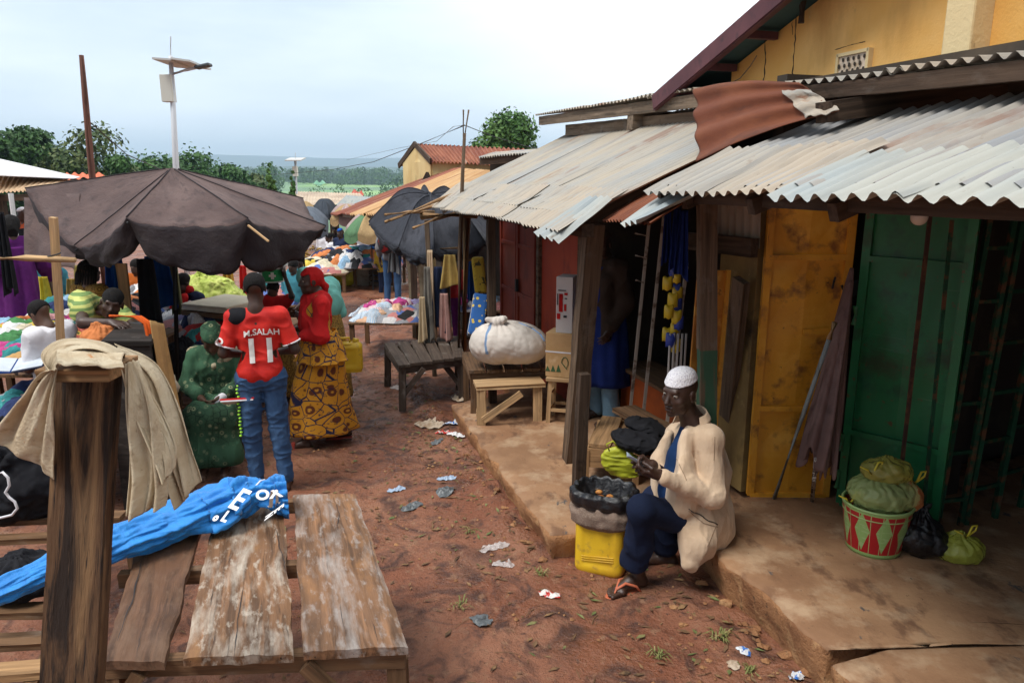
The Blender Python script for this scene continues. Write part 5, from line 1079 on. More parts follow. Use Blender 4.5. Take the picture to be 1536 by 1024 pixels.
# ======================= canopy, timber and tables on the left =======================
canvas = pm('brown_canvas', (.085, .056, .052), [((.13, .088, .080), (1.2, 1.2, 1.2), .42, .62), ((.045, .032, .032), (5, 5, 3), .52, .72), ((.15, .11, .10), (9, 9, 9), .66, .78, 'noise', .6)], rough=.88, bump=(((5, 5, 5), 1), ((22, 22, 22), .3), ((500, 500, 500), .04)), bd=.02)
blkcanvas = pm('black_canvas', (.030, .032, .042), [((.055, .058, .072), (1.4, 1.4, 1.4), .45, .65), ((.014, .015, .02), (6, 6, 4), .52, .72)], rough=.8, bump=(((6, 6, 6), 1),), bd=.02)
def parasol(name, apex, rim, sag, val, mat, label, cat, pole_base, pole_r, pole_m, drape=None, seed=0, sub=18, cur=.0, vmat=None):
    """canopy from apex over rim points (list), each rib straight, panels sagging between, with a hanging valance"""
    t = thing(name, pole_base, label, cat); apex = V(apex); n = len(rim); rim = [V(p) for p in rim]; g = G()
    def top(u, v):
        x = u*n; i = int(x) % n; f = x-int(x); a, b = rim[i], rim[(i+1) % n]; e = a.lerp(b, f); p = apex.lerp(e, v); w = 4*f*(1-f)
        nn = noise.noise(V((p.x*2.2, p.y*2.2, seed)))*.03+noise.noise(V((p.x*7, p.y*7, seed)))*.010
        return p+V((0, 0, -sag*w*v*v*1.0+cur*math.sin(math.pi*v)*(1-.5*w)+nn*min(1, v*3)*(.3+.7*w)-.014*abs(math.sin((f-.5)*22/(v+.35)+v*2))*v*(.35+w)+.02*math.exp(-(min(f, 1-f)/.035)**2)*v))+(apex-e).normalized()*V((1, 1, 0)).length*0
    g.grid(top, n*sub, 22, wrap=True, gf=lambda u, v: V((u*n*1.1, v*1.4, seed)))
    cn_ = g.o('canopy', mat, t, smooth=True, solid=.003)
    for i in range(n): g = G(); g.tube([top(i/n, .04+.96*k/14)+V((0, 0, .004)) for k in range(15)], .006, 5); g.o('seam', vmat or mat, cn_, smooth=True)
    g = G()
    def vl(u, v):
        x = u*n; i = int(x) % n; f = x-int(x); e = top(u, 1); w = 4*f*(1-f); h = val[i] if hasattr(val, '__len__') else val
        h2 = val[(i+1) % n] if hasattr(val, '__len__') else val; hh = (h*(1-f)+h2*f)*(.78+.22*w**.5); c = (apex-e); c.z = 0; c.normalize()
        fo = (.030*math.sin(f*14+seed+noise.noise(V((f*3, v*2, i)))*3)+.03*noise.noise(V((f*5, v*3, i*3.3))))*v*(1-.7*w*.5)
        pin = math.exp(-(min(f, 1-f)/.10)**2)*.10*v
        return e+V((0, 0, -hh*v))+c*(.05*v*v+fo+pin)
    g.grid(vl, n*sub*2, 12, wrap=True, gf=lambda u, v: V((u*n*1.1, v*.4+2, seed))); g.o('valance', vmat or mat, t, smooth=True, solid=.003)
    g = G(); g.tube([V(pole_base), apex+V((0, 0, -.02))], pole_r, 10); g.o('pole', pole_m, t, smooth=True)
    hub = V(pole_base).lerp(apex, .80)
    for i, p in enumerate(rim): g = G(); g.tube([apex+V((0, 0, -.03)), p+V((0, 0, -.025))], .009, 6); g.tube([hub, apex.lerp(p, .52)+V((0, 0, -.04))], .007, 6); g.o('rib', pole_m, t, smooth=True)
    return t, top
pb = PY(262, 600, 6.35); pbase = (pb.x, 6.35, .0)
rimpx = [(38, 285, 7.6), (112, 372, 6.2), (190, 330, 5.75), (372, 330, 5.55), (489, 342, 6.4), (455, 300, 7.9), (300, 292, 8.7), (150, 288, 8.5)]
rim = [PY(*p) for p in rimpx]; apx = PY(258, 252, 6.6)
par, ptop = parasol('market_parasol', apx, rim, .045, [.20, .14, .26, .42, .12, .15, .15, .15], canvas, 'big faded brown square parasol with drooping valance shading the left stalls', 'parasol', pbase, .028, black, seed=2, cur=.0, vmat=pm('shaded_canvas', (.026, .020, .023), [((.042, .033, .034), (2, 2, 2), .45, .65), ((.022, .018, .02), (6, 6, 3), .52, .72)], rough=.88, bump=(((7, 7, 7), 1),), bd=.02))  # valance canvas coloured darker than the top: its shade is painted in
g = G(); g.beam(PY(372, 338, 5.50), PY(403, 362, 5.42), .012, .012); g.o('rib_tip', wd_pale, par)
def dr(u, v):
    a, b, c, d = PY(36, 296, 7.7), PY(120, 290, 7.0), PY(40, 385, 7.3), PY(108, 405, 6.2); p = a.lerp(b, u).lerp(c.lerp(d, u), v)
    return p+V((0, -.04*math.sin(u*16+v*2)*v, .03*noise.noise(V((u*4, v*4, 1)))))
g = G(); g.grid(dr, 40, 16, gf=lambda u, v: V((u, v, 5))); g.o('side_curtain', canvas, par, smooth=True, solid=.003)
# leaning timber post with its cap board and the cloth over it
top_ = PY(134, 560, 2.02); bot = PY(104, 1120, 1.86); ax_ = (bot-top_).normalized()
tp = thing('timber_post', bot, 'massive weathered squared timber post leaning in the left foreground, cap board nailed on top', 'post')
postm = pm('old_timber', (.10, .052, .026), [((.022, .013, .009), (1.5, 13, 13), .46, .58, 'warp'), ((.22, .125, .06), (1.1, 16, 9), .55, .70, 'warp', .9), ((.40, .24, .12), (1.6, 30, 10), .66, .78, 'noise', .8), ((.015, .010, .008), (4, 60, 60), .58, .66), ((.012, .008, .006), (12, 16, 16), .70, .74)], rough=.8, bump=(((2.2, 34, 34), 1), ((5, 9, 9), .8), ((20, 90, 90), .3)), bd=.012)
g = G(); g.beam(bot, top_, .158, .06, up=(0, -1, .1), jit=.004); g.o('post', postm, tp, smooth=False)
capm = wood('cap_timber', (.30, .17, .08), dark=.3, grey=.3)
c0 = PY(80, 552, 1.97); c1 = PY(187, 552, 1.97); g = G(); g.beam(c0, c1, .17, .034, jit=.002); g.o('cap_board', capm, tp, bevel=.004)
# beige cloth draped over the top
burlap = pm('stained_cotton', (.52, .41, .27), [((.62, .53, .38), (4, 4, 4), .42, .62), ((.30, .20, .11), (6, 6, 6), .58, .70, 'noise', .8), ((.50, .17, .03), (7, 3, 2), .64, .70, 'noise', .8), ((.26, .18, .11), (26, 26, 26), .62, .70, 'noise', .6)], rough=.92, bump=(((12, 12, 12), .8), ((300, 300, 300), .2), ((36, 36, 36), .45)), bd=.013)
dc = thing('draped_cloth', c0, 'stained beige cloth draped over the top of the timber post', 'cloth')
def drape(L, Rr, N, M_, seed, amp):
    """surface swept between left outline L and right outline Rr (lists of (px,py,Y)) """
    def cat(Pts, t):
        n = len(Pts)-1; x = t*n; i = min(n-1, int(x)); f = x-i; p0, p1, p2, p3 = Pts[max(0, i-1)], Pts[i], Pts[i+1], Pts[min(n, i+2)]
        return .5*((2*p1)+(p2-p0)*f+(2*p0-5*p1+4*p2-p3)*f*f+(3*p1-p0-3*p2+p3)*f**3)
    A = [PY(*p) for p in L]; B = [PY(*p) for p in Rr]
    def fn(u, v):
        a, b = cat(A, v), cat(B, v); p = a.lerp(b, u); k = min(1, v*1.6+.15)
        w = noise.noise(V((u*3+seed, v*.8, seed)))*1.3
        return p+V((.2*amp*math.sin(v*5+u*9), -amp*k*(math.sin(u*11+w*3+seed)+.5*math.sin(u*23+w*2+v*2)+1.2*noise.noise(V((u*6, v*2.5, seed)))), .3*amp*noise.noise(V((u*8, v*8, seed)))))
    return fn
def drp(L, Rr, seed, amp, name='fold', N=70, M2=60, mat=None, par=None):
    g = G(); g.grid(drape(L, Rr, N, M2, seed, amp), N, M2, gf=lambda u, v: V((u*.5, v*.8, seed))); return g.o(name, mat or burlap, par or dc, smooth=True, solid=.0025)
drp([(82, 556, 1.84), (60, 560, 1.87), (30, 600, 1.95), (0, 640, 2.0), (-14, 658, 2.02)], [(88, 540, 1.90), (82, 600, 1.86), (84, 650, 1.88), (82, 690, 1.9), (84, 716, 1.92)], 3, .012, 'left_fall')
drp([(84, 532, 2.06), (82, 520, 2.0), (84, 528, 1.90), (84, 540, 1.86), (86, 546, 1.85)], [(186, 556, 2.08), (188, 530, 2.0), (184, 538, 1.92), (184, 546, 1.86), (184, 552, 1.84)], 5, .008, 'top_fold', 40, 30)
drp([(78, 560, 1.86), (62, 530, 1.90), (95, 508, 2.0), (150, 512, 2.06), (190, 536, 2.08), (228, 590, 2.05), (262, 660, 2.0), (262, 700, 1.98)], [(70, 610, 1.88), (84, 548, 1.88), (110, 526, 1.93), (150, 526, 1.94), (178, 548, 1.95), (194, 610, 1.93), (226, 690, 1.9), (240, 730, 1.88)], 8, .008, 'outer_fall')
drp([(186, 545, 1.96), (186, 600, 1.93), (188, 660, 1.92), (192, 720, 1.9), (190, 775, 1.88)], [(206, 540, 2.0), (232, 610, 1.96), (245, 670, 1.94), (250, 730, 1.92), (243, 762, 1.9)], 11, .016, 'front_fall')
drp([(190, 540, 2.10), (218, 580, 2.12), (232, 640, 2.1), (250, 700, 2.08), (268, 760, 2.06)], [(170, 515, 2.12), (236, 545, 2.16), (270, 610, 2.16), (288, 670, 2.14), (300, 722, 2.12)], 14, .018, 'back_fall')
# ---- plank table in the foreground
tb = thing('plank_table', PZ(520, 1000, .0), 'worn market table of three wide paint-spattered planks in the left foreground', 'table')
def plankmat(name, c, wht, rst):
    return pm(name, c, [(dk(c, .45), (1.1, 12, 12), .42, .62, 'warp'), (dk(c, 1.8), (1.6, 22, 10), .55, .75), (rst, (2.2, 5, 5), .58, .70, 'noise', .7), (wht, (2.6, 9, 6), .50, .70, 'noise', .8), (wht, (11, 26, 16), .54, .66, 'noise', .55), ((.02, .014, .010), (1.6, 70, 50), .66, .70), (wht, (34, 34, 34), .70, .73, 'noise', .9)], rough=.62, rl=((6, 6, 6), .4, .7, .9), spec=.35, bump=(((2, 40, 40), 1), ((16, 16, 16), .5)), bd=.004)
pmA = plankmat('plank_brown', (.12, .058, .030), (.15, .085, .05), (.05, .028, .018)); pmB = plankmat('plank_floury', (.19, .095, .045), (.50, .44, .36), (.32, .16, .06)); pmC = plankmat('plank_grey', (.20, .10, .048), (.36, .32, .29), (.30, .14, .05))
ZT = .75
def board(name, c, mat, th, par, seed, n=44):
    """c: near-left, near-right, far-right, far-left corners"""
    c = [V(p) for p in c]; g = G(); r = 22; vs = []; gs = []; L = (c[3]-c[0]).length; wd = (c[1]-c[0]).length
    for lay in (0, 1):
        for i in range(n+1):
            for j in range(r+1):
                u, v = j/r, i/n; a = c[0].lerp(c[3], v); b = c[1].lerp(c[2], v); e = noise.noise(V((v*L*4, seed, 0)))*.012+noise.noise(V((v*L*14, seed, 0)))*.005
                e2 = noise.noise(V((v*L*4, seed+9, 0)))*.012+noise.noise(V((v*L*14, seed+9, 0)))*.005; p = a.lerp(b, u)+(b-a).normalized()*(e*(1-u)*1.0+e2*u)
                nd = noise.noise(V((u*wd*18, seed+3, 0)))*.008; p += (c[3]-c[0]).normalized()*nd*(1 if i == 0 else 0)
                z = -th*lay+(.004*noise.noise(V((u*3, v*4, seed)))+.0035*noise.noise(V((u*wd*40, v*L*3, seed))))*(1-lay)-(.006*((abs(u-.5)*2)**12))*(1-lay); vs.append(p+V((0, 0, z))); gs.append(V((v*L+seed*1.7, u*wd, -th*lay)))
    W1 = r+1; o = (n+1)*W1
    fs = [(i*W1+j, i*W1+j+1, (i+1)*W1+j+1, (i+1)*W1+j) for i in range(n) for j in range(r)]
    fs += [(o+i*W1+j, o+(i+1)*W1+j, o+(i+1)*W1+j+1, o+i*W1+j+1) for i in range(n) for j in range(r)]
    fs += [(i*W1, (i+1)*W1, o+(i+1)*W1, o+i*W1) for i in range(n)]+[(i*W1+r, o+i*W1+r, o+(i+1)*W1+r, (i+1)*W1+r) for i in range(n)]
    fs += [(j, o+j, o+j+1, j+1) for j in range(r)]+[(n*W1+j, n*W1+j+1, o+n*W1+j+1, o+n*W1+j) for j in range(r)]
    g.add(vs, fs, gs); b = g.o(name, mat, par); return b
def crackline(pix, z, par, w=.004):
    g = G(); q = []
    for i in range(len(pix)-1):
        for k in range(7): t = k/7; q.append(PZ(pix[i][0]*(1-t)+pix[i+1][0]*t+random.uniform(-1.2, 1.2), pix[i][1]*(1-t)+pix[i+1][1]*t, z))
    n = len(q); vs = []
    for i, p in enumerate(q): ww = w*random.uniform(.4, 1)*min(1, (min(i, n-1-i)+1)/4); vs += [p+V((-ww/2, 0, 0)), p+V((ww/2, 0, 0))]
    g.add(vs, [(2*i, 2*i+1, 2*i+3, 2*i+2) for i in range(n-1)]); g.o('crack', black, par)
P3 = board('plank', [PZ(455, 977, ZT), PZ(612, 968, ZT), PZ(533, 740, ZT), PZ(440, 741, ZT)], pmC, .035, tb, 2)
P2 = board('plank', [PZ(274, 986, ZT), PZ(440, 980, ZT), PZ(424, 742, ZT), PZ(328, 745, ZT)], pmB, .035, tb, 5)
P1 = board('plank', [PZ(155, 990, ZT), PZ(246, 992, ZT), PZ(300, 790, ZT), PZ(215, 782, ZT)], pmA, .035, tb, 8)
crackline([(500, 745), (508, 770), (505, 800)], ZT+.004, P3); crackline([(510, 905), (520, 960)], ZT+.004, P3, .003); crackline([(352, 985), (356, 930), (368, 870)], ZT+.004, P2); crackline([(413, 790), (422, 830), (430, 860)], ZT+.004, P2); crackline([(315, 985), (330, 920)], ZT+.004, P2, .003); crackline([(175, 960), (200, 895), (215, 830)], ZT+.004, P1, .006); crackline([(205, 985), (212, 940)], ZT+.004, P1, .003)
crackline([(366, 768), (372, 810)], ZT+.004, P2, .003); crackline([(572, 880), (560, 830), (548, 790)], ZT+.004, P3, .002)
zb = ZT-.04
for a, b in ((PZ(150, 1000, zb-.03), PZ(608, 984, zb-.03)), (PZ(180, 868, zb-.02), PZ(560, 846, zb-.02)), (PZ(200, 775, zb-.02), PZ(530, 752, zb-.02))): g = G(); g.beam(a, b, .05, .065, jit=.004); g.o('cross_rail', wd_mid, tb)
for x, y in ((596, 992), (170, 1008), (200, 790), (520, 765)): p = PZ(x, y, zb-.06); g = G(); g.beam(V((p.x, p.y, 0)), p, .07, .06, jit=.004); g.o('leg', wd_mid, tb)
a = PZ(470, 1000, zb-.05); g = G(); g.beam(a+V((-.02, -.03, .03)), a+V((.38, -.03, -.42)), .05, .03, up=(0, -1, 0), jit=.003); g.o('brace', wd_mid, tb)
a = PZ(225, 1012, zb-.05); g = G(); g.beam(a+V((-.02, -.03, .03)), a+V((-.34, -.03, -.42)), .05, .03, up=(0, -1, 0), jit=.003); g.o('brace', wd_mid, tb)
# slatted rack at the lower left
rk = thing('slatted_rack', PZ(20, 1000, .2), 'rough slatted timber rack behind the post in the lower left corner', 'rack')
for y0, y1, m_ in ((918, 912, wd_mid), (966, 956, wd_mid), (1012, 996, wd_raw)): g = G(); g.beam(PZ(-60, y0, .62), PZ(150, y1, .62), .085, .03, jit=.006); g.o('slat', m_, rk)
g = G(); g.beam(PZ(-60, 782, .62), PZ(185, 774, .62), .09, .03, jit=.006); g.o('slat', wd_mid, rk); g = G(); g.beam(PZ(-60, 812, .60), PZ(185, 800, .60), .07, .03, jit=.006); g.o('slat', wd_mid, rk)
g = G(); g.beam(PZ(110, 930, .57), PZ(30, 1060, .57), .05, .06, jit=.005); g.o('rail', wd_mid, rk)
for x, y in ((40, 1100), (120, 880), (-40, 880)): p = PZ(x, y, .56); g = G(); g.beam(V((p.x, p.y, 0)), p, .07, .06, jit=.004); g.o('leg', wd_mid, rk)
# ---- folded blue parasol lying on the table
bluec = pm('blue_nylon', (.010, .19, .56), [((.014, .26, .70), (4, 4, 4), .42, .66), ((.006, .12, .40), (9, 9, 5), .55, .74, 'noise', .8)], rough=.55, bump=(((14, 14, 14), 1), ((5, 40, 5), .6)), bd=.012, spec=.4, sheen=.2)
bu = thing('folded_parasol', PZ(250, 800, ZT), 'folded bright blue parasol with white lettering lying across the plank table', 'parasol')
pts = [(-30, 898, .80), (40, 868, .82), (110, 838, .84), (180, 812, .84), (240, 790, .84), (300, 768, .84), (345, 752, .85), (372, 744, .86), (392, 740, .87), (412, 742, .85), (430, 745, .83)]
C_ = [PZ(x, y, z) for x, y, z in pts]; Rv = [.045, .06, .075, .09, .105, .125, .125, .095, .062, .085, .10]; Rh = [.035, .05, .058, .062, .07, .082, .088, .085, .062, .075, .08]
def bt(u, v):
    n = len(C_)-1; x = v*n; i = min(n-1, int(x)); f = x-i; f = f*f*(3-2*f)*.5+f*.5; c = C_[i].lerp(C_[i+1], f); a = Rv[i]+(Rv[i+1]-Rv[i])*f; b = Rh[i]+(Rh[i+1]-Rh[i])*f
    d = (C_[min(n, i+1)]-C_[max(0, i-0)]).normalized(); s_ = V((-d.y, d.x, 0)).normalized(); th = 2*math.pi*u; tw = th+v*1.5
    fo = .12*math.sin(5*tw+3*noise.noise(V((v*5, 0, 2))))+.07*math.sin(9*tw-v*3+3*noise.noise(V((v*7, 3, 2))))+.30*noise.noise(V((math.cos(tw)*1.6, math.sin(tw)*1.6, v*11)))+.16*abs(noise.noise(V((math.cos(tw)*4, math.sin(tw)*4, v*26))))
    if v > .82: fo += .25*math.sin(7*tw)*(v-.82)/.18
    fo = abs(fo)*1.3-.1
    return c+s_*(math.cos(th)*a*(1+fo))+V((0, 0, math.sin(th)*b*(1+fo)))+V((0, 0, max(0, .0)))
g = G(); g.grid(bt, 120, 170, wrap=True, gf=lambda u, v: V((u*.6, v*1.8, 0))); cl = g.o('folded_canopy', bluec, bu, smooth=True)
for x, y, tx, sz, an in ((352, 757, 'E', .15, -35), (338, 776, 'L', .07, -30), (325, 775, 'o', .05, -30), (408, 742, 'OX', .075, 25), (416, 762, 'E', .07, -75), (402, 772, 'N', .06, -80)):
    o_ = PZ(x-4, y+5, .93); rt = V((math.cos(R(an)), math.sin(R(an)), 0)); upv = V((-rt.y, rt.x, 0)); upv = (upv*.8+V((0, 0, .55))).normalized()
    try: decal('lettering', tx, sz, cl, o_, rt, upv, whitepaint, cl, off=.005, bold=.003)
    except Exception as e_: print('decal', e_)
g = G(); q = C_[8]; g.tube([q+V((math.cos(i*.7)*.0+.062*math.cos(i*math.pi/6)*.3, .066*math.cos(i*math.pi/6), .066*math.sin(i*math.pi/6))) for i in range(12)], .005, 5, closed=True); g.o('tie_cord', white_c, bu)
# ---- dark bags and coil of cord at the far left
blkpl = pm('black_polythene', (.010, .010, .012), rough=.32, spec=.6, bump=(((14, 14, 14), 1), ((40, 40, 40), .5)), bd=.012)
def bag(name, base, r, h, label, mat, knot=True, seed=0, amp=.012, hh=.008, cat='bag', sq=(1, 1), group=None):
    t = thing(name, base, label, cat, group); b = V(base); s = Sdf(.05); s.e(b+V((0, 0, h*.42)), (r*sq[0], r*sq[1], h*.45)); s.e(b+V((r*.15, 0, h*.25)), (r*.9*sq[0], r*.9*sq[1], h*.3)); s.c(b+V((0, 0, h*.7)), r*.35, b+V((0, 0, h*.9)), r*.14)
    if knot: s.c(b+V((0, 0, h*.9)), r*.12, b+V((r*.3, 0, h*1.05)), r*.10, .02); s.c(b+V((0, 0, h*.9)), r*.12, b+V((-r*.25, 0, h*1.03)), r*.08, .02)
    cx, cy = b.x, b.y
    def dsp(P):
        th = np.arctan2(P[:, 1]-cy, P[:, 0]-cx); zz = np.clip((P[:, 2]-b.z)/h, 0, 1.2); return -amp*(np.abs(np.sin(th*6+sn(P, 5, seed)*3))-.5)*np.clip(zz*1.6-.6, 0, 1)*1.3-amp*.8*sn(P, 8, seed)-amp*.55*np.abs(sn(P, 20, seed+3))
    s.o('bag', mat, t, h=hh, disp=dsp, clip=lambda P: b.z-P[:, 2]); return t
bag('black_bag', PZ(20, 770, .62), .24, .55, 'big black sack with a pale cord looped on it at the left edge', black_c, False, 4, .03, .012, sq=(1.3, 1))
bag('black_bag', PZ(95, 720, .62), .20, .42, 'black sack tucked behind the foot of the timber post', black_c, False, 6, .03, .012)
bag('black_bag', PZ(30, 880, .64), .17, .13, 'flat black bag on the rack in the lower left corner', black_c, False, 8, .02, .01, sq=(1.4, 1))
g = G(); g.tube([PY(x, y, 2.35) for x, y in ((-10, 712), (4, 708), (12, 716), (14, 728), (8, 738), (14, 746), (22, 752), (26, 762), (18, 772), (2, 776), (-10, 778))], .0045, 6); fin(g.o('cord', white_c, smooth=True), 'pale looped cord hanging on the black sack at the left edge', 'cord')
# upright sticks
g = G(); g.beam(PY(93, 540, 4.1), PY(80, 326, 4.0), .034, .03, up=(0, -1, 0), jit=.003); fin(g.o('wooden_stake', wd_pale), 'pale upright stake of the stick cross at the left stall', 'stake')
g = G(); g.tube([PY(-20, 388, 3.93), PY(40, 387, 3.93), PY(113, 390, 3.93)], [.016, .018, .014], 8); fin(g.o('wooden_rail', wd_pale, smooth=True), 'pale round stick tied across the upright stake as a rail', 'stake')
g = G(); q = PY(82, 390, 3.96); g.tube([q+V((.028*math.cos(i*math.pi/5), .05*math.sin(i*math.pi/5)*.8, .01*i/3)) for i in range(12)], .004, 5); fin(g.o('binding', black), 'dark binding lashing the two sticks together', 'binding')
# cabinet the man leans on, with straps and cloths over it
cb = thing('cabinet', PZ(200, 640, 0), 'dark sooty chest-high cabinet the striped shirt man rests on', 'cabinet'); cm = wood('cabinet_wood', (.035, .028, .024), grey=.3)
ca, cb_, cc_ = PY(150, 492, 5.6), PY(218, 494, 5.0), PY(238, 484, 5.75)
ctr = (ca+cb_)/2; ex = (cb_-cc_); zt_ = 1.27; f1 = V((cb_.x, cb_.y, zt_)); f2 = V((cc_.x, cc_.y, zt_)); f1 = PY(226, 503, 4.95); f2 = PY(240, 486, 5.5); f3 = PY(176, 486, 5.5); f0 = PY(150, 506, 4.95); f0.z = f1.z = f2.z = f3.z = 1.26
g = G(); q = [f0, f1, f2, f3]; g.add([p+V((0, 0, -.02)) for p in q]+[p+V((0, 0, .02)) for p in q], [(3, 2, 1, 0), (4, 5, 6, 7)]+[(i, (i+1) % 4, 4+(i+1) % 4, 4+i) for i in range(4)]); g.o('top', cm, cb, bevel=.006)
g = G(); m4 = sum(q, V((0, 0, 0)))/4; q2 = [m4.lerp(p, .93) for p in q]; g.add([V((p.x, p.y, 0)) for p in q2]+[V((p.x, p.y, zt_-.02)) for p in q2], [(3, 2, 1, 0), (4, 5, 6, 7)]+[(i, (i+1) % 4, 4+(i+1) % 4, 4+i) for i in range(4)]); g.o('carcass', cm, cb)
tanc = cloth('tan_cloth', (.50, .30, .12), .75); orc = cloth('orange_cloth2', (.62, .10, .015), .7)
def hang(name, p0, p1, drop, mat, label, cat, group=None, amp=.02, seed=0, nu=24, nv=26, taper=0, off=(0, 0, 0), flare=.0):
    g = G(); p0, p1 = V(p0), V(p1); ax = (p1-p0); nn = V((-ax.y, ax.x, 0)).normalized(); nn = -nn if nn.y > 0 else nn
    def fn(u, v):
        uu = .5+(u-.5)*(1-taper*(1-v)+flare*v); p = p0+ax*uu; w = noise.noise(V((u*2+seed, v*.7, seed)))*2
        return p+V((0, 0, -drop*v*(1+.06*math.sin(u*5+seed))))+nn*(amp*(.4+v)*(math.sin(u*13+w+seed)+.5*math.sin(u*29+w*2)))+V(off)*v
    g.grid(fn, nu, nv, gf=lambda u, v: V((u*ax.length, v*drop, seed))); return fin(g.o(name, mat, smooth=True, solid=.004), label, cat, group)
hang('hanging_cloth', PY(225, 480, 5.05), PY(246, 486, 5.5), 1.0, tanc, 'long tan cloth hanging down the right end of the dark cabinet', 'cloth', amp=.012, off=(.12, -.1, 0))
for k in range(3): g = G(); q = PY(212+k*5, 478, 5.15+k*.06); g.tube([q+V((-.25, .05, .01)), q+V((-.05, 0, .015)), q+V((.03, -.02, -.03)), q+V((.07, -.05, -.25)), q+V((.08, -.06, -.75-.04*k))], .011, 6); fin(g.o('orange_strap', orc, smooth=True), 'flat orange strap hanging over the corner of the dark cabinet', 'strap', 'orange straps over the cabinet')
# clothes hanging under the canopy
for i, (x0, x1, y, Y, dr_, m_, lab) in enumerate([(150, 192, 388, 7.4, .6, royal, 'bright blue garment hanging left of the pale wooden board under the canopy'), (196, 236, 388, 7.2, .72, black_c, 'black jacket hanging between the two blue garments under the canopy'), (206, 262, 384, 7.6, .55, royal, 'bright blue jacket hanging right of the black jacket under the canopy'),
    (100, 148, 398, 8.6, .9, cloth('olive_cloth', (.30, .24, .08)), 'olive yellow cloth hanging behind the woman with braids')]):
    hang('hanging_garment', PY(x0, y, Y), PY(x1, y, Y), dr_, m_, lab, 'garment', amp=.035, seed=i*3+1, taper=.4)
g = G(); q = PY(182, 395, 7.1); g.beam(q+V((0, 0, -.75)), q, .10, .03, up=(0, -1, 0), jit=.004); fin(g.o('wooden_board', wd_pale), 'pale upright board between the blue and black garments', 'board')
print('12 ok')
# ======================= heaps of clothes and goods =======================
def heapz(x, y, cx, cy, rx, ry, z0, hh): d = ((x-cx)/rx)**2+((y-cy)/ry)**2; return z0+hh*max(0, 1-d)**.7
COLS = {'pale pink': (.70, .36, .38), 'white': (.74, .73, .72), 'light blue': (.30, .48, .66), 'red': (.50, .03, .03), 'black': (.015, .015, .018), 'navy': (.02, .035, .11), 'orange': (.66, .22, .07), 'teal': (.04, .26, .26), 'grey': (.30, .30, .32), 'peach': (.72, .44, .28), 'lilac': (.40, .34, .58), 'yellow': (.70, .52, .08), 'green': (.07, .24, .08), 'magenta': (.52, .06, .24), 'bright blue': (.02, .14, .55), 'cream': (.66, .58, .42)}
def garment(cx, cy, zf, r, colr, seed, lab, group, striped=False):
    rr = random.Random(seed); yaw = rr.uniform(0, 6.3); c, s_ = math.cos(yaw), math.sin(yaw); asp = rr.uniform(.45, .9); ph = rr.uniform(0, 6)
    g = G(); lift = rr.uniform(.01, .05)
    def fn(u, v):
        th = 2*math.pi*u; q = v; rad = r*q*(1+.28*math.sin(th*2+ph)+.22*math.sin(th*3+ph*2)+.12*math.sin(th*7+ph)); x = rad*math.cos(th); y = rad*math.sin(th)*asp
        X, Y = cx+x*c-y*s_, cy+x*s_+y*c; n = noise.noise(V((X*9, Y*9, seed)))*.030+abs(noise.noise(V((X*22, Y*22, seed))))*.030
        return V((X, Y, zf(X, Y)+lift*(1-q**3)+n*(1-q*.4)+.012-.03*q**6))
    g.grid(fn, 26, 9, wrap=True, gf=lambda u, v: V((u*1.5, v*.5, seed)))
    nm = 'garment_'+colr.replace(' ', '_')+('_stripe' if striped else '')
    b = COLS[colr]; m = MATS.get(nm) or pm(nm, b, [(dk(b, .6), (5, 5, 5), .42, .66)]+([((.75, .72, .7), (26, 26, 0), .50, .56, 'wavex', .9)] if striped else [])+[(tuple(min(1, x*1.3+.02) for x in b), (9, 9, 9), .58, .7)], rough=.88, bump=(((20, 20, 20), 1),), bd=.008)
    return fin(g.o('garment', m, smooth=True), lab, 'garment', group)
def heap(label, cx, cy, rx, ry, z0, hh, n, r, cols, seed, where, table=True, core='grey'):
    rr = random.Random(seed); g = G()
    zf = lambda x, y: heapz(x, y, cx, cy, rx, ry, z0, hh)
    g.grid(lambda u, v: V((cx+rx*1.02*v*math.cos(6.2832*u), cy+ry*1.02*v*math.sin(6.2832*u), zf(cx+rx*v*math.cos(6.2832*u), cy+ry*v*math.sin(6.2832*u))-.01+.03*noise.noise(V((v*math.cos(6.28*u)*8, v*math.sin(6.28*u)*8, seed))))), 48, 14, wrap=True)
    mm = pm('mixed_cloth_'+core, COLS[core], [((.5, .2, .18), (6, 6, 6), .56, .58, 'vorc'), ((.1, .16, .4), (6.3, 6.3, 6.3), .72, .74, 'vorc'), ((.65, .62, .6), (7, 7, 7), .84, .86, 'vorc'), ((.02, .02, .02), (5, 5, 5), .88, .89, 'vorc')], rough=.9, bump=(((12, 12, 12), 1), ((40, 40, 40), .5)), bd=.03)
    o = g.o('clothes_heap', mm, smooth=True); o['kind'] = 'stuff'
    for i in range(n):
        a = rr.uniform(0, 6.28); q = rr.random()**.55; x, y = cx+rx*.92*q*math.cos(a), cy+ry*.92*q*math.sin(a); c = rr.choice(cols); st = c in ('white', 'light blue', 'pale pink') and seed % 2 == 0
        garment(x, y, lambda X, Y: zf(X, Y), r*rr.uniform(.7, 1.3), c, seed*100+i, f"crumpled {c} {'striped ' if st else ''}garment lying on {where}", f"{c} garments on {where}", st)
    if table:
        t = thing('stall_table', (cx, cy, 0), label, 'table'); g = G()
        for k in range(5): x0 = cx-rx*.95+2*rx*.95*k/5; g.beam(V((x0+rx*.19, cy-ry, z0-.02)), V((x0+rx*.19, cy+ry, z0-.02)), rx*.36, .025, jit=.003)
        g.o('top', wd_mid, t)
        for sx in (-1, 1):
            for sy in (-1, 1): g = G(); g.beam(V((cx+sx*rx*.88, cy+sy*ry*.9, gz(cx, cy)-.02)), V((cx+sx*rx*.88, cy+sy*ry*.9, z0-.03)), .06, .06, jit=.004); g.o('leg', wd_mid, t)
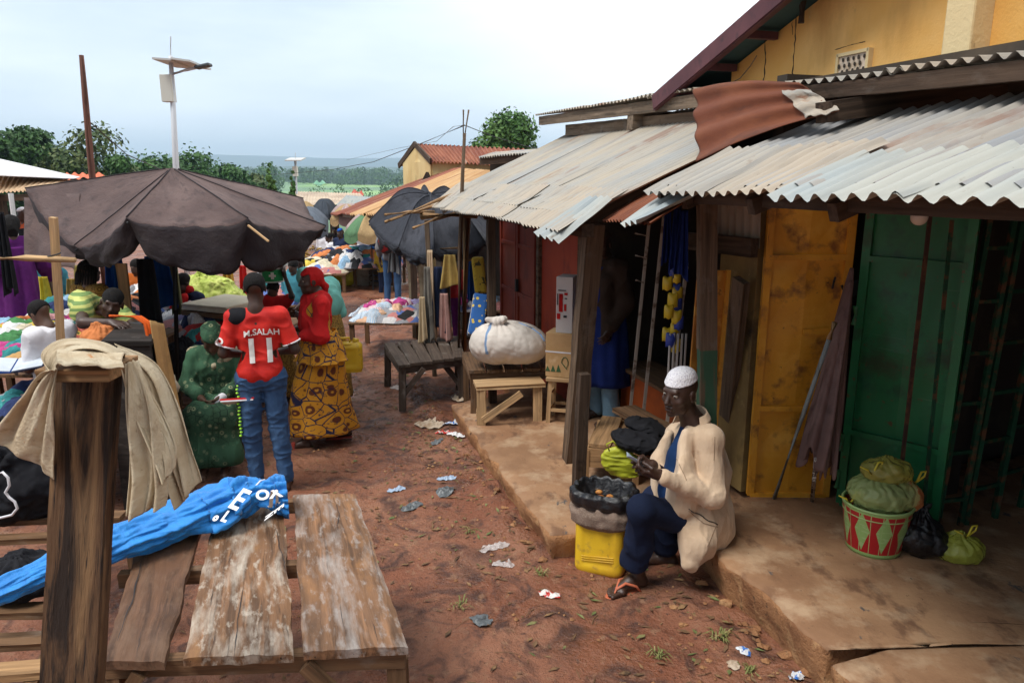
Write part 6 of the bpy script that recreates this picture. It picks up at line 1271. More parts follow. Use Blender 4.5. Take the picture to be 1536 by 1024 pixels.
q = PZ(306, 500, .62); heap('timber stall table carrying the pale clothes heap behind the canopy pole', q.x+.1, q.y+.1, .80, 1.0, .60, .34, 64, .17, ['pale pink', 'white', 'light blue', 'peach', 'white', 'pale pink', 'lilac', 'red', 'navy', 'cream', 'black', 'grey', 'teal'], 2, 'the pale heap behind the canopy pole')
q = PZ(45, 525, .90); heap('timber stall table under the colourful clothes heap at the left edge', q.x-.2, q.y+.3, 1.05, .9, .85, .22, 60, .16, ['white', 'red', 'teal', 'black', 'orange', 'yellow', 'light blue', 'navy', 'pale pink', 'cream', 'green', 'magenta'], 5, 'the colourful heap at the left edge', core='navy')
q = PZ(598, 470, .52); heap('low table holding the pastel clothes heap beside the hanging neckties', q.x+.0, q.y, .62, .55, .50, .16, 40, .14, ['light blue', 'white', 'lilac', 'pale pink', 'magenta', 'peach', 'grey', 'light blue'], 4, 'the pastel heap beside the neckties')
q = PZ(705, 458, .55); heap('low table of pale clothes behind the hanging neckties', q.x-.1, q.y+.2, .70, .5, .52, .12, 30, .13, ['light blue', 'white', 'grey', 'navy', 'magenta', 'grey'], 7, 'the pale heap behind the neckties')
q = PZ(522, 392, .55); heap('ground level platform of the far blue and white heap', q.x+.1, q.y+.2, 1.1, .8, .48, .35, 45, .22, ['light blue', 'white', 'navy', 'orange', 'pale pink', 'teal', 'bright blue', 'black', 'white'], 9, 'the far heap down the lane')
q = PZ(480, 402, .45); heap('low stand of the far small heap right behind the canopy corner', q.x, q.y, .7, .6, .40, .22, 18, .2, ['yellow', 'cream', 'orange', 'black', 'cream'], 11, 'the small heap behind the canopy corner', core='cream')
q = PZ(120, 480, .85); heap('stall table of dark wax print goods behind the pale stake', q.x, q.y+.2, .7, .6, .80, .3, 26, .16, ['teal', 'yellow', 'navy', 'orange', 'light blue', 'green', 'black'], 13, 'the dark heap behind the pale stake', core='navy')
# black goods bag on the heap, wax print bundle, sacks
bag('black_bag', PZ(278, 560, .45), .17, .38, 'black shoulder bag slumped against the canopy pole below the pale heap', black_c, False, 21, .02)
bag('print_bundle', PY(118, 502, 5.75)+V((0, 0, -.12)), .16, .20, 'bundle of red and yellow wax print cloth beside the dark cabinet', wax('red_wax_print', (.45, .10, .07), (.65, .45, .1), (.1, .1, .03), (.6, .2, .15), 14), False, 22, .014, cat='bundle')
bag('orange_bundle', PY(45, 530, 5.6)+V((0, 0, -.1)), .14, .12, 'tan orange bundle lying on the colourful heap by the reading boy', tanc, False, 23, .01, cat='bundle', sq=(1.5, .8))
grs = pm('green_sack', (.36, .44, .08), [((.52, .56, .16), (9, 9, 2), .45, .6), ((.16, .22, .03), (6, 6, 2), .55, .72)], rough=.75, bump=(((12, 12, 4), 1),), bd=.015)
bag('green_sack', PY(312, 432, 9.4)+V((-.05, 0, -.42)), .36, .68, 'yellow-green shade cloth sack bulging under the canopy right side', grs, False, 24, .03, .013, cat='sack', sq=(1.3, .8))
bag('green_sack', PY(345, 440, 9.8)+V((0, 0, -.40)), .24, .55, 'smaller yellow-green sack right of the bulging one', grs, False, 25, .03, .013, cat='sack')
# bench mattress
mt = thing('padded_bench', PZ(336, 470, .0), 'low bench with a cream padded top under the canopy', 'bench'); a, b = PY(305, 452, 8.2), PY(372, 458, 8.0); g = G(); g.beam(a, b, .7, .07, jit=.004); g.o('pad', cloth('cream_pad', (.62, .55, .42), .85), mt, bevel=.02); g = G(); g.beam(a+V((0, 0, -.07)), b+V((0, 0, -.07)), .68, .05); g.o('frame', wd_mid, mt)
for k in (a, b): g = G(); g.beam(V((k.x, k.y-.2, 0)), k+V((0, -.2, -.1)), .06, .06); g.o('leg', wd_mid, mt)
# far sacks and pails
ysk = pm('yellow_sack', (.58, .46, .02), [((.42, .32, .02), (6, 6, 6), .45, .65)], rough=.6, bump=(((12, 12, 12), 1),), bd=.015)
p = PZ(510, 424, 0); bag('yellow_sack', (p.x, p.y, gz(p.x, p.y)), .34, .62, 'yellow plastic sack slumped on the lane left of the white pail', ysk, False, 31, .02, .014, cat='sack')
p = PZ(547, 423, 0); bk = pail((p.x, p.y, gz(p.x, p.y)), .17, .23, .42, 'white pail heaped with pale cassava flour standing in the lane', pm('dirty_white_plastic', (.60, .58, .50), [((.35, .3, .2), (9, 9, 9), .55, .7)], rough=.6))
s = Sdf(.03); s.e(V((p.x, p.y, .42)), (.24, .24, .12)); s.o('flour', cloth('flour', (.74, .68, .54), .9), bk, h=.014, disp=folds(.012, 18, 3), clip=lambda P: .36-P[:, 2])
p = PZ(478, 415, 0); s = G()
for i in range(46): a = random.uniform(0, 6.28); q = random.random()**.5*.5; c = V((p.x+q*math.cos(a)*1.3, p.y+q*math.sin(a)*.7, .35+.35*(1-q*1.6)+random.uniform(-.05, .08))); d = V((random.uniform(-1, 1), random.uniform(-.5, .5), random.uniform(-.3, .3))).normalized(); s.tube([c-d*.09, c+V((0, 0, .02)), c+d*.09], [.012, .026, .012], 6)
o = s.o('bananas', pm('banana_skin', (.42, .26, .05), [((.14, .08, .02), (9, 9, 9), .5, .6)], rough=.6), smooth=True); fin(o, 'pile of brown speckled bananas behind the woman in the red scarf', 'fruit')
# ======================= middle: umbrella, neckties, tables, bundle =======================
rimm = [(553, 335, 9.6), (598, 372, 8.9), (652, 380, 8.6), (728, 366, 8.7), (735, 330, 9.8), (690, 306, 10.6), (628, 302, 10.8), (575, 312, 10.4)]
pb = PY(640, 480, 9.6)
parasol('market_umbrella', PY(645, 292, 9.7), [PY(*q) for q in rimm], .05, [.05, .12, .1, .1, .05, .05, .05, .05], blkcanvas, 'big black market umbrella tilted over the neckties, in front of the rusty orange roofs', 'umbrella', (pb.x, 9.7, .0), .022, black, seed=12, cur=.16)
# necktie / scarf rack
rk2 = thing('scarf_rail', PZ(662, 520, 0), 'short wooden rail the neckties and scarves hang from', 'rail'); a, b = PY(628, 374, 8.9), PY(690, 372, 8.5); g = G(); g.tube([a, b], .014, 7); g.o('rail', wd_pale, rk2, smooth=True)
g = G(); q = PY(648, 400, 8.62); g.beam(V((q.x, q.y, 0)), PY(640, 330, 8.62), .05, .05, jit=.003); g.o('upright', wd_grey, rk2)
for i, (x0, x1, yt, yb, mt_, lab) in enumerate([(638, 652, 375, 505, cloth('cream_scarf', (.66, .50, .34), .85), 'long cream scarf hanging from the rail in front of the black umbrella'), (644, 674, 400, 495, navy2, 'dark navy garment hanging from the short rail'), (655, 676, 440, 508, cloth('pink_stripe', (.55, .32, .28), .6), 'pinkish striped scarf hanging lowest on the rail'),
    (632, 648, 400, 512, cloth('grey_check', (.24, .22, .19), .5), 'grey checked scarf hanging at the left end of the rail'), (626, 640, 445, 512, cloth('sand_scarf', (.52, .40, .25), .8), 'sand coloured necktie hanging left of the checked scarf'), (660, 690, 382, 430, cloth('straw_hat', (.55, .38, .12), .6), 'straw yellow cap and cloth hung at the right end of the rail')]):
    a, b = PY(x0, yt, 8.45-.04*i), PY(x1, yt, 8.4-.04*i); hang('hanging_scarf', a, b, a.z-PY(x0, yb, 8.45-.04*i).z, mt_, lab, 'scarf', amp=.02, seed=i+40, nu=14, taper=.45)
# dark wooden table
def table(name, label, cor, z, th, legs, mat, nb=5, ground=0, leg=.07, splay=.0, cat='table', apron=True):
    c = [PZ(x, y, z) for x, y in cor]; t = thing(name, (sum(p.x for p in c)/4, sum(p.y for p in c)/4, ground), label, cat)
    for k in range(nb):
        a0, a1 = c[0].lerp(c[1], (k+.03)/nb), c[0].lerp(c[1], (k+.97)/nb); b0, b1 = c[3].lerp(c[2], (k+.03)/nb), c[3].lerp(c[2], (k+.97)/nb); g = G(); w = (a1-a0).length; g.beam((a0+a1)/2+V((0, 0, random.uniform(-.004, .004)-th/2)), (b0+b1)/2+V((0, 0, -th/2)), w, th, jit=.004); g.o('board', mat, t)
    m = sum(c, V((0, 0, 0)))/4
    if apron:
        for i in range(4): a, b = m.lerp(c[i], .92), m.lerp(c[(i+1) % 4], .92); g = G(); g.beam(a+V((0, 0, -th-.04)), b+V((0, 0, -th-.04)), .035, .07, jit=.003); g.o('apron', mat, t)
    for i in range(4):
        a = m.lerp(c[i], .88); f = m.lerp(c[i], .88+splay); g = G(); g.beam(V((f.x, f.y, ground)), V((a.x, a.y, z-th)), leg, leg*.85, jit=.004); g.o('leg', mat, t)
    return t, c, m
wd_old = wood('timber_sooty', (.085, .060, .045), dark=.4, grey=.7)
t, c, m = table('wooden_table', 'empty dark wooden table with Y-braced legs in the lane', [(598, 548), (697, 534), (690, 503), (574, 515)], .50, .03, None, wd_old, 6, 0, .07, .04)
for i in (0, 1): a = m.lerp(c[i], .9); g = G(); g.beam(V((a.x, a.y, .16)), V((a.x+(.22 if i == 0 else -.22), a.y+.03, .44)), .05, .05); g.o('brace', wd_old, t)
table('slatted_bed', 'long slatted timber table carrying the big white bundle', [(702, 556), (838, 552), (832, 520), (690, 528)], .62, .03, None, wood('timber_brown', (.15, .085, .045), grey=.5), 5, ZF-.1, .06)
# white bundle
bun = thing('bundle', PZ(765, 545, .64), 'huge white cloth bundle with blue bands and a knotted top on the slatted table', 'bundle'); bc = PY(762, 512, 6.75); bl = cloth('bundle_cloth', (.66, .60, .54), .8, 5, .012); s = Sdf(.08); s.e(bc, (.335, .27, .19)); s.e(bc+V((.16, 0, -.05)), (.20, .24, .14)); s.e(bc+V((-.17, 0, -.03)), (.18, .22, .15)); s.c(bc+V((-.08, -.06, .15)), .035, bc+V((-.11, -.10, .21)), .025, .03); s.c(bc+V((-.11, -.1, .21)), .028, bc+V((-.04, -.12, .235)), .018, .01); s.c(bc+V((-.11, -.1, .21)), .026, bc+V((-.18, -.1, .23)), .016, .01)
kx, ky = bc.x-.07, bc.y-.08
def bd2(P):
    th = np.arctan2(P[:, 1]-ky, P[:, 0]-kx); r = np.hypot(P[:, 0]-kx, P[:, 1]-ky); return -.010*np.abs(np.sin(th*5+sn(P, 4, 4)*2.2))*np.exp(-r*4.5)*1.6-.011*sn(P, 5, 9, 3)-.004*np.abs(sn(P, 14, 19, 2))
bo = s.o('cloth', bl, bun, h=.0085, disp=bd2, clip=lambda P: .635-P[:, 2])
me = bo.data; bvb = BVHTree.FromPolygons([tuple(x.co+WL[bo]) for x in me.vertices], [tuple(p.vertices) for p in me.polygons])
for pts in (((738, 484), (731, 500), (729, 515), (731, 535)), ((778, 484), (797, 492), (810, 502), (817, 514))):
    q = []
    for i in range(len(pts)-1):
        for k in range(5): x = pts[i][0]*(1-k/5)+pts[i+1][0]*k/5; y = pts[i][1]*(1-k/5)+pts[i+1][1]*k/5; d = ray(x, y); h_ = bvb.ray_cast(V((0, 0, CAMH)), d.normalized()); q += [h_[0]+h_[1]*.003] if h_[0] is not None else []
    g = G(); vs = []
    for p_ in q: vs += [p_+V((-.014, 0, 0)), p_+V((.014, 0, 0))]
    g.add(vs, [(2*i, 2*i+1, 2*i+3, 2*i+2) for i in range(len(q)-1)]); g.o('blue_band', cloth('band_blue', (.25, .38, .60), .8), bun)
bag('green_bag', PZ(838, 545, .45), .12, .36, 'dark green knotted bag between the white bundle and the carton', pm('green_poly', (.03, .10, .06), rough=.5, bump=(((16, 16, 16), 1),), bd=.01), True, 41, .014, .009)
# rolled mats and box behind
mat_b = pm('blue_gold_mat', (.02, .10, .32), [((.60, .44, .08), (16, 16, 16), .30, .24, 'vor'), ((.55, .5, .35), (7, 7, 30), .60, .64, 'wavez')], rough=.8)
g = G(); a, b = PY(712, 505, 7.6), PY(722, 442, 7.9); g.beam(a, b, .17, .10, up=(0, -1, 0)); fin(g.o('rolled_mat', mat_b, bevel=.03), 'blue and gold patterned mat standing on end behind the white bundle', 'mat')
g = G(); a, b = PY(722, 440, 8.3), PY(716, 385, 8.3); g.beam(a, b, .14, .09, up=(0, -1, 0)); fin(g.o('rolled_mat', pm('mustard_mat', (.42, .29, .03), [((.06, .05, .02), (12, 12, 12), .58, .6)], rough=.8), bevel=.03), 'mustard yellow patterned mat standing against the shed post', 'mat')
# bench, stool, carton
bn = thing('wooden_bench', PZ(757, 625, ZF), 'small raw wood bench with a diagonal brace at the platform corner', 'bench'); a, b = PZ(722, 574, .56), PZ(806, 569, .56); g = G(); g.beam(a-V((.06, .0, .02)), b+V((.05, 0, -.02)), .25, .035, jit=.004); g.o('seat', wd_pale, bn, bevel=.003)
for p_ in (a, b):
    for dy in (-.09, .09): g = G(); g.beam(V((p_.x, p_.y+dy*1.15, ZF)), V((p_.x, p_.y+dy, .52)), .08, .035, jit=.003, up=(0, 1, 0)); g.o('leg', wd_pale, bn)
g = G(); g.beam(V((a.x+.02, a.y-.13, ZF+.05)), V((a.x+.36, a.y-.13, .50)), .06, .025, up=(0, -1, 0), jit=.003); g.o('brace', wd_pale, bn)
g = G(); g.beam(V((a.x-.03, a.y-.10, .30)), V((a.x-.03, a.y+.12, .30)), .03, .05); g.o('stretcher', wd_pale, bn)
so_ = thing('stool', PZ(845, 640, ZF), 'light wooden stool carrying the tied carton', 'stool'); q = PZ(846, 566, .62); sb = V((q.x, q.y+.08, 0))
g = G(); g.box((sb.x, sb.y, .605), (.27, .27, .035), Matrix.Rotation(R(-15), 3, 'Z')); g.o('seat', wd_pale, so_, bevel=.006); Rm = Matrix.Rotation(R(-15), 3, 'Z')
for sx in (-1, 1):
    for sy in (-1, 1): o1 = Rm @ V((sx*.115, sy*.115, 0)); o2 = Rm @ V((sx*.10, sy*.10, 0)); g = G(); g.beam(V((sb.x+o1.x, sb.y+o1.y, ZF)), V((sb.x+o2.x, sb.y+o2.y, .59)), .036, .036); g.o('leg', wd_pale, so_)
for z in (.32, .46):
    for k in range(4): o1 = Rm @ V(((-1, 1, 1, -1)[k]*.11, (-1, -1, 1, 1)[k]*.11, 0)); o2 = Rm @ V(((1, 1, -1, -1)[k]*.11, (-1, 1, 1, -1)[k]*.11, 0)); (z == .32 or k % 2) and G().beam(V((sb.x+o1.x, sb.y+o1.y, z)), V((sb.x+o2.x, sb.y+o2.y, z)), .022, .026).o('stretcher', wd_pale, so_)
cardb = pm('cardboard', (.52, .33, .16), [((.44, .27, .12), (3, 3, 3), .45, .65), ((.60, .42, .24), (9, 9, 9), .6, .75)], rough=.8, bump=(((2, 2, 60), 1),), bd=.001)
ct = thing('carton', (sb.x, sb.y, .625), 'brown cardboard carton tied with white cord on the light stool', 'box'); g = G(); Rm = Matrix.Rotation(R(-20), 3, 'Z'); cc = V((sb.x+.02, sb.y+.02, .625+.20)); g.box(cc, (.30, .26, .40), Rm); g.o('box', cardb, ct, bevel=.004)
g = G(); 
for z in (.02,): g.box(cc+V((0, 0, .03)), (.306, .266, .012), Rm)
g.o('cord', white_c, ct); g = G(); 
qq = cc+Rm @ V((-.02, -.132, -.09)); xx = Rm @ V((1, 0, 0))
g.tube([qq+xx*(.03*math.cos(t_)+.05)+V((0, -.001, .05*math.sin(t_)+.03)) for t_ in [i*.6-1 for i in range(8)]]+[qq+xx*.07+V((0, -.001, -.03))], .004, 5); g.o('drawn_mark', pm('green_ink', (.04, .10, .04), rough=.7), ct)
g = G(); 
for k in range(3): p0 = qq+xx*(-.13+.05*k); g.add([p0+V((0, -.001, -.06)), p0+xx*.045+V((0, -.001, -.06)), p0+xx*.02+V((0, -.001, -.06+.05+.01*k))], [(0, 1, 2)])
g.o('green_print', MATS['green_ink'], ct)
# red and white package standing on the carton
pk = thing('package', cc+V((0, 0, .2)), 'tall white package with red print standing on the tied carton', 'box'); c2 = PY(851, 455, sb.y+.02); hgt = 2*(c2.z-(cc.z+.20)); g = G(); g.box(c2, (.15, .20, hgt), Rm); g.o('box', pm('white_card', (.62, .58, .56), rough=.6), pk, bevel=.004)
g = G(); f_ = c2+Rm @ V((-.02, -.103, 0)); up_ = V((0, 0, 1)); xx = Rm @ V((1, 0, 0))
for (dx, dz, w_, h_) in ((-.01, .02, .035, .16), (.03, -.02, .02, .06), (-.03, -.10, .03, .05), (.035, .10, .03, .02)): g.box(f_+xx*dx+up_*dz, (w_, .004, h_), Rm)
g.o('red_print', redc, pk); g = G()
for (dx, dz, w_, h_) in ((.035, .06, .02, .01), (.03, -.10, .03, .02), (.0, .13, .07, .008), (-.04, .05, .008, .1)): g.box(f_+xx*dx+up_*dz, (w_, .004, h_), Rm)
g.o('black_print', black, pk)
# tall bare pole with wires, rafters sticking out of the shed eave
pp = PZ(687, 585, 0); top_p = PY(697, 200, pp.y-.1)
g = G(); g.tube([pp, PY(690, 380, pp.y), PY(694, 260, pp.y-.05), top_p], [.028, .026, .020, .016], 7); g.tube([PY(694, 225, pp.y-.05), PY(703, 165, pp.y)], .010, 5); g.tube([PY(695, 215, pp.y-.05), PY(695, 165, pp.y)], .010, 5); fin(g.o('bare_pole', wd_post, smooth=True), 'thin forked wooden pole carrying wires beside the pale shed roof', 'pole')
j = PY(697, 188, pp.y)
for pts, lab in (([(697, 188), (640, 212), (560, 243), (500, 254), (440, 260), (405, 262)], 'long sagging wire running from the forked pole to the far left street lamp'), ([(697, 188), (680, 190), (655, 212), (600, 222), (520, 240)], 'second loose wire hanging left of the forked pole'), ([(697, 188), (740, 205), (790, 220), (830, 226)], 'wire running right from the forked pole towards the shed roof')):
    n_ = len(pts); g = G(); g.tube([PY(x, y, pp.y+(24 if 'left' in lab and x < 690 else 3)*(i/(n_-1))**1.0) for i, (x, y) in enumerate(pts)], .007 if 'long' in lab else .005, 5); fin(g.o('wire', black, smooth=True), lab, 'wire')
for i, (x0, y0, x1, y1, lab) in enumerate(((578, 333, 740, 270, 'longest bare rafter pole poking out below the shed eave'), (586, 330, 700, 296, 'thin crooked stick beside the longest rafter pole'), (578, 322, 650, 318, 'short twig crossing the rafter poles'), (620, 342, 690, 318, 'lowest bare rafter pole over the neckties'))):
    g = G(); g.tube([PY(x0, y0, 7.6), PY((x0+x1)/2, (y0+y1)/2-2, 8.2), PY(x1, y1, 8.8)], [.016, .02, .024], 6); fin(g.o('rafter_pole', wd_raw, smooth=True), lab, 'pole')
hd_ = PY(640, 336, 8.6); g = G(); g.tube([PY(632, 324, 8.5), PY(715, 322, 8.3)], .045, 8); fin(g.o('roof_beam', wd_raw, smooth=True), 'round log beam under the far end of the pale shed roof', 'beam')
g = G(); q = PY(700, 480, 8.4); g.tube([V((PY(694, 520, 8.4).x, 8.4, 0)), PY(700, 325, 8.4)], .05, 8); fin(g.o('log_post', wd_raw, smooth=True), 'log post holding the beam, behind the forked pole', 'post')
# ======================= the near shop front, right =======================
amber = pm('amber_metal_paint', (.68, .31, .02), [((.56, .23, .016), (1.2, 1.2, 1.2), .42, .64), ((.74, .38, .05), (3, 3, 6), .52, .7), ((.17, .06, .015), (5, 5, 3), .53, .66, 'noise', .85), ((.06, .03, .015), (26, 26, 26), .66, .72)], rough=.5, bump=(((10, 10, 10), 1), ((50, 50, 50), .3)), bd=.003, spec=.4)
green_p = pm('green_metal_paint', (.008, .13, .042), [((.012, .17, .058), (1.5, 1.5, 1.5), .42, .64), ((.006, .07, .035), (4, 4, 2), .54, .7), ((.10, .05, .02), (14, 14, 14), .62, .68, 'noise', .9), ((.03, .03, .015), (2.5, 2.5, 1), .56, .70, 'noise', .7), ((.10, .22, .12), (1.5, 40, 3), .66, .72, 'noise', .6)], rough=.42, bump=(((8, 8, 8), 1),), bd=.003, spec=.45)
green_r = pm('green_rusty_bar', (.008, .055, .028), [((.13, .06, .03), (12, 12, 12), .50, .60), ((.012, .08, .04), (5, 5, 5), .5, .6)], rough=.6, bump=(((60, 60, 60), 1),), bd=.002)
def leaf(name, label_, bl, br, H_, par, mat, frame_w, rails, crease, pan=None):
    """metal door leaf from base-left to base-right, pressed diamond creases"""
    bl, br = V(bl), V(br); w = (br-bl).length; x = (br-bl).normalized(); n = V((x.y, -x.x, 0)); n = n if n.y < 0 else -n
    d = thing_part(name, par); g = G(); W_ = lambda u, z, o=0: bl+x*(u*w)+V((0, 0, z))+n*o
    zs = [0]+rails+[H_]
    for i in range(len(zs)-1):
        z0, z1 = zs[i]+.01, zs[i+1]-.01
        def fn(u, v, z0=z0, z1=z1):
            a = abs(u-.5)*2; b = abs(v-.5)*2; return W_(.03+.94*u, z0+(z1-z0)*v, crease*max(0, 1-max(a*.98, b))**.5*.0+crease*max(0, 1-(a+b))*1.0+.004*noise.noise(V((u*4, v*6, i*3))))
        g.grid(fn, 25, 25, gf=lambda u, v: V((u*w, i*1.3+v*(z1-z0), 2)))
    return g, W_, n, x, w, zs
def thing_part(name, par): return None
dr = thing('open_door_leaf', PZ(1183, 742, ZN), 'tall amber yellow metal door leaf standing open beside the folded brown parasol', 'door')
bl, br = PZ(1124, 740, ZN+.01), PZ(1236, 742, ZN+.01); Hd = 2.32; rails = [.62, 1.62]
g, W_, n_, x_, w_, zs = leaf('panel', '', bl, br, Hd, dr, amber, .04, rails, .022); g.o('panel', amber, dr, smooth=False)
g = G()
for u in (0, 1): g.beam(W_(u, 0, .012), W_(u, Hd, .012), .045, .04, up=n_, jit=.0015)
for z in zs: g.beam(W_(0, z, .016), W_(1, z, .016), .035, .038, up=n_)
g.o('frame', amber, dr)
g = G(); g.beam(W_(.50, 1.14, .04), W_(.84, 1.15, .04), .04, .02, up=n_); g.o('handle', amber, dr)
g = G(); g.tube([W_(.83, 1.50, .05), W_(.80, 1.47, .07), W_(.80, 1.43, .06)], .007, 6); g.o('latch', black, dr)
g = G(); g.beam(W_(.97, 1.40, .02), W_(1.16, 1.44, .02), .09, .02, up=n_); g.o('lock_plate', black, dr)
for z in (.10, .66, 1.7): g = G(); g.tube([W_(-.02, z, .02), W_(-.02, z+.09, .02)], .014, 8); g.o('hinge', amber, dr)
dg = thing('open_door_leaf', PZ(1320, 772, ZN), 'tall dark green metal door leaf standing ajar in the shadow', 'door')
bl, br = PZ(1262, 752, ZN+.02), PZ(1400, 793, ZN+.02); g, W_, n_, x_, w_, zs = leaf('panel', '', bl, br, 2.38, dg, green_p, .04, [.50, 1.62], .02); g.o('panel', green_p, dg)
g = G()
for u in (0, 1): g.beam(W_(u, 0, .012), W_(u, 2.38, .012), .05, .04, up=n_, jit=.0015)
for z in zs: g.beam(W_(0, z, .016), W_(1, z, .016), .035, .035, up=n_)
g.o('frame', green_p, dg)
for z in (.10, .36, 1.2): g = G(); g.tube([W_(-.05, z, .02), W_(-.05, z+.12, .02)], .022, 8); g.o('hinge', green_p, dg)
# folding ladder-like security frames
for k, (x0, y0, x1, y1) in enumerate(((1405, 792, 1440, 788), (1448, 786, 1492, 776), (1490, 772, 1530, 760))):
    gt = thing('security_grille', PZ((x0+x1)/2, y0, ZN), ['narrow green ladder-like security grille right beside the green door', 'rusty green ladder-like security grille in the middle of the dark doorway', 'darkest ladder-like security grille nearest the right edge'][k], 'grille')
    a, b = PZ(x0, y0, ZN), PZ(x1, y1, ZN); lean = V((.10+.02*k, .05, 2.3)); g = G()
    for p in (a, b): g = G(); g.beam(p, p+lean, .028, .028, jit=.001); g.o('upright', green_r, gt)
    for i in range(7): z = (.18+i*.31+.05*k)/2.3; g = G(); g.beam(a+lean*z, b+lean*z, .02, .022); g.o('rung', green_r, gt)
g = G(); g.beam(PZ(1342, 790, ZN), PY(1398, 300, 4.2), .022, .012, up=(0, -1, 0), jit=.001); fin(g.o('iron_bar', pm('rusty_iron', (.06, .03, .022), [((.13, .06, .03), (9, 9, 9), .5, .6)], rough=.8)), 'rusty flat iron bar leaning on the green door', 'bar')
g = G(); g.beam(PZ(1382, 796, ZN), PY(1428, 330, 4.15), .02, .012, up=(0, -1, 0), jit=.001); fin(g.o('iron_bar', green_r), 'thin green iron bar leaning on the right side of the green door', 'bar')
# bulb
lb = thing('light_bulb', PY(1379, 326, 3.75), 'unlit white bulb hanging from the lean-to roof over the green door', 'lamp'); q = PY(1379, 326, 3.75); s = Sdf(.02); s.e(q, .040); s.c(q, .028, q+V((0, 0, .05)), .022); s.o('bulb', pm('bulb_glass', (.68, .62, .55), rough=.25, spec=.6), lb, h=.006); g = G(); g.tube([q+V((0, 0, .05)), q+V((0, 0, .11))], .02, 10); g.o('socket', black, lb); g = G(); g.tube([q+V((0, 0, .1)), q+V((.01, 0, .3))], .004, 5); g.o('flex', black, lb)
# folded brown parasol leaning in the corner
fb = thing('folded_parasol', PZ(1215, 750, ZN), 'folded mauve-brown parasol leaning between the amber and green doors', 'parasol'); mv = pm('mauve_canvas', (.16, .095, .085), [((.21, .13, .115), (3, 3, 3), .45, .62), ((.09, .055, .05), (9, 9, 4), .55, .72)], rough=.88, bump=(((9, 9, 3), 1),), bd=.01)
ax0, ax1 = PY(1278, 402, 4.50), PY(1222, 690, 4.36)
def fpar(pa, pb, r, seed, wob):
    pa, pb = V(pa), V(pb); d, s1, s2 = frame(pb-pa)
    def fn(u, v):
        th = 2*math.pi*u; rr = r*(.10+.9*v**.8)*(1-.12*v**6); f = .30*math.sin(5*th+seed)*v+.16*math.sin(9*th+v*3+seed)*v+.18*noise.noise(V((math.cos(th)*1.5, math.sin(th)*1.5, v*2.5+seed)))
        hem = .05*math.sin(th*3+seed)+.03*math.sin(7*th)
        return pa.lerp(pb, v+hem*v*v)+(s1*math.cos(th)+s2*math.sin(th)*.5)*rr*(1+f)+s1*wob*math.sin(v*3)
    g = G(); g.grid(fn, 70, 46, wrap=True, gf=lambda u, v: V((u*.7, v*1.2, seed))); return g
fpar(ax0, ax1, .155, 2, .02).o('folded_canopy', mv, fb, smooth=True, solid=.004)
fpar(PY(1276, 420, 4.46), PY(1240, 700, 4.30), .085, 6, -.01).o('folded_canopy', mv, fb, smooth=True, solid=.004)
g = G(); a, b = PZ(1161, 748, ZN), PY(1252, 484, 4.30); g.tube([a, a.lerp(b, .5), a.lerp(b, .92)], .014, 8); g.o('pole', pm('grey_pole', (.22, .25, .25), [((.10, .08, .06), (5, 40, 40), .52, .62)], rough=.5), fb, smooth=True); g = G(); g.tube([a.lerp(b, .92), b], .018, 8); g.o('pole_tip', wd_pale, fb, smooth=True)
g = G(); g.tube([PZ(1218, 752, ZN), PY(1224, 688, 4.28)], .013, 8); g.o('pole', pm('peeling_white_pole', (.55, .5, .46), [((.08, .05, .04), (30, 60, 60), .5, .54)], rough=.7), fb, smooth=True)
# basin-bucket with pattern and bags
def flame(name):
    m = bpy.data.materials.new(name); m.use_nodes = True; nt = m.node_tree; N = nt.nodes; Lk = nt.links.new; b = N['Principled BSDF']; b.inputs['Roughness'].default_value = .32; b.inputs['Specular IOR Level'].default_value = .5
    a = N.new('ShaderNodeAttribute'); a.attribute_name = 'gr'; sx = N.new('ShaderNodeSeparateXYZ'); Lk(a.outputs['Vector'], sx.inputs[0])
    def mth(op, i, j=None, c=0):
        q = N.new('ShaderNodeMath'); q.operation = op
        for k, w in enumerate((i, j)):
            if w is None: continue
            if isinstance(w, (int, float)): q.inputs[k].default_value = w
            else: Lk(w, q.inputs[k])
        return q.outputs[0]
    def zig(fr, ph): return mth('ABSOLUTE', mth('SUBTRACT', mth('MULTIPLY', mth('FRACT', mth('ADD', mth('MULTIPLY', sx.outputs['X'], fr), ph)), 2), 1))   # 0..1 triangle
    z1 = zig(9, .0); z2 = zig(9, .5); v = sx.outputs['Y']
    red = mth('GREATER_THAN', mth('ADD', mth('MULTIPLY', z1, .62), .12), v)           # red flames rising from the base
    grn = mth('LESS_THAN', mth('ADD', mth('MULTIPLY', z1, .62), .28), mth('ADD', v, 0))
    top = mth('GREATER_THAN', v, mth('ADD', mth('MULTIPLY', z2, .55), .42))           # red between the petals at the rim
    rim = mth('GREATER_THAN', v, .93); lo = mth('LESS_THAN', v, .09)
    nz_ = N.new('ShaderNodeTexNoise'); nz_.inputs['Scale'].default_value = 14; Lk(a.outputs['Vector'], nz_.inputs['Vector'])
    def mixc(f, A, B):
        q = N.new('ShaderNodeMix'); q.data_type = 'RGBA'; Lk(f, q.inputs[0])
        for k, w in ((6, A), (7, B)):
            if isinstance(w, tuple): q.inputs[k].default_value = c4(w)
            else: Lk(w, q.inputs[k])
        return q.outputs[2]
    g_ = (.30, .48, .16); c = mixc(mth('GREATER_THAN', nz_.outputs[0], .55), g_, (.36, .52, .22)); c = mixc(top, c, (.42, .02, .025)); c = mixc(red, c, (.44, .015, .02)); c = mixc(mth('GREATER_THAN', zig(18, .25), .93), c, (.34, .5, .2)); c = mixc(rim, c, g_); c = mixc(lo, c, g_)
    Lk(c, b.inputs['Base Color']); return m
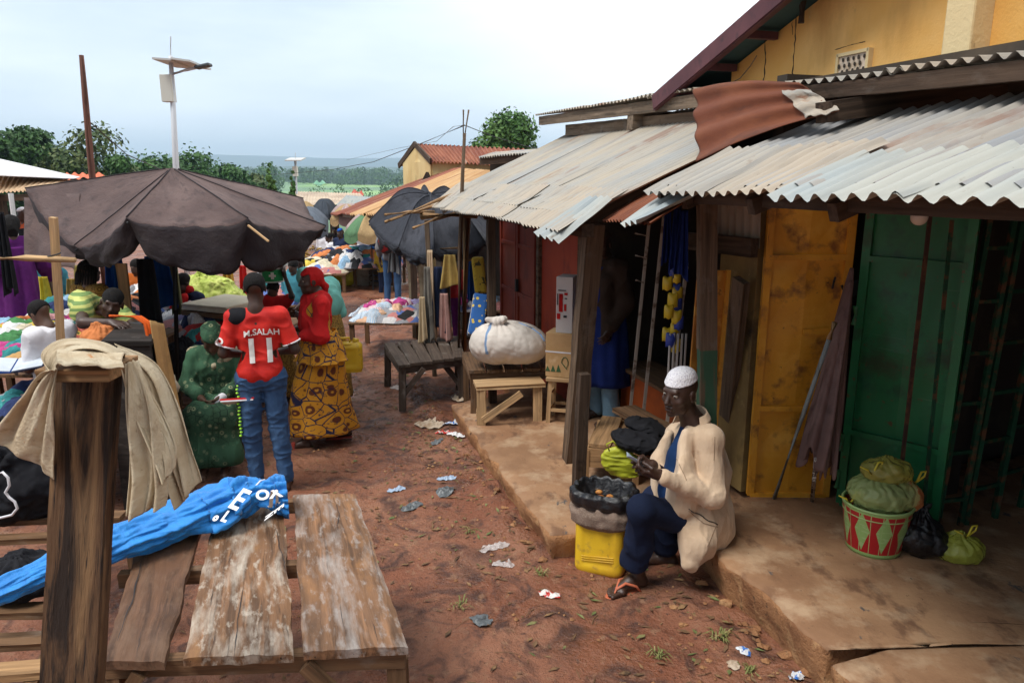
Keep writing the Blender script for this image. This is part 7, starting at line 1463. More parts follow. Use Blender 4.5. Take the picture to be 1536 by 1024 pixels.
bp = PZ(1326, 838, ZN); bp = V((bp.x, bp.y+.14, ZN)); bk = thing('bucket', bp, 'red and green flame patterned plastic bucket full of tied bags by the green door', 'bucket'); g = G()
r0, r1, hb = .145, .188, .29; Z3 = [(r0-.01, 0), (r0, .012)]+[(r0+(r1-r0)*k/10, .012+(hb-.012)*k/10) for k in range(1, 11)]
g.grid(lambda u, v: bp+V(((r0+(r1-r0)*v)*math.cos(6.28319*u), (r0+(r1-r0)*v)*math.sin(6.28319*u), hb*v)), 64, 20, wrap=True, gf=lambda u, v: V((u, v, 0))); g.add([bp+V((r0*math.cos(a), r0*math.sin(a), .002)) for a in [i*.2618 for i in range(24)]], [tuple(range(24))], [V((0, 0, 0))]*24)
g.o('shell', flame('flame_plastic'), bk, smooth=True, solid=.004); lg = pm('lime_plastic', (.36, .52, .20), rough=.35, spec=.5)
g = G(); g.tube([bp+V((r1*math.cos(a), r1*math.sin(a), hb)) for a in [i*.19635 for i in range(32)]], .008, 6, closed=True); g.tube([bp+V(((r0+(r1-r0)*.82)*math.cos(a)*1.008, (r0+(r1-r0)*.82)*math.sin(a)*1.008, hb*.82)) for a in [i*.19635 for i in range(32)]], .004, 5, closed=True); g.o('rim', lg, bk, smooth=True)
def polyfilm(name, c, a=.55, r=.18): return pm(name, c, [(tuple(min(1, x*1.5) for x in c), (7, 7, 7), .55, .7)], rough=r, spec=.8, alpha=a, bump=(((20, 20, 20), 1, 'vor'), ((55, 55, 55), .5)), bd=.012)
film_g = polyfilm('green_film', (.46, .56, .20), .55); film_y = polyfilm('olive_film', (.42, .38, .07), .62); film_y2 = polyfilm('yellow_film', (.56, .58, .08), .66)
inner = pm('bag_contents', (.10, .11, .06), [((.28, .24, .12), (14, 14, 14), .5, .58), ((.5, .18, .08), (11, 11, 11), .66, .7)], rough=.7)
def cbag(loc, r, h, film, label, seed, knot, sq=(1, 1)):
    t = bag('plastic_bag', loc, r, h, label, film, False, seed, .011, .0065, sq=sq, cat='bag'); b = V(loc); s = Sdf(.03)
    for k in range(5): s.e(b+V((random.uniform(-.5, .5)*r, random.uniform(-.4, .4)*r, h*random.uniform(.3, .5))), (r*.42, r*.42, h*.26))
    s.o('contents', inner, t, h=.01); kp = b+V(knot); g = G(); sd = random.Random(seed)
    g.tube([kp, kp+V((.01, -.01, .03)), kp+V((.03, 0, .07)), kp+V((.055, 0, .075)), kp+V((.05, 0, .045)), kp+V((.01, 0, .01))], .006, 6); g.tube([kp, kp+V((-.03, -.01, .03)), kp+V((-.075, -.01, .05))], [.010, .007, .003], 6); g.o('knot', pm('knot_yellow', (.62, .50, .04), rough=.35), t, smooth=True); return t
cbag(bp+V((0, 0, hb-.03)), .175, .22, film_g, 'clear green plastic bag stuffed in the top of the patterned bucket', 51, (-.17, -.02, .03), (1.02, .9))
cbag(bp+V((.02, 0, hb+.14)), .12, .14, film_y, 'olive plastic bag lying on top of the green one', 52, (-.10, -.05, .05), (1.15, .8))
cbag(bp+V((.16, -.02, hb-.03)), .07, .17, pm('orange_film', (.5, .17, .06), [((.45, .4, .15), (9, 9, 9), .5, .55)], rough=.25, spec=.6), 'small red-orange and black bag hanging over the right rim of the bucket', 53, (.03, 0, .15))
bag('plastic_bag', PZ(1388, 838, ZN)+V((0, .10, 0)), .135, .27, 'shiny black knotted plastic bag right of the patterned bucket', blkpl, True, 54, .018, .006)
cbag(PZ(1447, 845, ZN)+V((0, .08, 0)), .115, .15, film_y2, 'small yellow-green knotted bag right of the black one', 55, (.01, -.04, .14), (1.1, 1))
# ---- things round the seated man
ja = thing('cut_jerrycan', PZ(905, 868, 0), 'yellow jerrycan with the top cut off holding sacking beside the seated man', 'jerrycan'); jb = PZ(906, 862, 0)+V((.0, .10, 0)); yaw = R(-22); Rm = Matrix.Rotation(yaw, 3, 'Z')
def jf(u, v):
    th = 2*math.pi*u; c, s_ = math.cos(th), math.sin(th); sq = (abs(c)**6+abs(s_)**6)**(-1/6); k = 1-.10*max(0, 1-v/.10)**2-.015*math.sin(v*3); rib = .004*(math.sin(v*40) > .6)*(abs(c) < .6) if False else 0; pan = .006*(1 if (abs(sq*c) < .62 and .15 < v < .8 and abs(s_) > .7) else 0)
    return jb+Rm @ V((sq*c*.155*k, sq*s_*(.12*k-pan), .40*v))
g = G(); g.grid(jf, 96, 30, wrap=True); g.o('can', yel_pl, ja, smooth=True, solid=.004); g = G()
for z in (.10, .115, .13): g.tube([jb+Rm @ V((x*.1, -.1215, z+.01*x)) for x in (-1, 0, 1)], .0022, 5)
g.o('moulded_rib', yel_pl, ja)
sack = pm('hessian_sack', (.24, .17, .13), [((.16, .11, .08), (8, 8, 8), .45, .65), ((.30, .23, .18), (90, 90, 90), .5, .6)], rough=.95, bump=(((160, 160, 160), .4), ((12, 12, 12), 1)), bd=.006)
def ring(name, c, R0, zlist, mat, par, seed, nf, amp, rm=Rm, sol=.004):
    g = G(); K = len(zlist)-1
    def fn(u, v):
        th = 2*math.pi*u; x = v*K; i = min(K-1, int(x)); f = x-i; s_ = zlist[i][0]*(1-f)+zlist[i+1][0]*f; z = zlist[i][1]*(1-f)+zlist[i+1][1]*f; co, si = math.cos(th), math.sin(th); sq = (abs(co)**3+abs(si)**3)**(-1/3)
        n = amp*(math.sin(th*nf+seed+2*noise.noise(V((co*2, si*2, seed)))+v*4)+1.6*noise.noise(V((co*4, si*4, v*5+seed)))); return c+rm @ V((co*sq*(R0[0]*s_+n), si*sq*(R0[1]*s_+n), z+n*.7))
    g.grid(fn, 110, 26, wrap=True, gf=lambda u, v: V((u*1.0, v*.4, seed))); return g.o(name, mat, par, smooth=True, solid=sol)
hs = thing('sacking', jb+V((0, 0, .4)), 'brown hessian sacking and black liner stuffed in the mouth of the cut jerrycan', 'sack')
ring('hessian', jb, (.155, .125), [(.97, .30), (1.20, .33), (1.28, .40), (1.15, .455), (.95, .47)], sack, hs, 3, 11, .006)
ring('liner', jb+V((0, 0, .02)), (.165, .135), [(.9, .43), (1.10, .415), (1.22, .445), (1.20, .50), (1.02, .52), (.9, .47), (.72, .40)], blkpl, hs, 7, 14, .0055)
g = G(); g.grid(lambda u, v: jb+Rm @ V((.135*v*math.cos(6.2832*u), .11*v*math.sin(6.2832*u), .42+.01*noise.noise(V((u*9, v*9, 2))))), 24, 6, wrap=True); g.o('liner_floor', blkpl, hs, smooth=True)
kn_m = pm('kola_nut', (.50, .22, .05), [((.30, .09, .03), (20, 20, 20), .5, .6)], rough=.5)
for i in range(11): a = random.uniform(0, 6.28); q = random.uniform(0, .08); g = G(); g.ball(jb+V((q*math.cos(a)-.02, q*math.sin(a), .452+random.uniform(0, .02))), (.024, .019, .015), 10, 7); fin(g.o('nut', kn_m, smooth=True), 'small orange-brown nut lying in the black liner of the cut jerrycan', 'nut', 'nuts in the cut jerrycan')
# wooden crate with the black cloth and the yellow bag
wc = thing('wooden_crate', PZ(925, 660, ZF), 'low wooden crate table behind the cut jerrycan', 'crate'); ccn = [PZ(880, 668, .48), PZ(955, 672, .48), PZ(975, 628, .48), PZ(900, 626, .48)]
for k in range(2): a = ccn[0].lerp(ccn[1], (k+.5)/2); b = ccn[3].lerp(ccn[2], (k+.5)/2); g = G(); g.beam(a, b, .16, .025, jit=.003); g.o('board', wd_raw, wc)
for i in range(4): a, b = ccn[i], ccn[(i+1) % 4]; g = G(); g.beam(a+V((0, 0, -.09)), b+V((0, 0, -.09)), .022, .14, jit=.003); g.o('side_board', wd_raw, wc)
for i in range(4): a = ccn[i]; g = G(); g.beam(V((a.x, a.y, ZF)), a+V((0, 0, -.03)), .04, .04); g.o('leg', wd_raw, wc)
g = G(); a, b = PY(940, 632, 5.15), PY(1000, 640, 4.85); g.beam(PY(935, 612, 5.2), PY(1000, 648, 4.7), .20, .03, jit=.005); fin(g.o('loose_board', wd_mid), 'loose dark board lying across the back of the crate', 'board')
def cloth_lump(name, c, r, label, mat, seed, amp=.02, rot=0, h=.008, cat='cloth'):
    t = thing(name, V(c)-V((0, 0, r[2])), label, cat); s = Sdf(.04); Rm_ = np.array(Matrix.Rotation(rot, 3, 'Y')); s.e(V(c), r, Rm_); s.e(V(c)+V((r[0]*.4, 0, -r[2]*.3)), (r[0]*.7, r[1], r[2]*.7), Rm_); s.o('cloth', mat, t, h=h, disp=folds(amp, 9, seed, (1, 1, 2.5))); return t
cloth_lump('black_garment', PY(955, 660, 4.62), (.17, .16, .065), 'folded black garment heaped on the crate beside the seated man', black_c, 61, .018, R(10))
cloth_lump('black_garment', PY(968, 640, 4.75), (.14, .14, .05), 'smaller folded black garment on top of the crate pile', black_c, 62, .016, R(14))
yb = pm('lime_bag', (.40, .42, .03), [((.30, .32, .02), (6, 6, 6), .5, .65)], rough=.4, bump=(((14, 14, 14), 1),), bd=.008)
lt = cloth_lump('lime_bag', PY(930, 692, 4.56), (.125, .035, .10), 'lime yellow plastic bag under the black garments', yb, 63, .014, R(28), cat='bag')
g = G(); q = PY(914, 676, 4.5); g.tube([q, q+V((-.02, -.01, .05)), q+V((.02, -.01, .07)), q+V((.05, 0, .03))], .006, 6); g.o('handle', yb, lt, smooth=True)
g = G(); q = PZ(1012, 868, .01); g.tube([PZ(975, 876, .012), PZ(1002, 870, .012)], .004, 6); fin(g.o('white_stick', white_c), 'thin white stick lying under the seated man\'s knee', 'stick')
# ---- middle shop front: rails, hanging goods, poster board, counter, shelves
for i, (x0, y0, x1, y1, Y, lab) in enumerate(((948, 600, 978, 290, 5.7, 'pale metal rail standing left in the shop doorway'), (968, 590, 1000, 285, 5.55, 'pale metal rail with rungs in the shop doorway'), (1000, 640, 1030, 400, 5.1, 'cream painted rail nearest the shop doorway post'))):
    a = PY(x0, y0, Y); g = G(); g.beam(V((a.x-.03, a.y, ZF)), PY(x1, y1, Y), .022, .022); o = fin(g.o('metal_rail', pm('pale_rail', (.42, .36, .30), [((.15, .10, .07), (8, 8, 8), .52, .6)], rough=.5)), lab, 'rail')
g = G()
for y in (325, 383, 420, 350): g = G(); g.tube([PY(952+(y-325)*.02, y, 5.65), PY(975-(y-325)*.10, y+4, 5.6)], .008, 6); fin(g.o('rung', MATS['pale_rail']), 'short crossbar of the doorway rail', 'bar', 'crossbars of the doorway rails')
sac = [pm('sachet_yellow', (.70, .50, .03), rough=.3, spec=.6), pm('sachet_blue', (.03, .06, .35), rough=.3, spec=.6)]
for k in range(14):
    q = PY(1000+random.uniform(-6, 20), 408+k*8.5, 5.05+random.uniform(-.05, .05)); g = G(); r_ = random.uniform(.9, 1.3); g.grid(lambda u, v: q+V(((u-.5)*.055*r_, -.018*math.sin(math.pi*u)*math.sin(math.pi*v)*(1 if u != 0 else 0), (v-.5)*.08*r_+.006*math.sin(u*9))), 7, 7); c = k % 3 != 0
    fin(g.o('sachet', sac[0 if c else 1], smooth=True, solid=.01), ('yellow' if c else 'blue')+' sachet in the string hanging at the shop doorway', 'sachet', ('yellow' if c else 'blue')+' sachets hanging at the shop doorway')
for k, (x, w) in enumerate(((1000, 12), (1014, 16), (1024, 20))): hang('hanging_garment', PY(x-w/2, 308+k*4, 5.0-.05*k), PY(x+w/2+4, 308+k*4, 5.0-.05*k), .38+.03*k, indigo, ['slim', 'middle', 'widest'][k]+' of the dark blue garments hanging beside the doorway post', 'garment', amp=.02, seed=70+k, taper=.5)
for k in range(5): x = 1004+k*6; hang('cable_strip', PY(x, 500, 5.0), PY(x+3, 500, 5.0), .55, pm('pale_strip', (.50, .46, .42), rough=.6), 'pale vertical strip of packaging hanging under the sachets', 'strip', 'pale strips under the sachets', amp=.003, seed=80+k, nu=4, nv=8)
pb_ = thing('poster_board', PZ(1060, 690, ZN), 'leaning orange board with a torn picture poster beside the doorway', 'board'); orb = pm('orange_board', (.50, .20, .025), [((.36, .12, .02), (3, 3, 3), .45, .62), ((.62, .33, .06), (8, 8, 8), .55, .68), ((.10, .05, .02), (10, 10, 10), .64, .70)], rough=.7)
a, b = PY(1046, 640, 4.75), PY(1068, 405, 4.85); a = V((a.x, a.y, ZN)); g = G(); g.beam(a, b, .20, .02, up=(0.2, -1, 0)); g.o('board', orb, pb_)
g = G(); g.beam(a.lerp(b, .0)+V((.11, 0, 0)), b+V((.11, 0, 0)), .025, .03, up=(0, -1, 0)); g.o('edge_strip', amber, pb_)
post_m = pm('torn_poster', (.40, .34, .22), [((.05, .05, .05), (14, 14, 14), .52, .56), ((.08, .14, .22), (8, 8, 8), .60, .63), ((.5, .2, .05), (9, 9, 9), .64, .67)], rough=.6)
g = G(); c_ = PY(1052, 575, 4.66); g.grid(lambda u, v: PY(1040+24*u+8*v, 622-110*v+6*math.sin(u*9), 4.68+.01*math.sin(u*7)), 8, 12); g.o('poster', post_m, pb_)
ct = thing('shop_counter', S(5.2, 2.95, ZF), 'low orange shop counter inside the middle doorway', 'counter'); g = G(); g.box(S(5.25, 3.05, ZF+.25), (1.3, .3, .5), M_); g.o('front', pm('orange_counter', (.46, .10, .02), [((.30, .06, .015), (3, 3, 3), .45, .65)], rough=.6), ct)
g = G(); g.box(S(5.25, 3.02, ZF+.515), (1.34, .38, .03), M_); g.o('top', wd_mid, ct)
sh_ = thing('shelf_unit', S(5.2, 3.9, ZF), 'dim shelf unit of packets at the back of the middle shop', 'shelf')
for z in (.6, 1.0, 1.4, 1.8): g = G(); g.box(S(5.3, 3.9, z), (1.5, .3, .03), M_); g.o('shelf', wd_mid, sh_)
pcs = [pm('packet_%d' % i, c, rough=.5) for i, c in enumerate(((.04, .12, .4), (.4, .05, .05), (.45, .35, .08), (.25, .25, .26), (.05, .22, .1)))]
for z in (.6, 1.0, 1.4):
    for k in range(12): g = G(); h_ = random.uniform(.12, .26); g.box(S(4.68+k*.11, 3.82+random.uniform(-.03, .03), z+.017+h_/2), (.09, .12, h_), M_); j = (k*3+int(z*5)) % 5; fin(g.o('packet', pcs[j]), ['blue', 'red', 'mustard', 'grey', 'green'][j]+' packet on the dim shelves of the middle shop', 'packet', ['blue', 'red', 'mustard', 'grey', 'green'][j]+' packets on the shop shelves')
# spare framed mirror/shelf edge near red wall: leaning gold lettered strip
# ======================= litter =======================
def scrap(x, y, r, mat, lab, seed, z=None, flat=.35, cat='litter', name='litter'):
    p = PZ(x, y, 0) if z is None else PZ(x, y, z); zz = gz(p.x, p.y) if z is None else z; g = G()
    def fn(u, v):
        th = 2*math.pi*u; rad = r*v*(1+.30*math.sin(th*2+seed)+.10*math.sin(th*5+seed*2)+.05*math.sin(th*9+seed)); X, Y = p.x+rad*math.cos(th), p.y+rad*math.sin(th)*.7
        return V((X, Y, (gz(X, Y) if z is None else z)+.006+abs(noise.noise(V((X*30, Y*30, seed))))*r*flat*1.6*(1-v*.3)+r*flat*.5*(1-v)))
    g.grid(fn, 30, 9, wrap=True); return fin(g.o(name, mat, smooth=True), lab, cat)
clr = pm('clear_polythene', (.62, .55, .52), rough=.15, spec=.8, alpha=.6, bump=(((30, 30, 30), 1),), bd=.01); grf = pm('grey_film', (.10, .11, .115), rough=.35, spec=.6, bump=(((30, 30, 30), 1),), bd=.008); rdw = pm('red_white_wrapper', (.66, .62, .58), [((.50, .03, .02), (22, 22, 22), .50, .53)], rough=.4); blw = pm('blue_white_wrapper', (.62, .64, .66), [((.04, .16, .5), (24, 24, 24), .52, .55)], rough=.4); pap = pm('dirty_paper', (.50, .40, .30), [((.3, .2, .12), (9, 9, 9), .5, .65)], rough=.8); lbl = pm('pale_blue_film', (.32, .40, .52), rough=.3)
for a in ((741, 828, .075, clr, 'crumpled clear plastic bag on the red mud in the middle of the lane', 1), (755, 848, .055, clr, 'smaller clear plastic scrap below the crumpled bag', 2), (825, 893, .055, rdw, 'red and white snack wrapper on the mud near the jerrycan', 3), (722, 930, .07, grf, 'dark grey plastic scrap near the bottom of the lane', 4), (668, 741, .085, grf, 'dark grey plastic strip lying across the lane', 5), (617, 756, .075, grf, 'torn grey plastic film left of the dark strip', 6),
    (594, 733, .055, lbl, 'pale blue plastic scrap left in the lane', 7), (670, 724, .06, lbl, 'narrow pale translucent strip above the dark one', 8), (602, 583, .11, clr, 'clear plastic bag under the dark wooden table', 9), (1115, 985, .035, blw, 'blue and white wrapper by the kerb at the bottom', 10), (1100, 1000, .04, pap, 'torn beige paper by the kerb at the bottom', 11), (1195, 1017, .045, blw, 'blue printed paper cup crushed at the bottom edge', 12),
    (680, 640, .09, blw, 'blue and white carton piece on the rubbish at the platform corner', 13), (668, 655, .07, rdw, 'red printed scrap in the rubbish at the platform corner', 14), (684, 660, .07, pm('white_paper', (.7, .7, .7), rough=.6), 'white paper scrap at the foot of the platform corner', 15), (645, 640, .14, pap, 'flattened brown cardboard left of the rubbish', 16), (690, 600, .12, pap, 'torn cardboard lying beneath the slatted table', 17), (655, 668, .06, grf, 'dark scrap at the edge of the rubbish', 18),
    (625, 565, .10, clr, 'white polythene heap behind the dark table legs', 19), (770, 605, .07, clr, 'clear bag under the raw wood bench', 20)): scrap(*a)
leafm = pm('dry_leaf', (.16, .09, .045), [((.26, .15, .07), (9, 9, 9), .5, .6), ((.06, .035, .02), (7, 7, 7), .55, .65)], rough=.8); leafg = pm('green_leaf', (.12, .15, .05), [((.22, .2, .08), (9, 9, 9), .5, .6)], rough=.7)
def scatter(name, n, fn, seed):
    r = random.Random(seed); g = G()
    for i in range(n):
        p = fn(r)
        if p is None: continue
        x, y, z, s_ = p; a = r.uniform(0, 6.28); d = V((math.cos(a), math.sin(a), 0)); e = V((-d.y, d.x, 0)); w = s_*r.uniform(.18, .45); c = V((x, y, z+.006)); t_ = r.uniform(-.3, .5)
        g.mi = 0 if r.random() < .78 else 1
        g.add([c-d*s_, c-d*s_*.3+e*w+V((0, 0, s_*.3*abs(t_))), c+d*s_+V((0, 0, s_*t_*.5+.004)), c-d*s_*.2-e*w+V((0, 0, s_*.15))], [(0, 1, 2), (0, 2, 3)])
    o = g.o(name, [leafm, leafg]); o['kind'] = 'stuff'; return o
def lane(r):
    x, y = r.uniform(-2.2, 1.6), r.uniform(2.1, 9.5); a, b = V((x, y, 0)).dot(SD), V((x, y, 0)).dot(SN); lim = 1.47 if a > 4.0 else 2.26
    if b > lim: return None
    if r.random() > math.exp(-max(0, lim-.15-b)/.50)+.14: return None
    return x, y, gz(x, y), r.uniform(.008, .042)
scatter('leaf_litter', 5200, lane, 5)
def stones(n, seed):
    r = random.Random(seed); g = G()
    for i in range(n):
        x, y = r.uniform(-2.2, 1.6), r.uniform(2.1, 8.5); a, b = V((x, y, 0)).dot(SD), V((x, y, 0)).dot(SN); lim = 1.49 if a > 4.0 else 2.29
        if b > lim or r.random() > math.exp(-max(0, lim-.05-b)/.30)+.09: continue
        q = r.uniform(.004, .018)*(1.7 if lim-b < .15 and r.random() < .3 else 1); c = V((x, y, gz(x, y)+q*.3)); m = 5; vs = [c+V((q*math.cos(k*6.28/m)*r.uniform(.7, 1.2), q*math.sin(k*6.28/m)*r.uniform(.7, 1.1), r.uniform(-.2, .2)*q)) for k in range(m)]+[c+V((0, 0, q*.75))]
        g.add(vs, [(k, (k+1) % m, m) for k in range(m)])
    o = g.o('gravel', earth, smooth=False); o['kind'] = 'stuff'
stones(3000, 6)
# crumbled footing along the kerb, grass tufts
for i, (x, y, s_) in enumerate(((790, 826, .07), (812, 842, .06), (758, 770, .05), (745, 745, .05), (840, 835, .06), (1052, 880, .06), (1090, 915, .07), (1130, 950, .06), (1180, 985, .08), (1215, 1010, .08), (1025, 940, .045), (1010, 915, .04), (700, 690, .04), (720, 715, .045), (870, 842, .05), (1150, 975, .04))):
    p = PZ(x, y, 0); c = V((p.x, p.y, gz(p.x, p.y)+s_*.12)); s_ *= .72; bm = bmesh.new(); rq = random.Random(i)
    for _ in range(15): d_ = V((rq.gauss(0, 1), rq.gauss(0, 1), rq.gauss(0, 1))).normalized(); bm.verts.new(c+V((d_.x*s_, d_.y*s_*.75, d_.z*s_*.5)))
    bmesh.ops.convex_hull(bm, input=bm.verts[:]); bmesh.ops.delete(bm, geom=[v_ for v_ in bm.verts if not v_.link_faces], context='VERTS'); bm.verts.index_update(); t = mk('rubble', [v_.co.copy() for v_ in bm.verts], [tuple(v_.index for v_ in f_.verts) for f_ in bm.faces], earth, bevel=.006); bm.free(); tag(t, 'lump of broken concrete fallen along the foot of the kerb', 'stone', 'broken lumps along the kerb')
def tuft(x, y, n, h, seed, lab):
    r = random.Random(seed); p = PZ(x, y, 0); g = G()
    for i in range(n): a = r.uniform(0, 6.28); l = h*r.uniform(.5, 1.1); b = V((p.x+r.uniform(-.03, .03), p.y+r.uniform(-.03, .03), gz(p.x, p.y))); d = V((math.cos(a), math.sin(a), 0)); m = b+d*l*.5+V((0, 0, l*.45)); e = b+d*l+V((0, 0, l*.25)); s_ = V((-d.y, d.x, 0))*.004; g.add([b-s_, b+s_, m+s_*.8, m-s_*.8, e], [(0, 1, 2, 3), (3, 2, 4)])
    fin(g.o('grass_tuft', pm('wilted_grass', (.16, .17, .05), [((.3, .24, .10), (20, 20, 20), .5, .6)], rough=.7)), lab, 'plant')
tuft(1075, 962, 26, .09, 1, 'wilted grass tuft on the mud left of the kerb near the bottom'); tuft(705, 798, 18, .07, 2, 'small grass tuft in the middle of the lane'); tuft(985, 985, 22, .08, 3, 'dark sprig of weeds low on the right of the lane'); tuft(810, 862, 16, .07, 4, 'sprig of weeds in front of the far kerb corner'); tuft(690, 905, 14, .08, 5, 'withered sprig near the grey plastic scrap'); tuft(1120, 1005, 20, .06, 6, 'green sprig beside the torn beige paper')

# twigs trodden into the mud
def twigs(n, seed):
    r = random.Random(seed); g = G()
    for i in range(n):
        p = lane(r)
        if p is None: continue
        x, y, z, s_ = p; a = r.uniform(0, 6.28); L = r.uniform(.03, .13); d = V((math.cos(a), math.sin(a), 0)); b = V((x, y, z+.004)); g.tube([b, b+d*L*.5+V((-d.y, d.x, 0))*r.uniform(-.01, .01)+V((0, 0, .004)), b+d*L], [r.uniform(.0012, .0028)]*3, 4)
    o = g.o('twigs', leafm); o['kind'] = 'stuff'
twigs(700, 12)
# ======================= background buildings, lamps, small sunshades =======================
def lamp(x, ytop, Y, label, far=False):
    k = Y; P0 = PY(x+8 if not far else x, 470 if not far else 330, Y); zb = -1.0 if far else -.3
    t = thing('street_lamp', (P0.x, Y, zb), label, 'street lamp'); s_ = pm('galvanised', (.55, .57, .60), rough=.45, metal=0.0)
    if not far:
        X = PY(264, 250, Y).x; tp = PY(256, 84, Y); g = G(); g.tube([V((X+.02, Y, zb)), V((X, Y, PY(264, 250, Y).z)), V((tp.x, Y, tp.z))], [.075, .06, .04], 10); g.o('pole', s_, t, smooth=True)
        g = G(); g.tube([PY(256, 84, Y), PY(256, 55, Y)], .012, 5); g.o('lightning_rod', s_, t)
        for x0, x1 in ((228, 256), (256, 285)):
            g = G(); a, b = PY(x0, 89, Y-.35), PY(x1, 91 if x0 == 228 else 93, Y-.35); c = b+V((0, 1.0, -.02)); d = a+V((0, 1.0, -.02)); e = V((0, 0, .035)); g.add([a, b, c, d, a+e, b+e, c+e, d+e], [(3, 2, 1, 0), (4, 5, 6, 7), (0, 1, 5, 4), (1, 2, 6, 5), (2, 3, 7, 6), (3, 0, 4, 7)]); g.o('solar_panel', pm('panel_back', (.50, .50, .48), rough=.5), t)
        g = G(); g.tube([PY(257, 112, Y), PY(280, 105, Y), PY(297, 101, Y)], .03, 7); g.o('arm', s_, t, smooth=True)
        g = G(); a, b = PY(294, 102, Y), PY(316, 97, Y); g.beam(a, b, .20, .06, jit=0); g.o('lamp_head', pm('dark_lamp', (.06, .07, .08), rough=.5), t, bevel=.02)
        g = G(); c = PY(252, 133, Y); g.box(c, (.22, .18, .50)); g.o('battery_box', pm('battery_box', (.58, .58, .52), rough=.5), t, bevel=.01)
    else:
        X = PY(443, 300, Y).x; tp = PY(443, 240, Y); g = G(); g.tube([V((X, Y, zb-2)), V((tp.x, Y, tp.z))], [.09, .06], 8); g.o('pole', s_, t, smooth=True); g = G(); g.tube([tp, PY(443, 229, Y)], .015, 5); g.o('lightning_rod', s_, t)
        g = G(); g.box(PY(443, 239, Y), (.75, .9, .05), Matrix.Rotation(R(8), 3, 'X')); g.o('solar_panel', MATS['panel_back'], t); g = G(); g.box(PY(443, 257, Y), (.2, .25, .45)); g.o('battery_box', MATS['battery_box'], t)
lamp(256, 55, 15, 'tall solar street lamp rising behind the brown parasol'); lamp(443, 230, 36, 'small far solar street lamp beside the pointed cypress', True)
g = G(); g.tube([PY(139, 275, 10.5)+V((0, 0, -1.6)), PY(138, 262, 10.5), PY(128, 150, 10.5), PY(122, 83, 10.5)], [.05, .045, .04, .03], 7); fin(g.o('bare_pole', wood('reddish_pole', (.16, .07, .05)), smooth=True), 'tall crooked reddish bare pole standing behind the left stalls', 'pole')
g = G(); g.tube([PY(131, 180, 10.5), PY(190, 232, 16), PY(250, 258, 22)], .012, 4); fin(g.o('wire', black), 'thin wire sloping down from the crooked bare pole', 'wire')
# yellow house with rusty roof
def house(name, label, pts_wall, Y, wallm, roofm, roof, th=.06):
    t = thing(name, (PY(pts_wall[0][0], 300, Y).x, Y, -1), label, 'building')
    for pw in [pts_wall]:
        q = [PY(x, y, Y) for x, y in pw]; n = len(q); g = G(); g.add(q+[p+V((.6, 4, 0)) for p in q], [tuple(range(n-1, -1, -1)), tuple(range(n, 2*n))]+[(i, (i+1) % n, n+(i+1) % n, n+i) for i in range(n)]); g.o('wall', wallm, t)
    return t
yh = thing('house', PY(640, 320, 21), 'yellow walled house with a rust-red sheet roof beyond the shed', 'building'); yw_ = pm('house_plaster', (.66, .50, .24), [((.55, .38, .16), (.8, .8, .4), .45, .65), ((.35, .25, .12), (3, 3, 1), .6, .75)], rough=.9)
Yh = 21
A, B, C, D = PY(612, 340, Yh), PY(612, 246, Yh), PY(622, 227, Yh+.8), PY(745, 246, Yh-1.5)
zb_ = -1.5; ridge0, ridge1 = PY(622, 216, Yh+2.0), PY(790, 224, Yh-1.0); ev0, ev1 = PY(646, 242, Yh-.6), PY(800, 250, Yh-3.2); ew0 = PY(598, 249, Yh+3.5); ew1 = ew0+(ev1-ev0)
rr_ = pm('rust_roof', (.20, .06, .035), [((.30, .11, .06), (.5, .5, .5), .42, .62), ((.42, .30, .22), (.32, 2.4, .3), .62, .67, 'noise', .7), ((.10, .035, .025), (1, 6, 1), .55, .72)], rough=.8)
g = G(); corr(g, ev0, ev1, ridge0, ridge1, wl=.16, amp=.03, sheets=1.0, seed=61, jag=.04); g.o('roof', rr_, yh, smooth=True)
g = G(); corr(g, ew1, ew0, ridge1, ridge0, wl=.16, amp=.03, sheets=1.0, seed=62, jag=0); g.o('roof', rr_, yh, smooth=True)
def quad(g, a, b, c, d, th=(0, 0, 0)): th = V(th); g.add([a, b, c, d, a+th, b+th, c+th, d+th], [(3, 2, 1, 0), (4, 5, 6, 7), (0, 1, 5, 4), (1, 2, 6, 5), (2, 3, 7, 6), (3, 0, 4, 7)])
w0 = ev0.lerp(ridge0, .12)+(ev1-ev0)*.04; w1 = ev1.lerp(ridge1, .12); w2 = ew0.lerp(ridge0, .18)+(ev1-ev0)*.04
g = G(); quad(g, V((w0.x, w0.y, zb_)), V((w1.x, w1.y, zb_)), w1+V((0, 0, -.02)), w0+V((0, 0, -.02)), (.05, .12, 0)); g.o('wall', yw_, yh)
rp_ = ridge0+(ev1-ev0)*.04; g = G(); g.add([V((w2.x, w2.y, zb_)), V((w0.x, w0.y, zb_)), w0+V((0, 0, -.03)), rp_+V((0, 0, -.06)), w2+V((0, 0, -.03))], [(0, 1, 2, 3, 4)]); g.o('gable_wall', yw_, yh, solid=.1)
g = G(); g.beam(ew0, ridge0, .05, .16); g.beam(ridge0, ev0, .05, .16); g.o('barge_board', wd_dark, yh)
g = G(); quad(g, PY(633, 270, Yh-.75), PY(646, 270, Yh-.85), PY(641, 258, Yh-.85), PY(639, 258, Yh-.85), (0, .3, 0)); g.o('gable_vent', darkwall, yh)
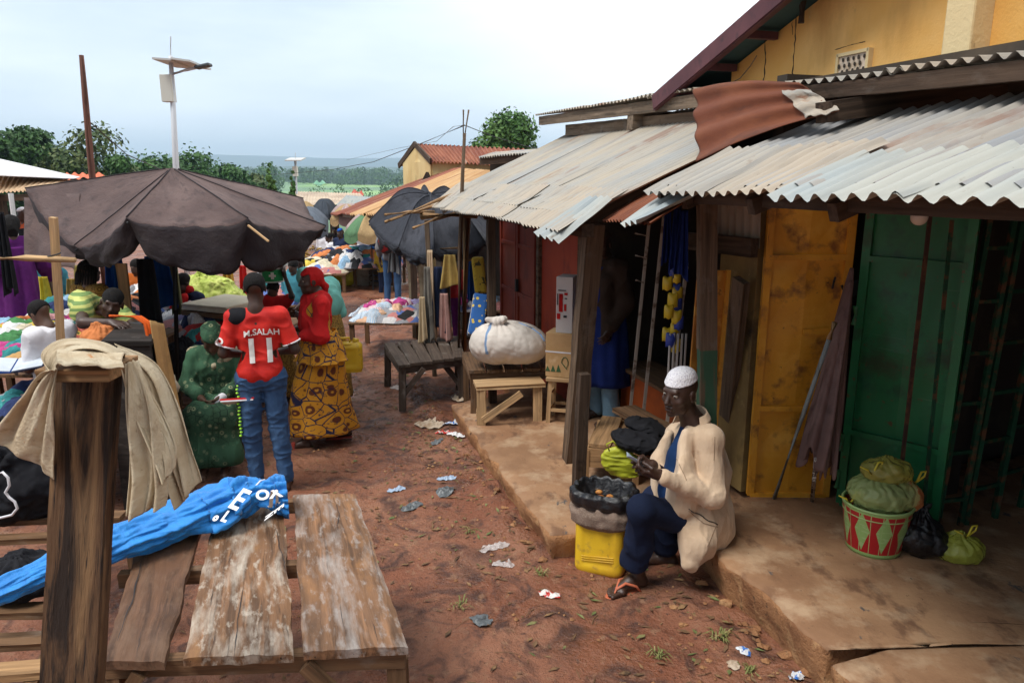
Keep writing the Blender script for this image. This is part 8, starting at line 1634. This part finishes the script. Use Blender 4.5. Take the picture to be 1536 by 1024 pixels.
# small dark-eaved roof right of it
sr = thing('small_house', PY(760, 240, 14), 'small grey sheet roof with a dark rounded eave in front of the rusty house', 'building'); g = G(); corr(g, PY(718, 236, 12.6), PY(800, 230, 11.0), PY(745, 229, 15.5), PY(835, 223, 13.5), wl=.1, amp=.018, seed=71, jag=.02); g.o('roof', z_grey, sr, smooth=True); g = G(); g.beam(PY(722, 242, 12.7), PY(800, 236, 11.1), .06, .12); g.o('fascia', wd_dark, sr)
g = G(); quad(g, PY(735, 262, 13.2), PY(815, 262, 12), PY(815, 238, 12), PY(735, 243, 13.2), (0, .1, 0)); g.o('wall', darkwall, sr)
# long orange and rusty lean-to roofs running down the lane (parallel to the shed)
def lane_roof(label, px, wl, mat, seed, zb_=0, posts=True, th=None):
    """px: eave-far, eave-near, top-far, top-near as (x,y,Y)"""
    q = [PY(*p) for p in px]; t = thing('roof_shelter', V((q[0].x, q[0].y, 0)), label, 'roof'); g = G(); corr(g, q[0], q[1], q[2], q[3], wl=wl, amp=wl*.14, sheets=.9, seed=seed, jag=.06); g.o('roof', mat, t, smooth=True)
    g = G(); g.beam(q[0]+V((0, 0, -.07)), q[1]+V((0, 0, -.07)), .06, .08); g.o('eave_beam', wd_dark, t)
    if posts:
        for f in (0, .5, 1): p = q[0].lerp(q[1], f); g = G(); g.beam(V((p.x, p.y, gz(p.x, p.y))), p+V((0, 0, -.1)), .08, .08); g.o('post', wd_dark, t)
lane_roof('long weathered orange sheet roof sloping down behind the black umbrella', [(530, 320, 17.0), (640, 318, 11.2), (690, 254, 18.0), (765, 258, 12.5)], .2, z_oran, 81, posts=False)
lane_roof('rust-brown sheet roof beyond the orange one', [(500, 318, 22), (528, 320, 17.4), (668, 256, 22.0), (692, 252, 18.4)], .2, rr_, 82, posts=False)
lane_roof('pale and rusty sheet roof between the orange roof and the shed', [(618, 322, 10.8), (668, 312, 9.2), (748, 258, 12.0), (775, 264, 10.2)], .1, zinc('zinc_rusty', (.38, .34, .30), (.45, .36, .26), (.26, .09, .035), .95, .50), 83)
beige_r = pm('beige_sheet', (.48, .38, .28), [((.36, .27, .20), (.5, .5, .5), .45, .62), ((.6, .52, .42), (1, 5, 1), .58, .7)], rough=.85)
lane_roof('wide pale beige sheet roof far down the lane under the green fields', [(430, 306, 30), (560, 306, 30), (440, 287, 38), (540, 290, 38)], .14, beige_r, 84)
lane_roof('whitish sheet roof corner right of the beige roof', [(505, 308, 24), (545, 316, 22), (520, 293, 28), (560, 296, 27)], .12, z_blue, 85)
lane_roof('beige low tent roof at the far left edge behind the brown parasol', [(-60, 290, 9.5), (60, 287, 9.5), (-60, 244, 12.5), (105, 268, 12.0)], .08, pm('tent_tan', (.50, .34, .20), [((.40, .26, .15), (1, 1, 1), .45, .6)], rough=.8), 86, posts=True)
g = G(); a = [PY(-30, 262, 9.4), PY(110, 268, 11.5), PY(120, 266, 12.2), PY(-30, 232, 12.2)]; g.add(a, [(0, 1, 2, 3)]); fin(g.o('tent_flap', white_c, solid=.01), 'white sheet flap on top of the beige tent roof at the far left', 'tent')
g = G(); g.tube([PY(22, 345, 9.4)+V((0, 0, -1.2)), PY(16, 290, 9.4)], .03, 8); fin(g.o('white_pole', wp), 'white tent pole at the far left edge', 'pole')
lane_roof('small red-orange sheet roof showing above the brown parasol, left', [(95, 268, 16), (158, 266, 16), (100, 260, 17.5), (150, 260, 17.5)], .2, pm('red_orange_sheet', (.60, .12, .03), rough=.6), 87, posts=False)
lane_roof('green farm roof far off in the valley', [(470, 277, 260), (490, 277, 260), (475, 272, 264), (485, 272, 264)], 3, pm('mint_roof', (.16, .34, .22), rough=.8), 88, posts=False)
lane_roof('red hut roof at the edge of the valley behind the beige roof', [(527, 293, 60), (546, 293, 60), (531, 286, 63), (542, 286, 63)], 1, pm('red_roof', (.42, .08, .05), rough=.8), 89, posts=False)
# small sunshades down the lane
def shade(label, apx, rim, mats, seed, poleb):
    t = thing('sunshade', poleb, label, 'parasol'); a = PY(*apx); rm_ = [PY(*p) for p in rim]; n = len(rm_)
    for i in range(n):
        g = G(); p, q = rm_[i], rm_[(i+1) % n]; g.grid(lambda u, v: a.lerp(p.lerp(q, u), v)+V((0, 0, .10*math.sin(math.pi*v)-.08*4*u*(1-u)*v)), 8, 8, gf=lambda u, v: V((u, v, i))); g.o('panel', mats[i % len(mats)], t, smooth=True, solid=.003)
        g = G(); g.grid(lambda u, v: p.lerp(q, u)+V((0, 0, -.14*v-.08*4*u*(1-u))), 8, 3); g.o('valance', mats[i % len(mats)], t, solid=.003)
    g = G(); g.tube([V(poleb), a], .02, 7); g.o('pole', black, t)
def rim8(cx, cy, Y, rx, ry, dz=0, ph=.3): return [(cx+rx*math.cos(ph+k*math.pi/4), cy-ry*math.sin(ph+k*math.pi/4)*0+(6 if math.sin(ph+k*math.pi/4) < 0 else -4)+dz, Y+ry*math.sin(ph+k*math.pi/4)) for k in range(8)]
gsh = cloth('grey_shade', (.12, .14, .17)); dsh = cloth('slate_shade', (.05, .06, .075)); osh = cloth('ochre_shade', (.38, .26, .13)); grsh = cloth('green_shade', (.10, .20, .10)); msh = cloth('mauve_shade', (.42, .32, .30))
def mk_shade(lab, cx, cy, Y, rx, ry, h, mats, seed): b = PY(cx, cy, Y); shade(lab, (cx, cy-h, Y), rim8(cx, cy, Y, rx, ry), mats, seed, (b.x, Y, gz(b.x, Y)))
mk_shade('grey-blue sunshade behind the right corner of the brown parasol', 452, 332, 12.5, 42, 1.0, 20, [gsh, gsh, dsh], 1)
mk_shade('ochre, green and mauve striped sunshade in the middle of the lane', 556, 344, 15.5, 42, 1.0, 26, [grsh, osh, msh, msh], 2)
mk_shade('small pointed black sunshade before the beige roof', 487, 316, 22, 20, .7, 18, [dsh], 3)
mk_shade('ochre tent-like sunshade right of the pointed black one', 520, 322, 21, 26, .8, 16, [osh, msh], 4)
mk_shade('ochre sunshade left of the pointed black one', 452, 318, 24, 24, .8, 16, [osh], 5)

st_ = thing('shade_wall', PY(700, 470, 11.5), 'dark wall added as shade behind the black umbrella and the hanging scarves', 'stall')
g = G(); a, b = PY(655, 440, 11.8), PY(775, 440, 10.6); quad(g, V((a.x, a.y, -.2)), V((b.x, b.y, -.2)), V((b.x, b.y, 1.9)), V((a.x, a.y, 1.9)), (.05, .15, 0)); g.o('wall', darkwall, st_)  # dark wall added to stand in for the deep shade under the umbrella
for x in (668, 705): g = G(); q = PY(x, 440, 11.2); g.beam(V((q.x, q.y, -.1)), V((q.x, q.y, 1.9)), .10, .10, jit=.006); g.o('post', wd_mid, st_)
# ======================= more of the crowd and the hanging stock =======================
oranget = cloth('rust_orange_top', (.50, .12, .02)); tealt = MATS['teal_top']; yelt = cloth('yellow_top', (.62, .45, .05))
for (x, yh, Y, lab, hm, tm, bm_, yw, hh, sk) in [
    (70, 392, 10.5, 'woman in a yellow head scarf and teal top behind the purple robe', yelt, tealt, green_lace, 200, 1.58, True),
    (205, 400, 10.2, 'person in an orange top between the hanging blue garments', None, oranget, navy2, 170, 1.6, False),
    (402, 392, 11.5, 'woman in a gold head scarf beyond the white pail', gold_print, white_c, ankara, 150, 1.58, True),
    (450, 392, 13.0, 'person in a pale blue shirt beyond the mint shawl', None, MATS['teal_top'], navy2, 190, 1.66, False),
    (486, 348, 20.5, 'woman in a red head scarf far down the lane', redc, white_c, gold_print, 170, 1.58, True),
    (502, 344, 23.0, 'person in black at the far end of the lane', None, black_c, navy2, 190, 1.68, False),
    (522, 346, 22.0, 'woman in a white head scarf at the far end of the lane', white_c, royal, purple_c, 200, 1.6, True),
    (536, 350, 21.0, 'person in a beige shirt beyond the striped sunshade', None, beige_c, brown_c, 150, 1.66, False),
    (566, 352, 16.6, 'person in a navy top left of the backpack wearer', None, navy2, denim, 140, 1.62, False),
    (575, 372, 15.2, 'child in a yellow shirt beside the backpack wearer', None, yelt, navy2, 190, 1.25, False)]:
    q = PY(x, yh, Y); figure(lab, (q.x, Y, q.z+.11-hh), R(yw), hh, 0, hm is None, tm, bm_, skirt_=sk, head_m=hm, h=.02, sleeves=.9, ov=dict(wrL=(-.2, .22, .98), wrR=(.18, .24, 1.02)))
hg = [(-10, 10, 318, 6.9, .75, black_c, 'black garment hanging at the very left edge over the purple robe'), (96, 120, 418, 8.0, .42, cloth('multicolour', (.45, .30, .08)), 'narrow mustard cloth hanging behind the pale stake'), (122, 142, 420, 7.9, .40, cloth('sky_cloth', (.10, .30, .50)), 'narrow sky blue cloth hanging right of the mustard one'),
    (52, 74, 415, 8.1, .5, cloth('lemon_cloth', (.62, .50, .05)), 'lemon yellow cloth hanging beside the purple sleeve'), (250, 268, 392, 8.0, .6, cloth('olive_jacket', (.14, .13, .06)), 'olive jacket hanging at the left of the canopy pole'), (330, 352, 395, 10.4, .7, cloth('amber_cloth', (.55, .30, .05)), 'amber cloth hanging beyond the yellow-green sacks'),
    (356, 372, 398, 10.2, .6, redc, 'red cloth hanging beyond the yellow-green sacks'), (300, 322, 395, 10.8, .8, cloth('lime_cloth', (.30, .42, .06)), 'lime cloth hanging behind the person in the red scarf'),
    (700, 716, 392, 9.2, .5, royal, 'blue garment hanging inside the black umbrella stall'), (580, 600, 380, 9.4, .25, grey_c, 'grey garment hanging under the left of the black umbrella')]
for i, (x0, x1, y, Y, d_, m_, lab) in enumerate(hg): hang('hanging_garment', PY(x0, y, Y), PY(x1, y, Y), d_, m_, lab, 'garment', amp=.03, seed=i*5+90, taper=.4)
q = PZ(215, 470, .75); heap('stall table of dark garments under the canopy behind the cabinet', q.x, q.y+.1, .6, .7, .72, .3, 26, .17, ['black', 'navy', 'bright blue', 'grey', 'orange', 'black', 'white'], 15, 'the dark heap behind the cabinet', core='black')
q = PZ(90, 600, .75); heap('low table of dark garments below the reading boy', q.x, q.y, .55, .5, .62, .26, 18, .17, ['black', 'navy', 'black', 'grey', 'teal'], 17, 'the dark heap below the reading boy', core='black')
q = PZ(400, 446, .6); heap('stall table of bright goods beyond the youth in the red shirt', q.x, q.y+.4, .8, .5, .5, .22, 16, .18, ['red', 'white', 'orange', 'teal', 'yellow'], 19, 'the bright heap beyond the football shirt', core='navy')
for i, (x, y, Y, c) in enumerate(((150, 520, 5.3, 'orange'), (232, 560, 5.6, 'black'), (244, 590, 5.5, 'cream'))): bag('cloth_bundle', PY(x, y, Y), .11, .18, f'small {c} bundle wedged around the dark cabinet', MATS.get('garment_'+c) or black_c, False, 71+i, .014, cat='bundle')
# two dark crates and a basin down the lane
for i, (x, y, m_, lab) in enumerate(((575, 425, wd_dark, 'dark wooden crate on the ground below the far heap'), (468, 432, wd_mid, 'brown crate under the banana pile'))):
    p = PZ(x, y, 0); t = thing('wooden_crate', (p.x, p.y, gz(p.x, p.y)), lab, 'crate')
    for k in range(3):
        for dx, dy, L2, ax in ((0, -.2, .55, 0), (0, .2, .55, 0), (-.27, 0, .4, 1), (.27, 0, .4, 1)):
            g = G(); c = V((p.x+dx, p.y+dy, gz(p.x, p.y)+.06+k*.12)); d = V((L2/2, 0, 0)) if not ax else V((0, L2/2, 0)); g.beam(c-d, c+d, .015, .09); g.o('slat', m_, t)
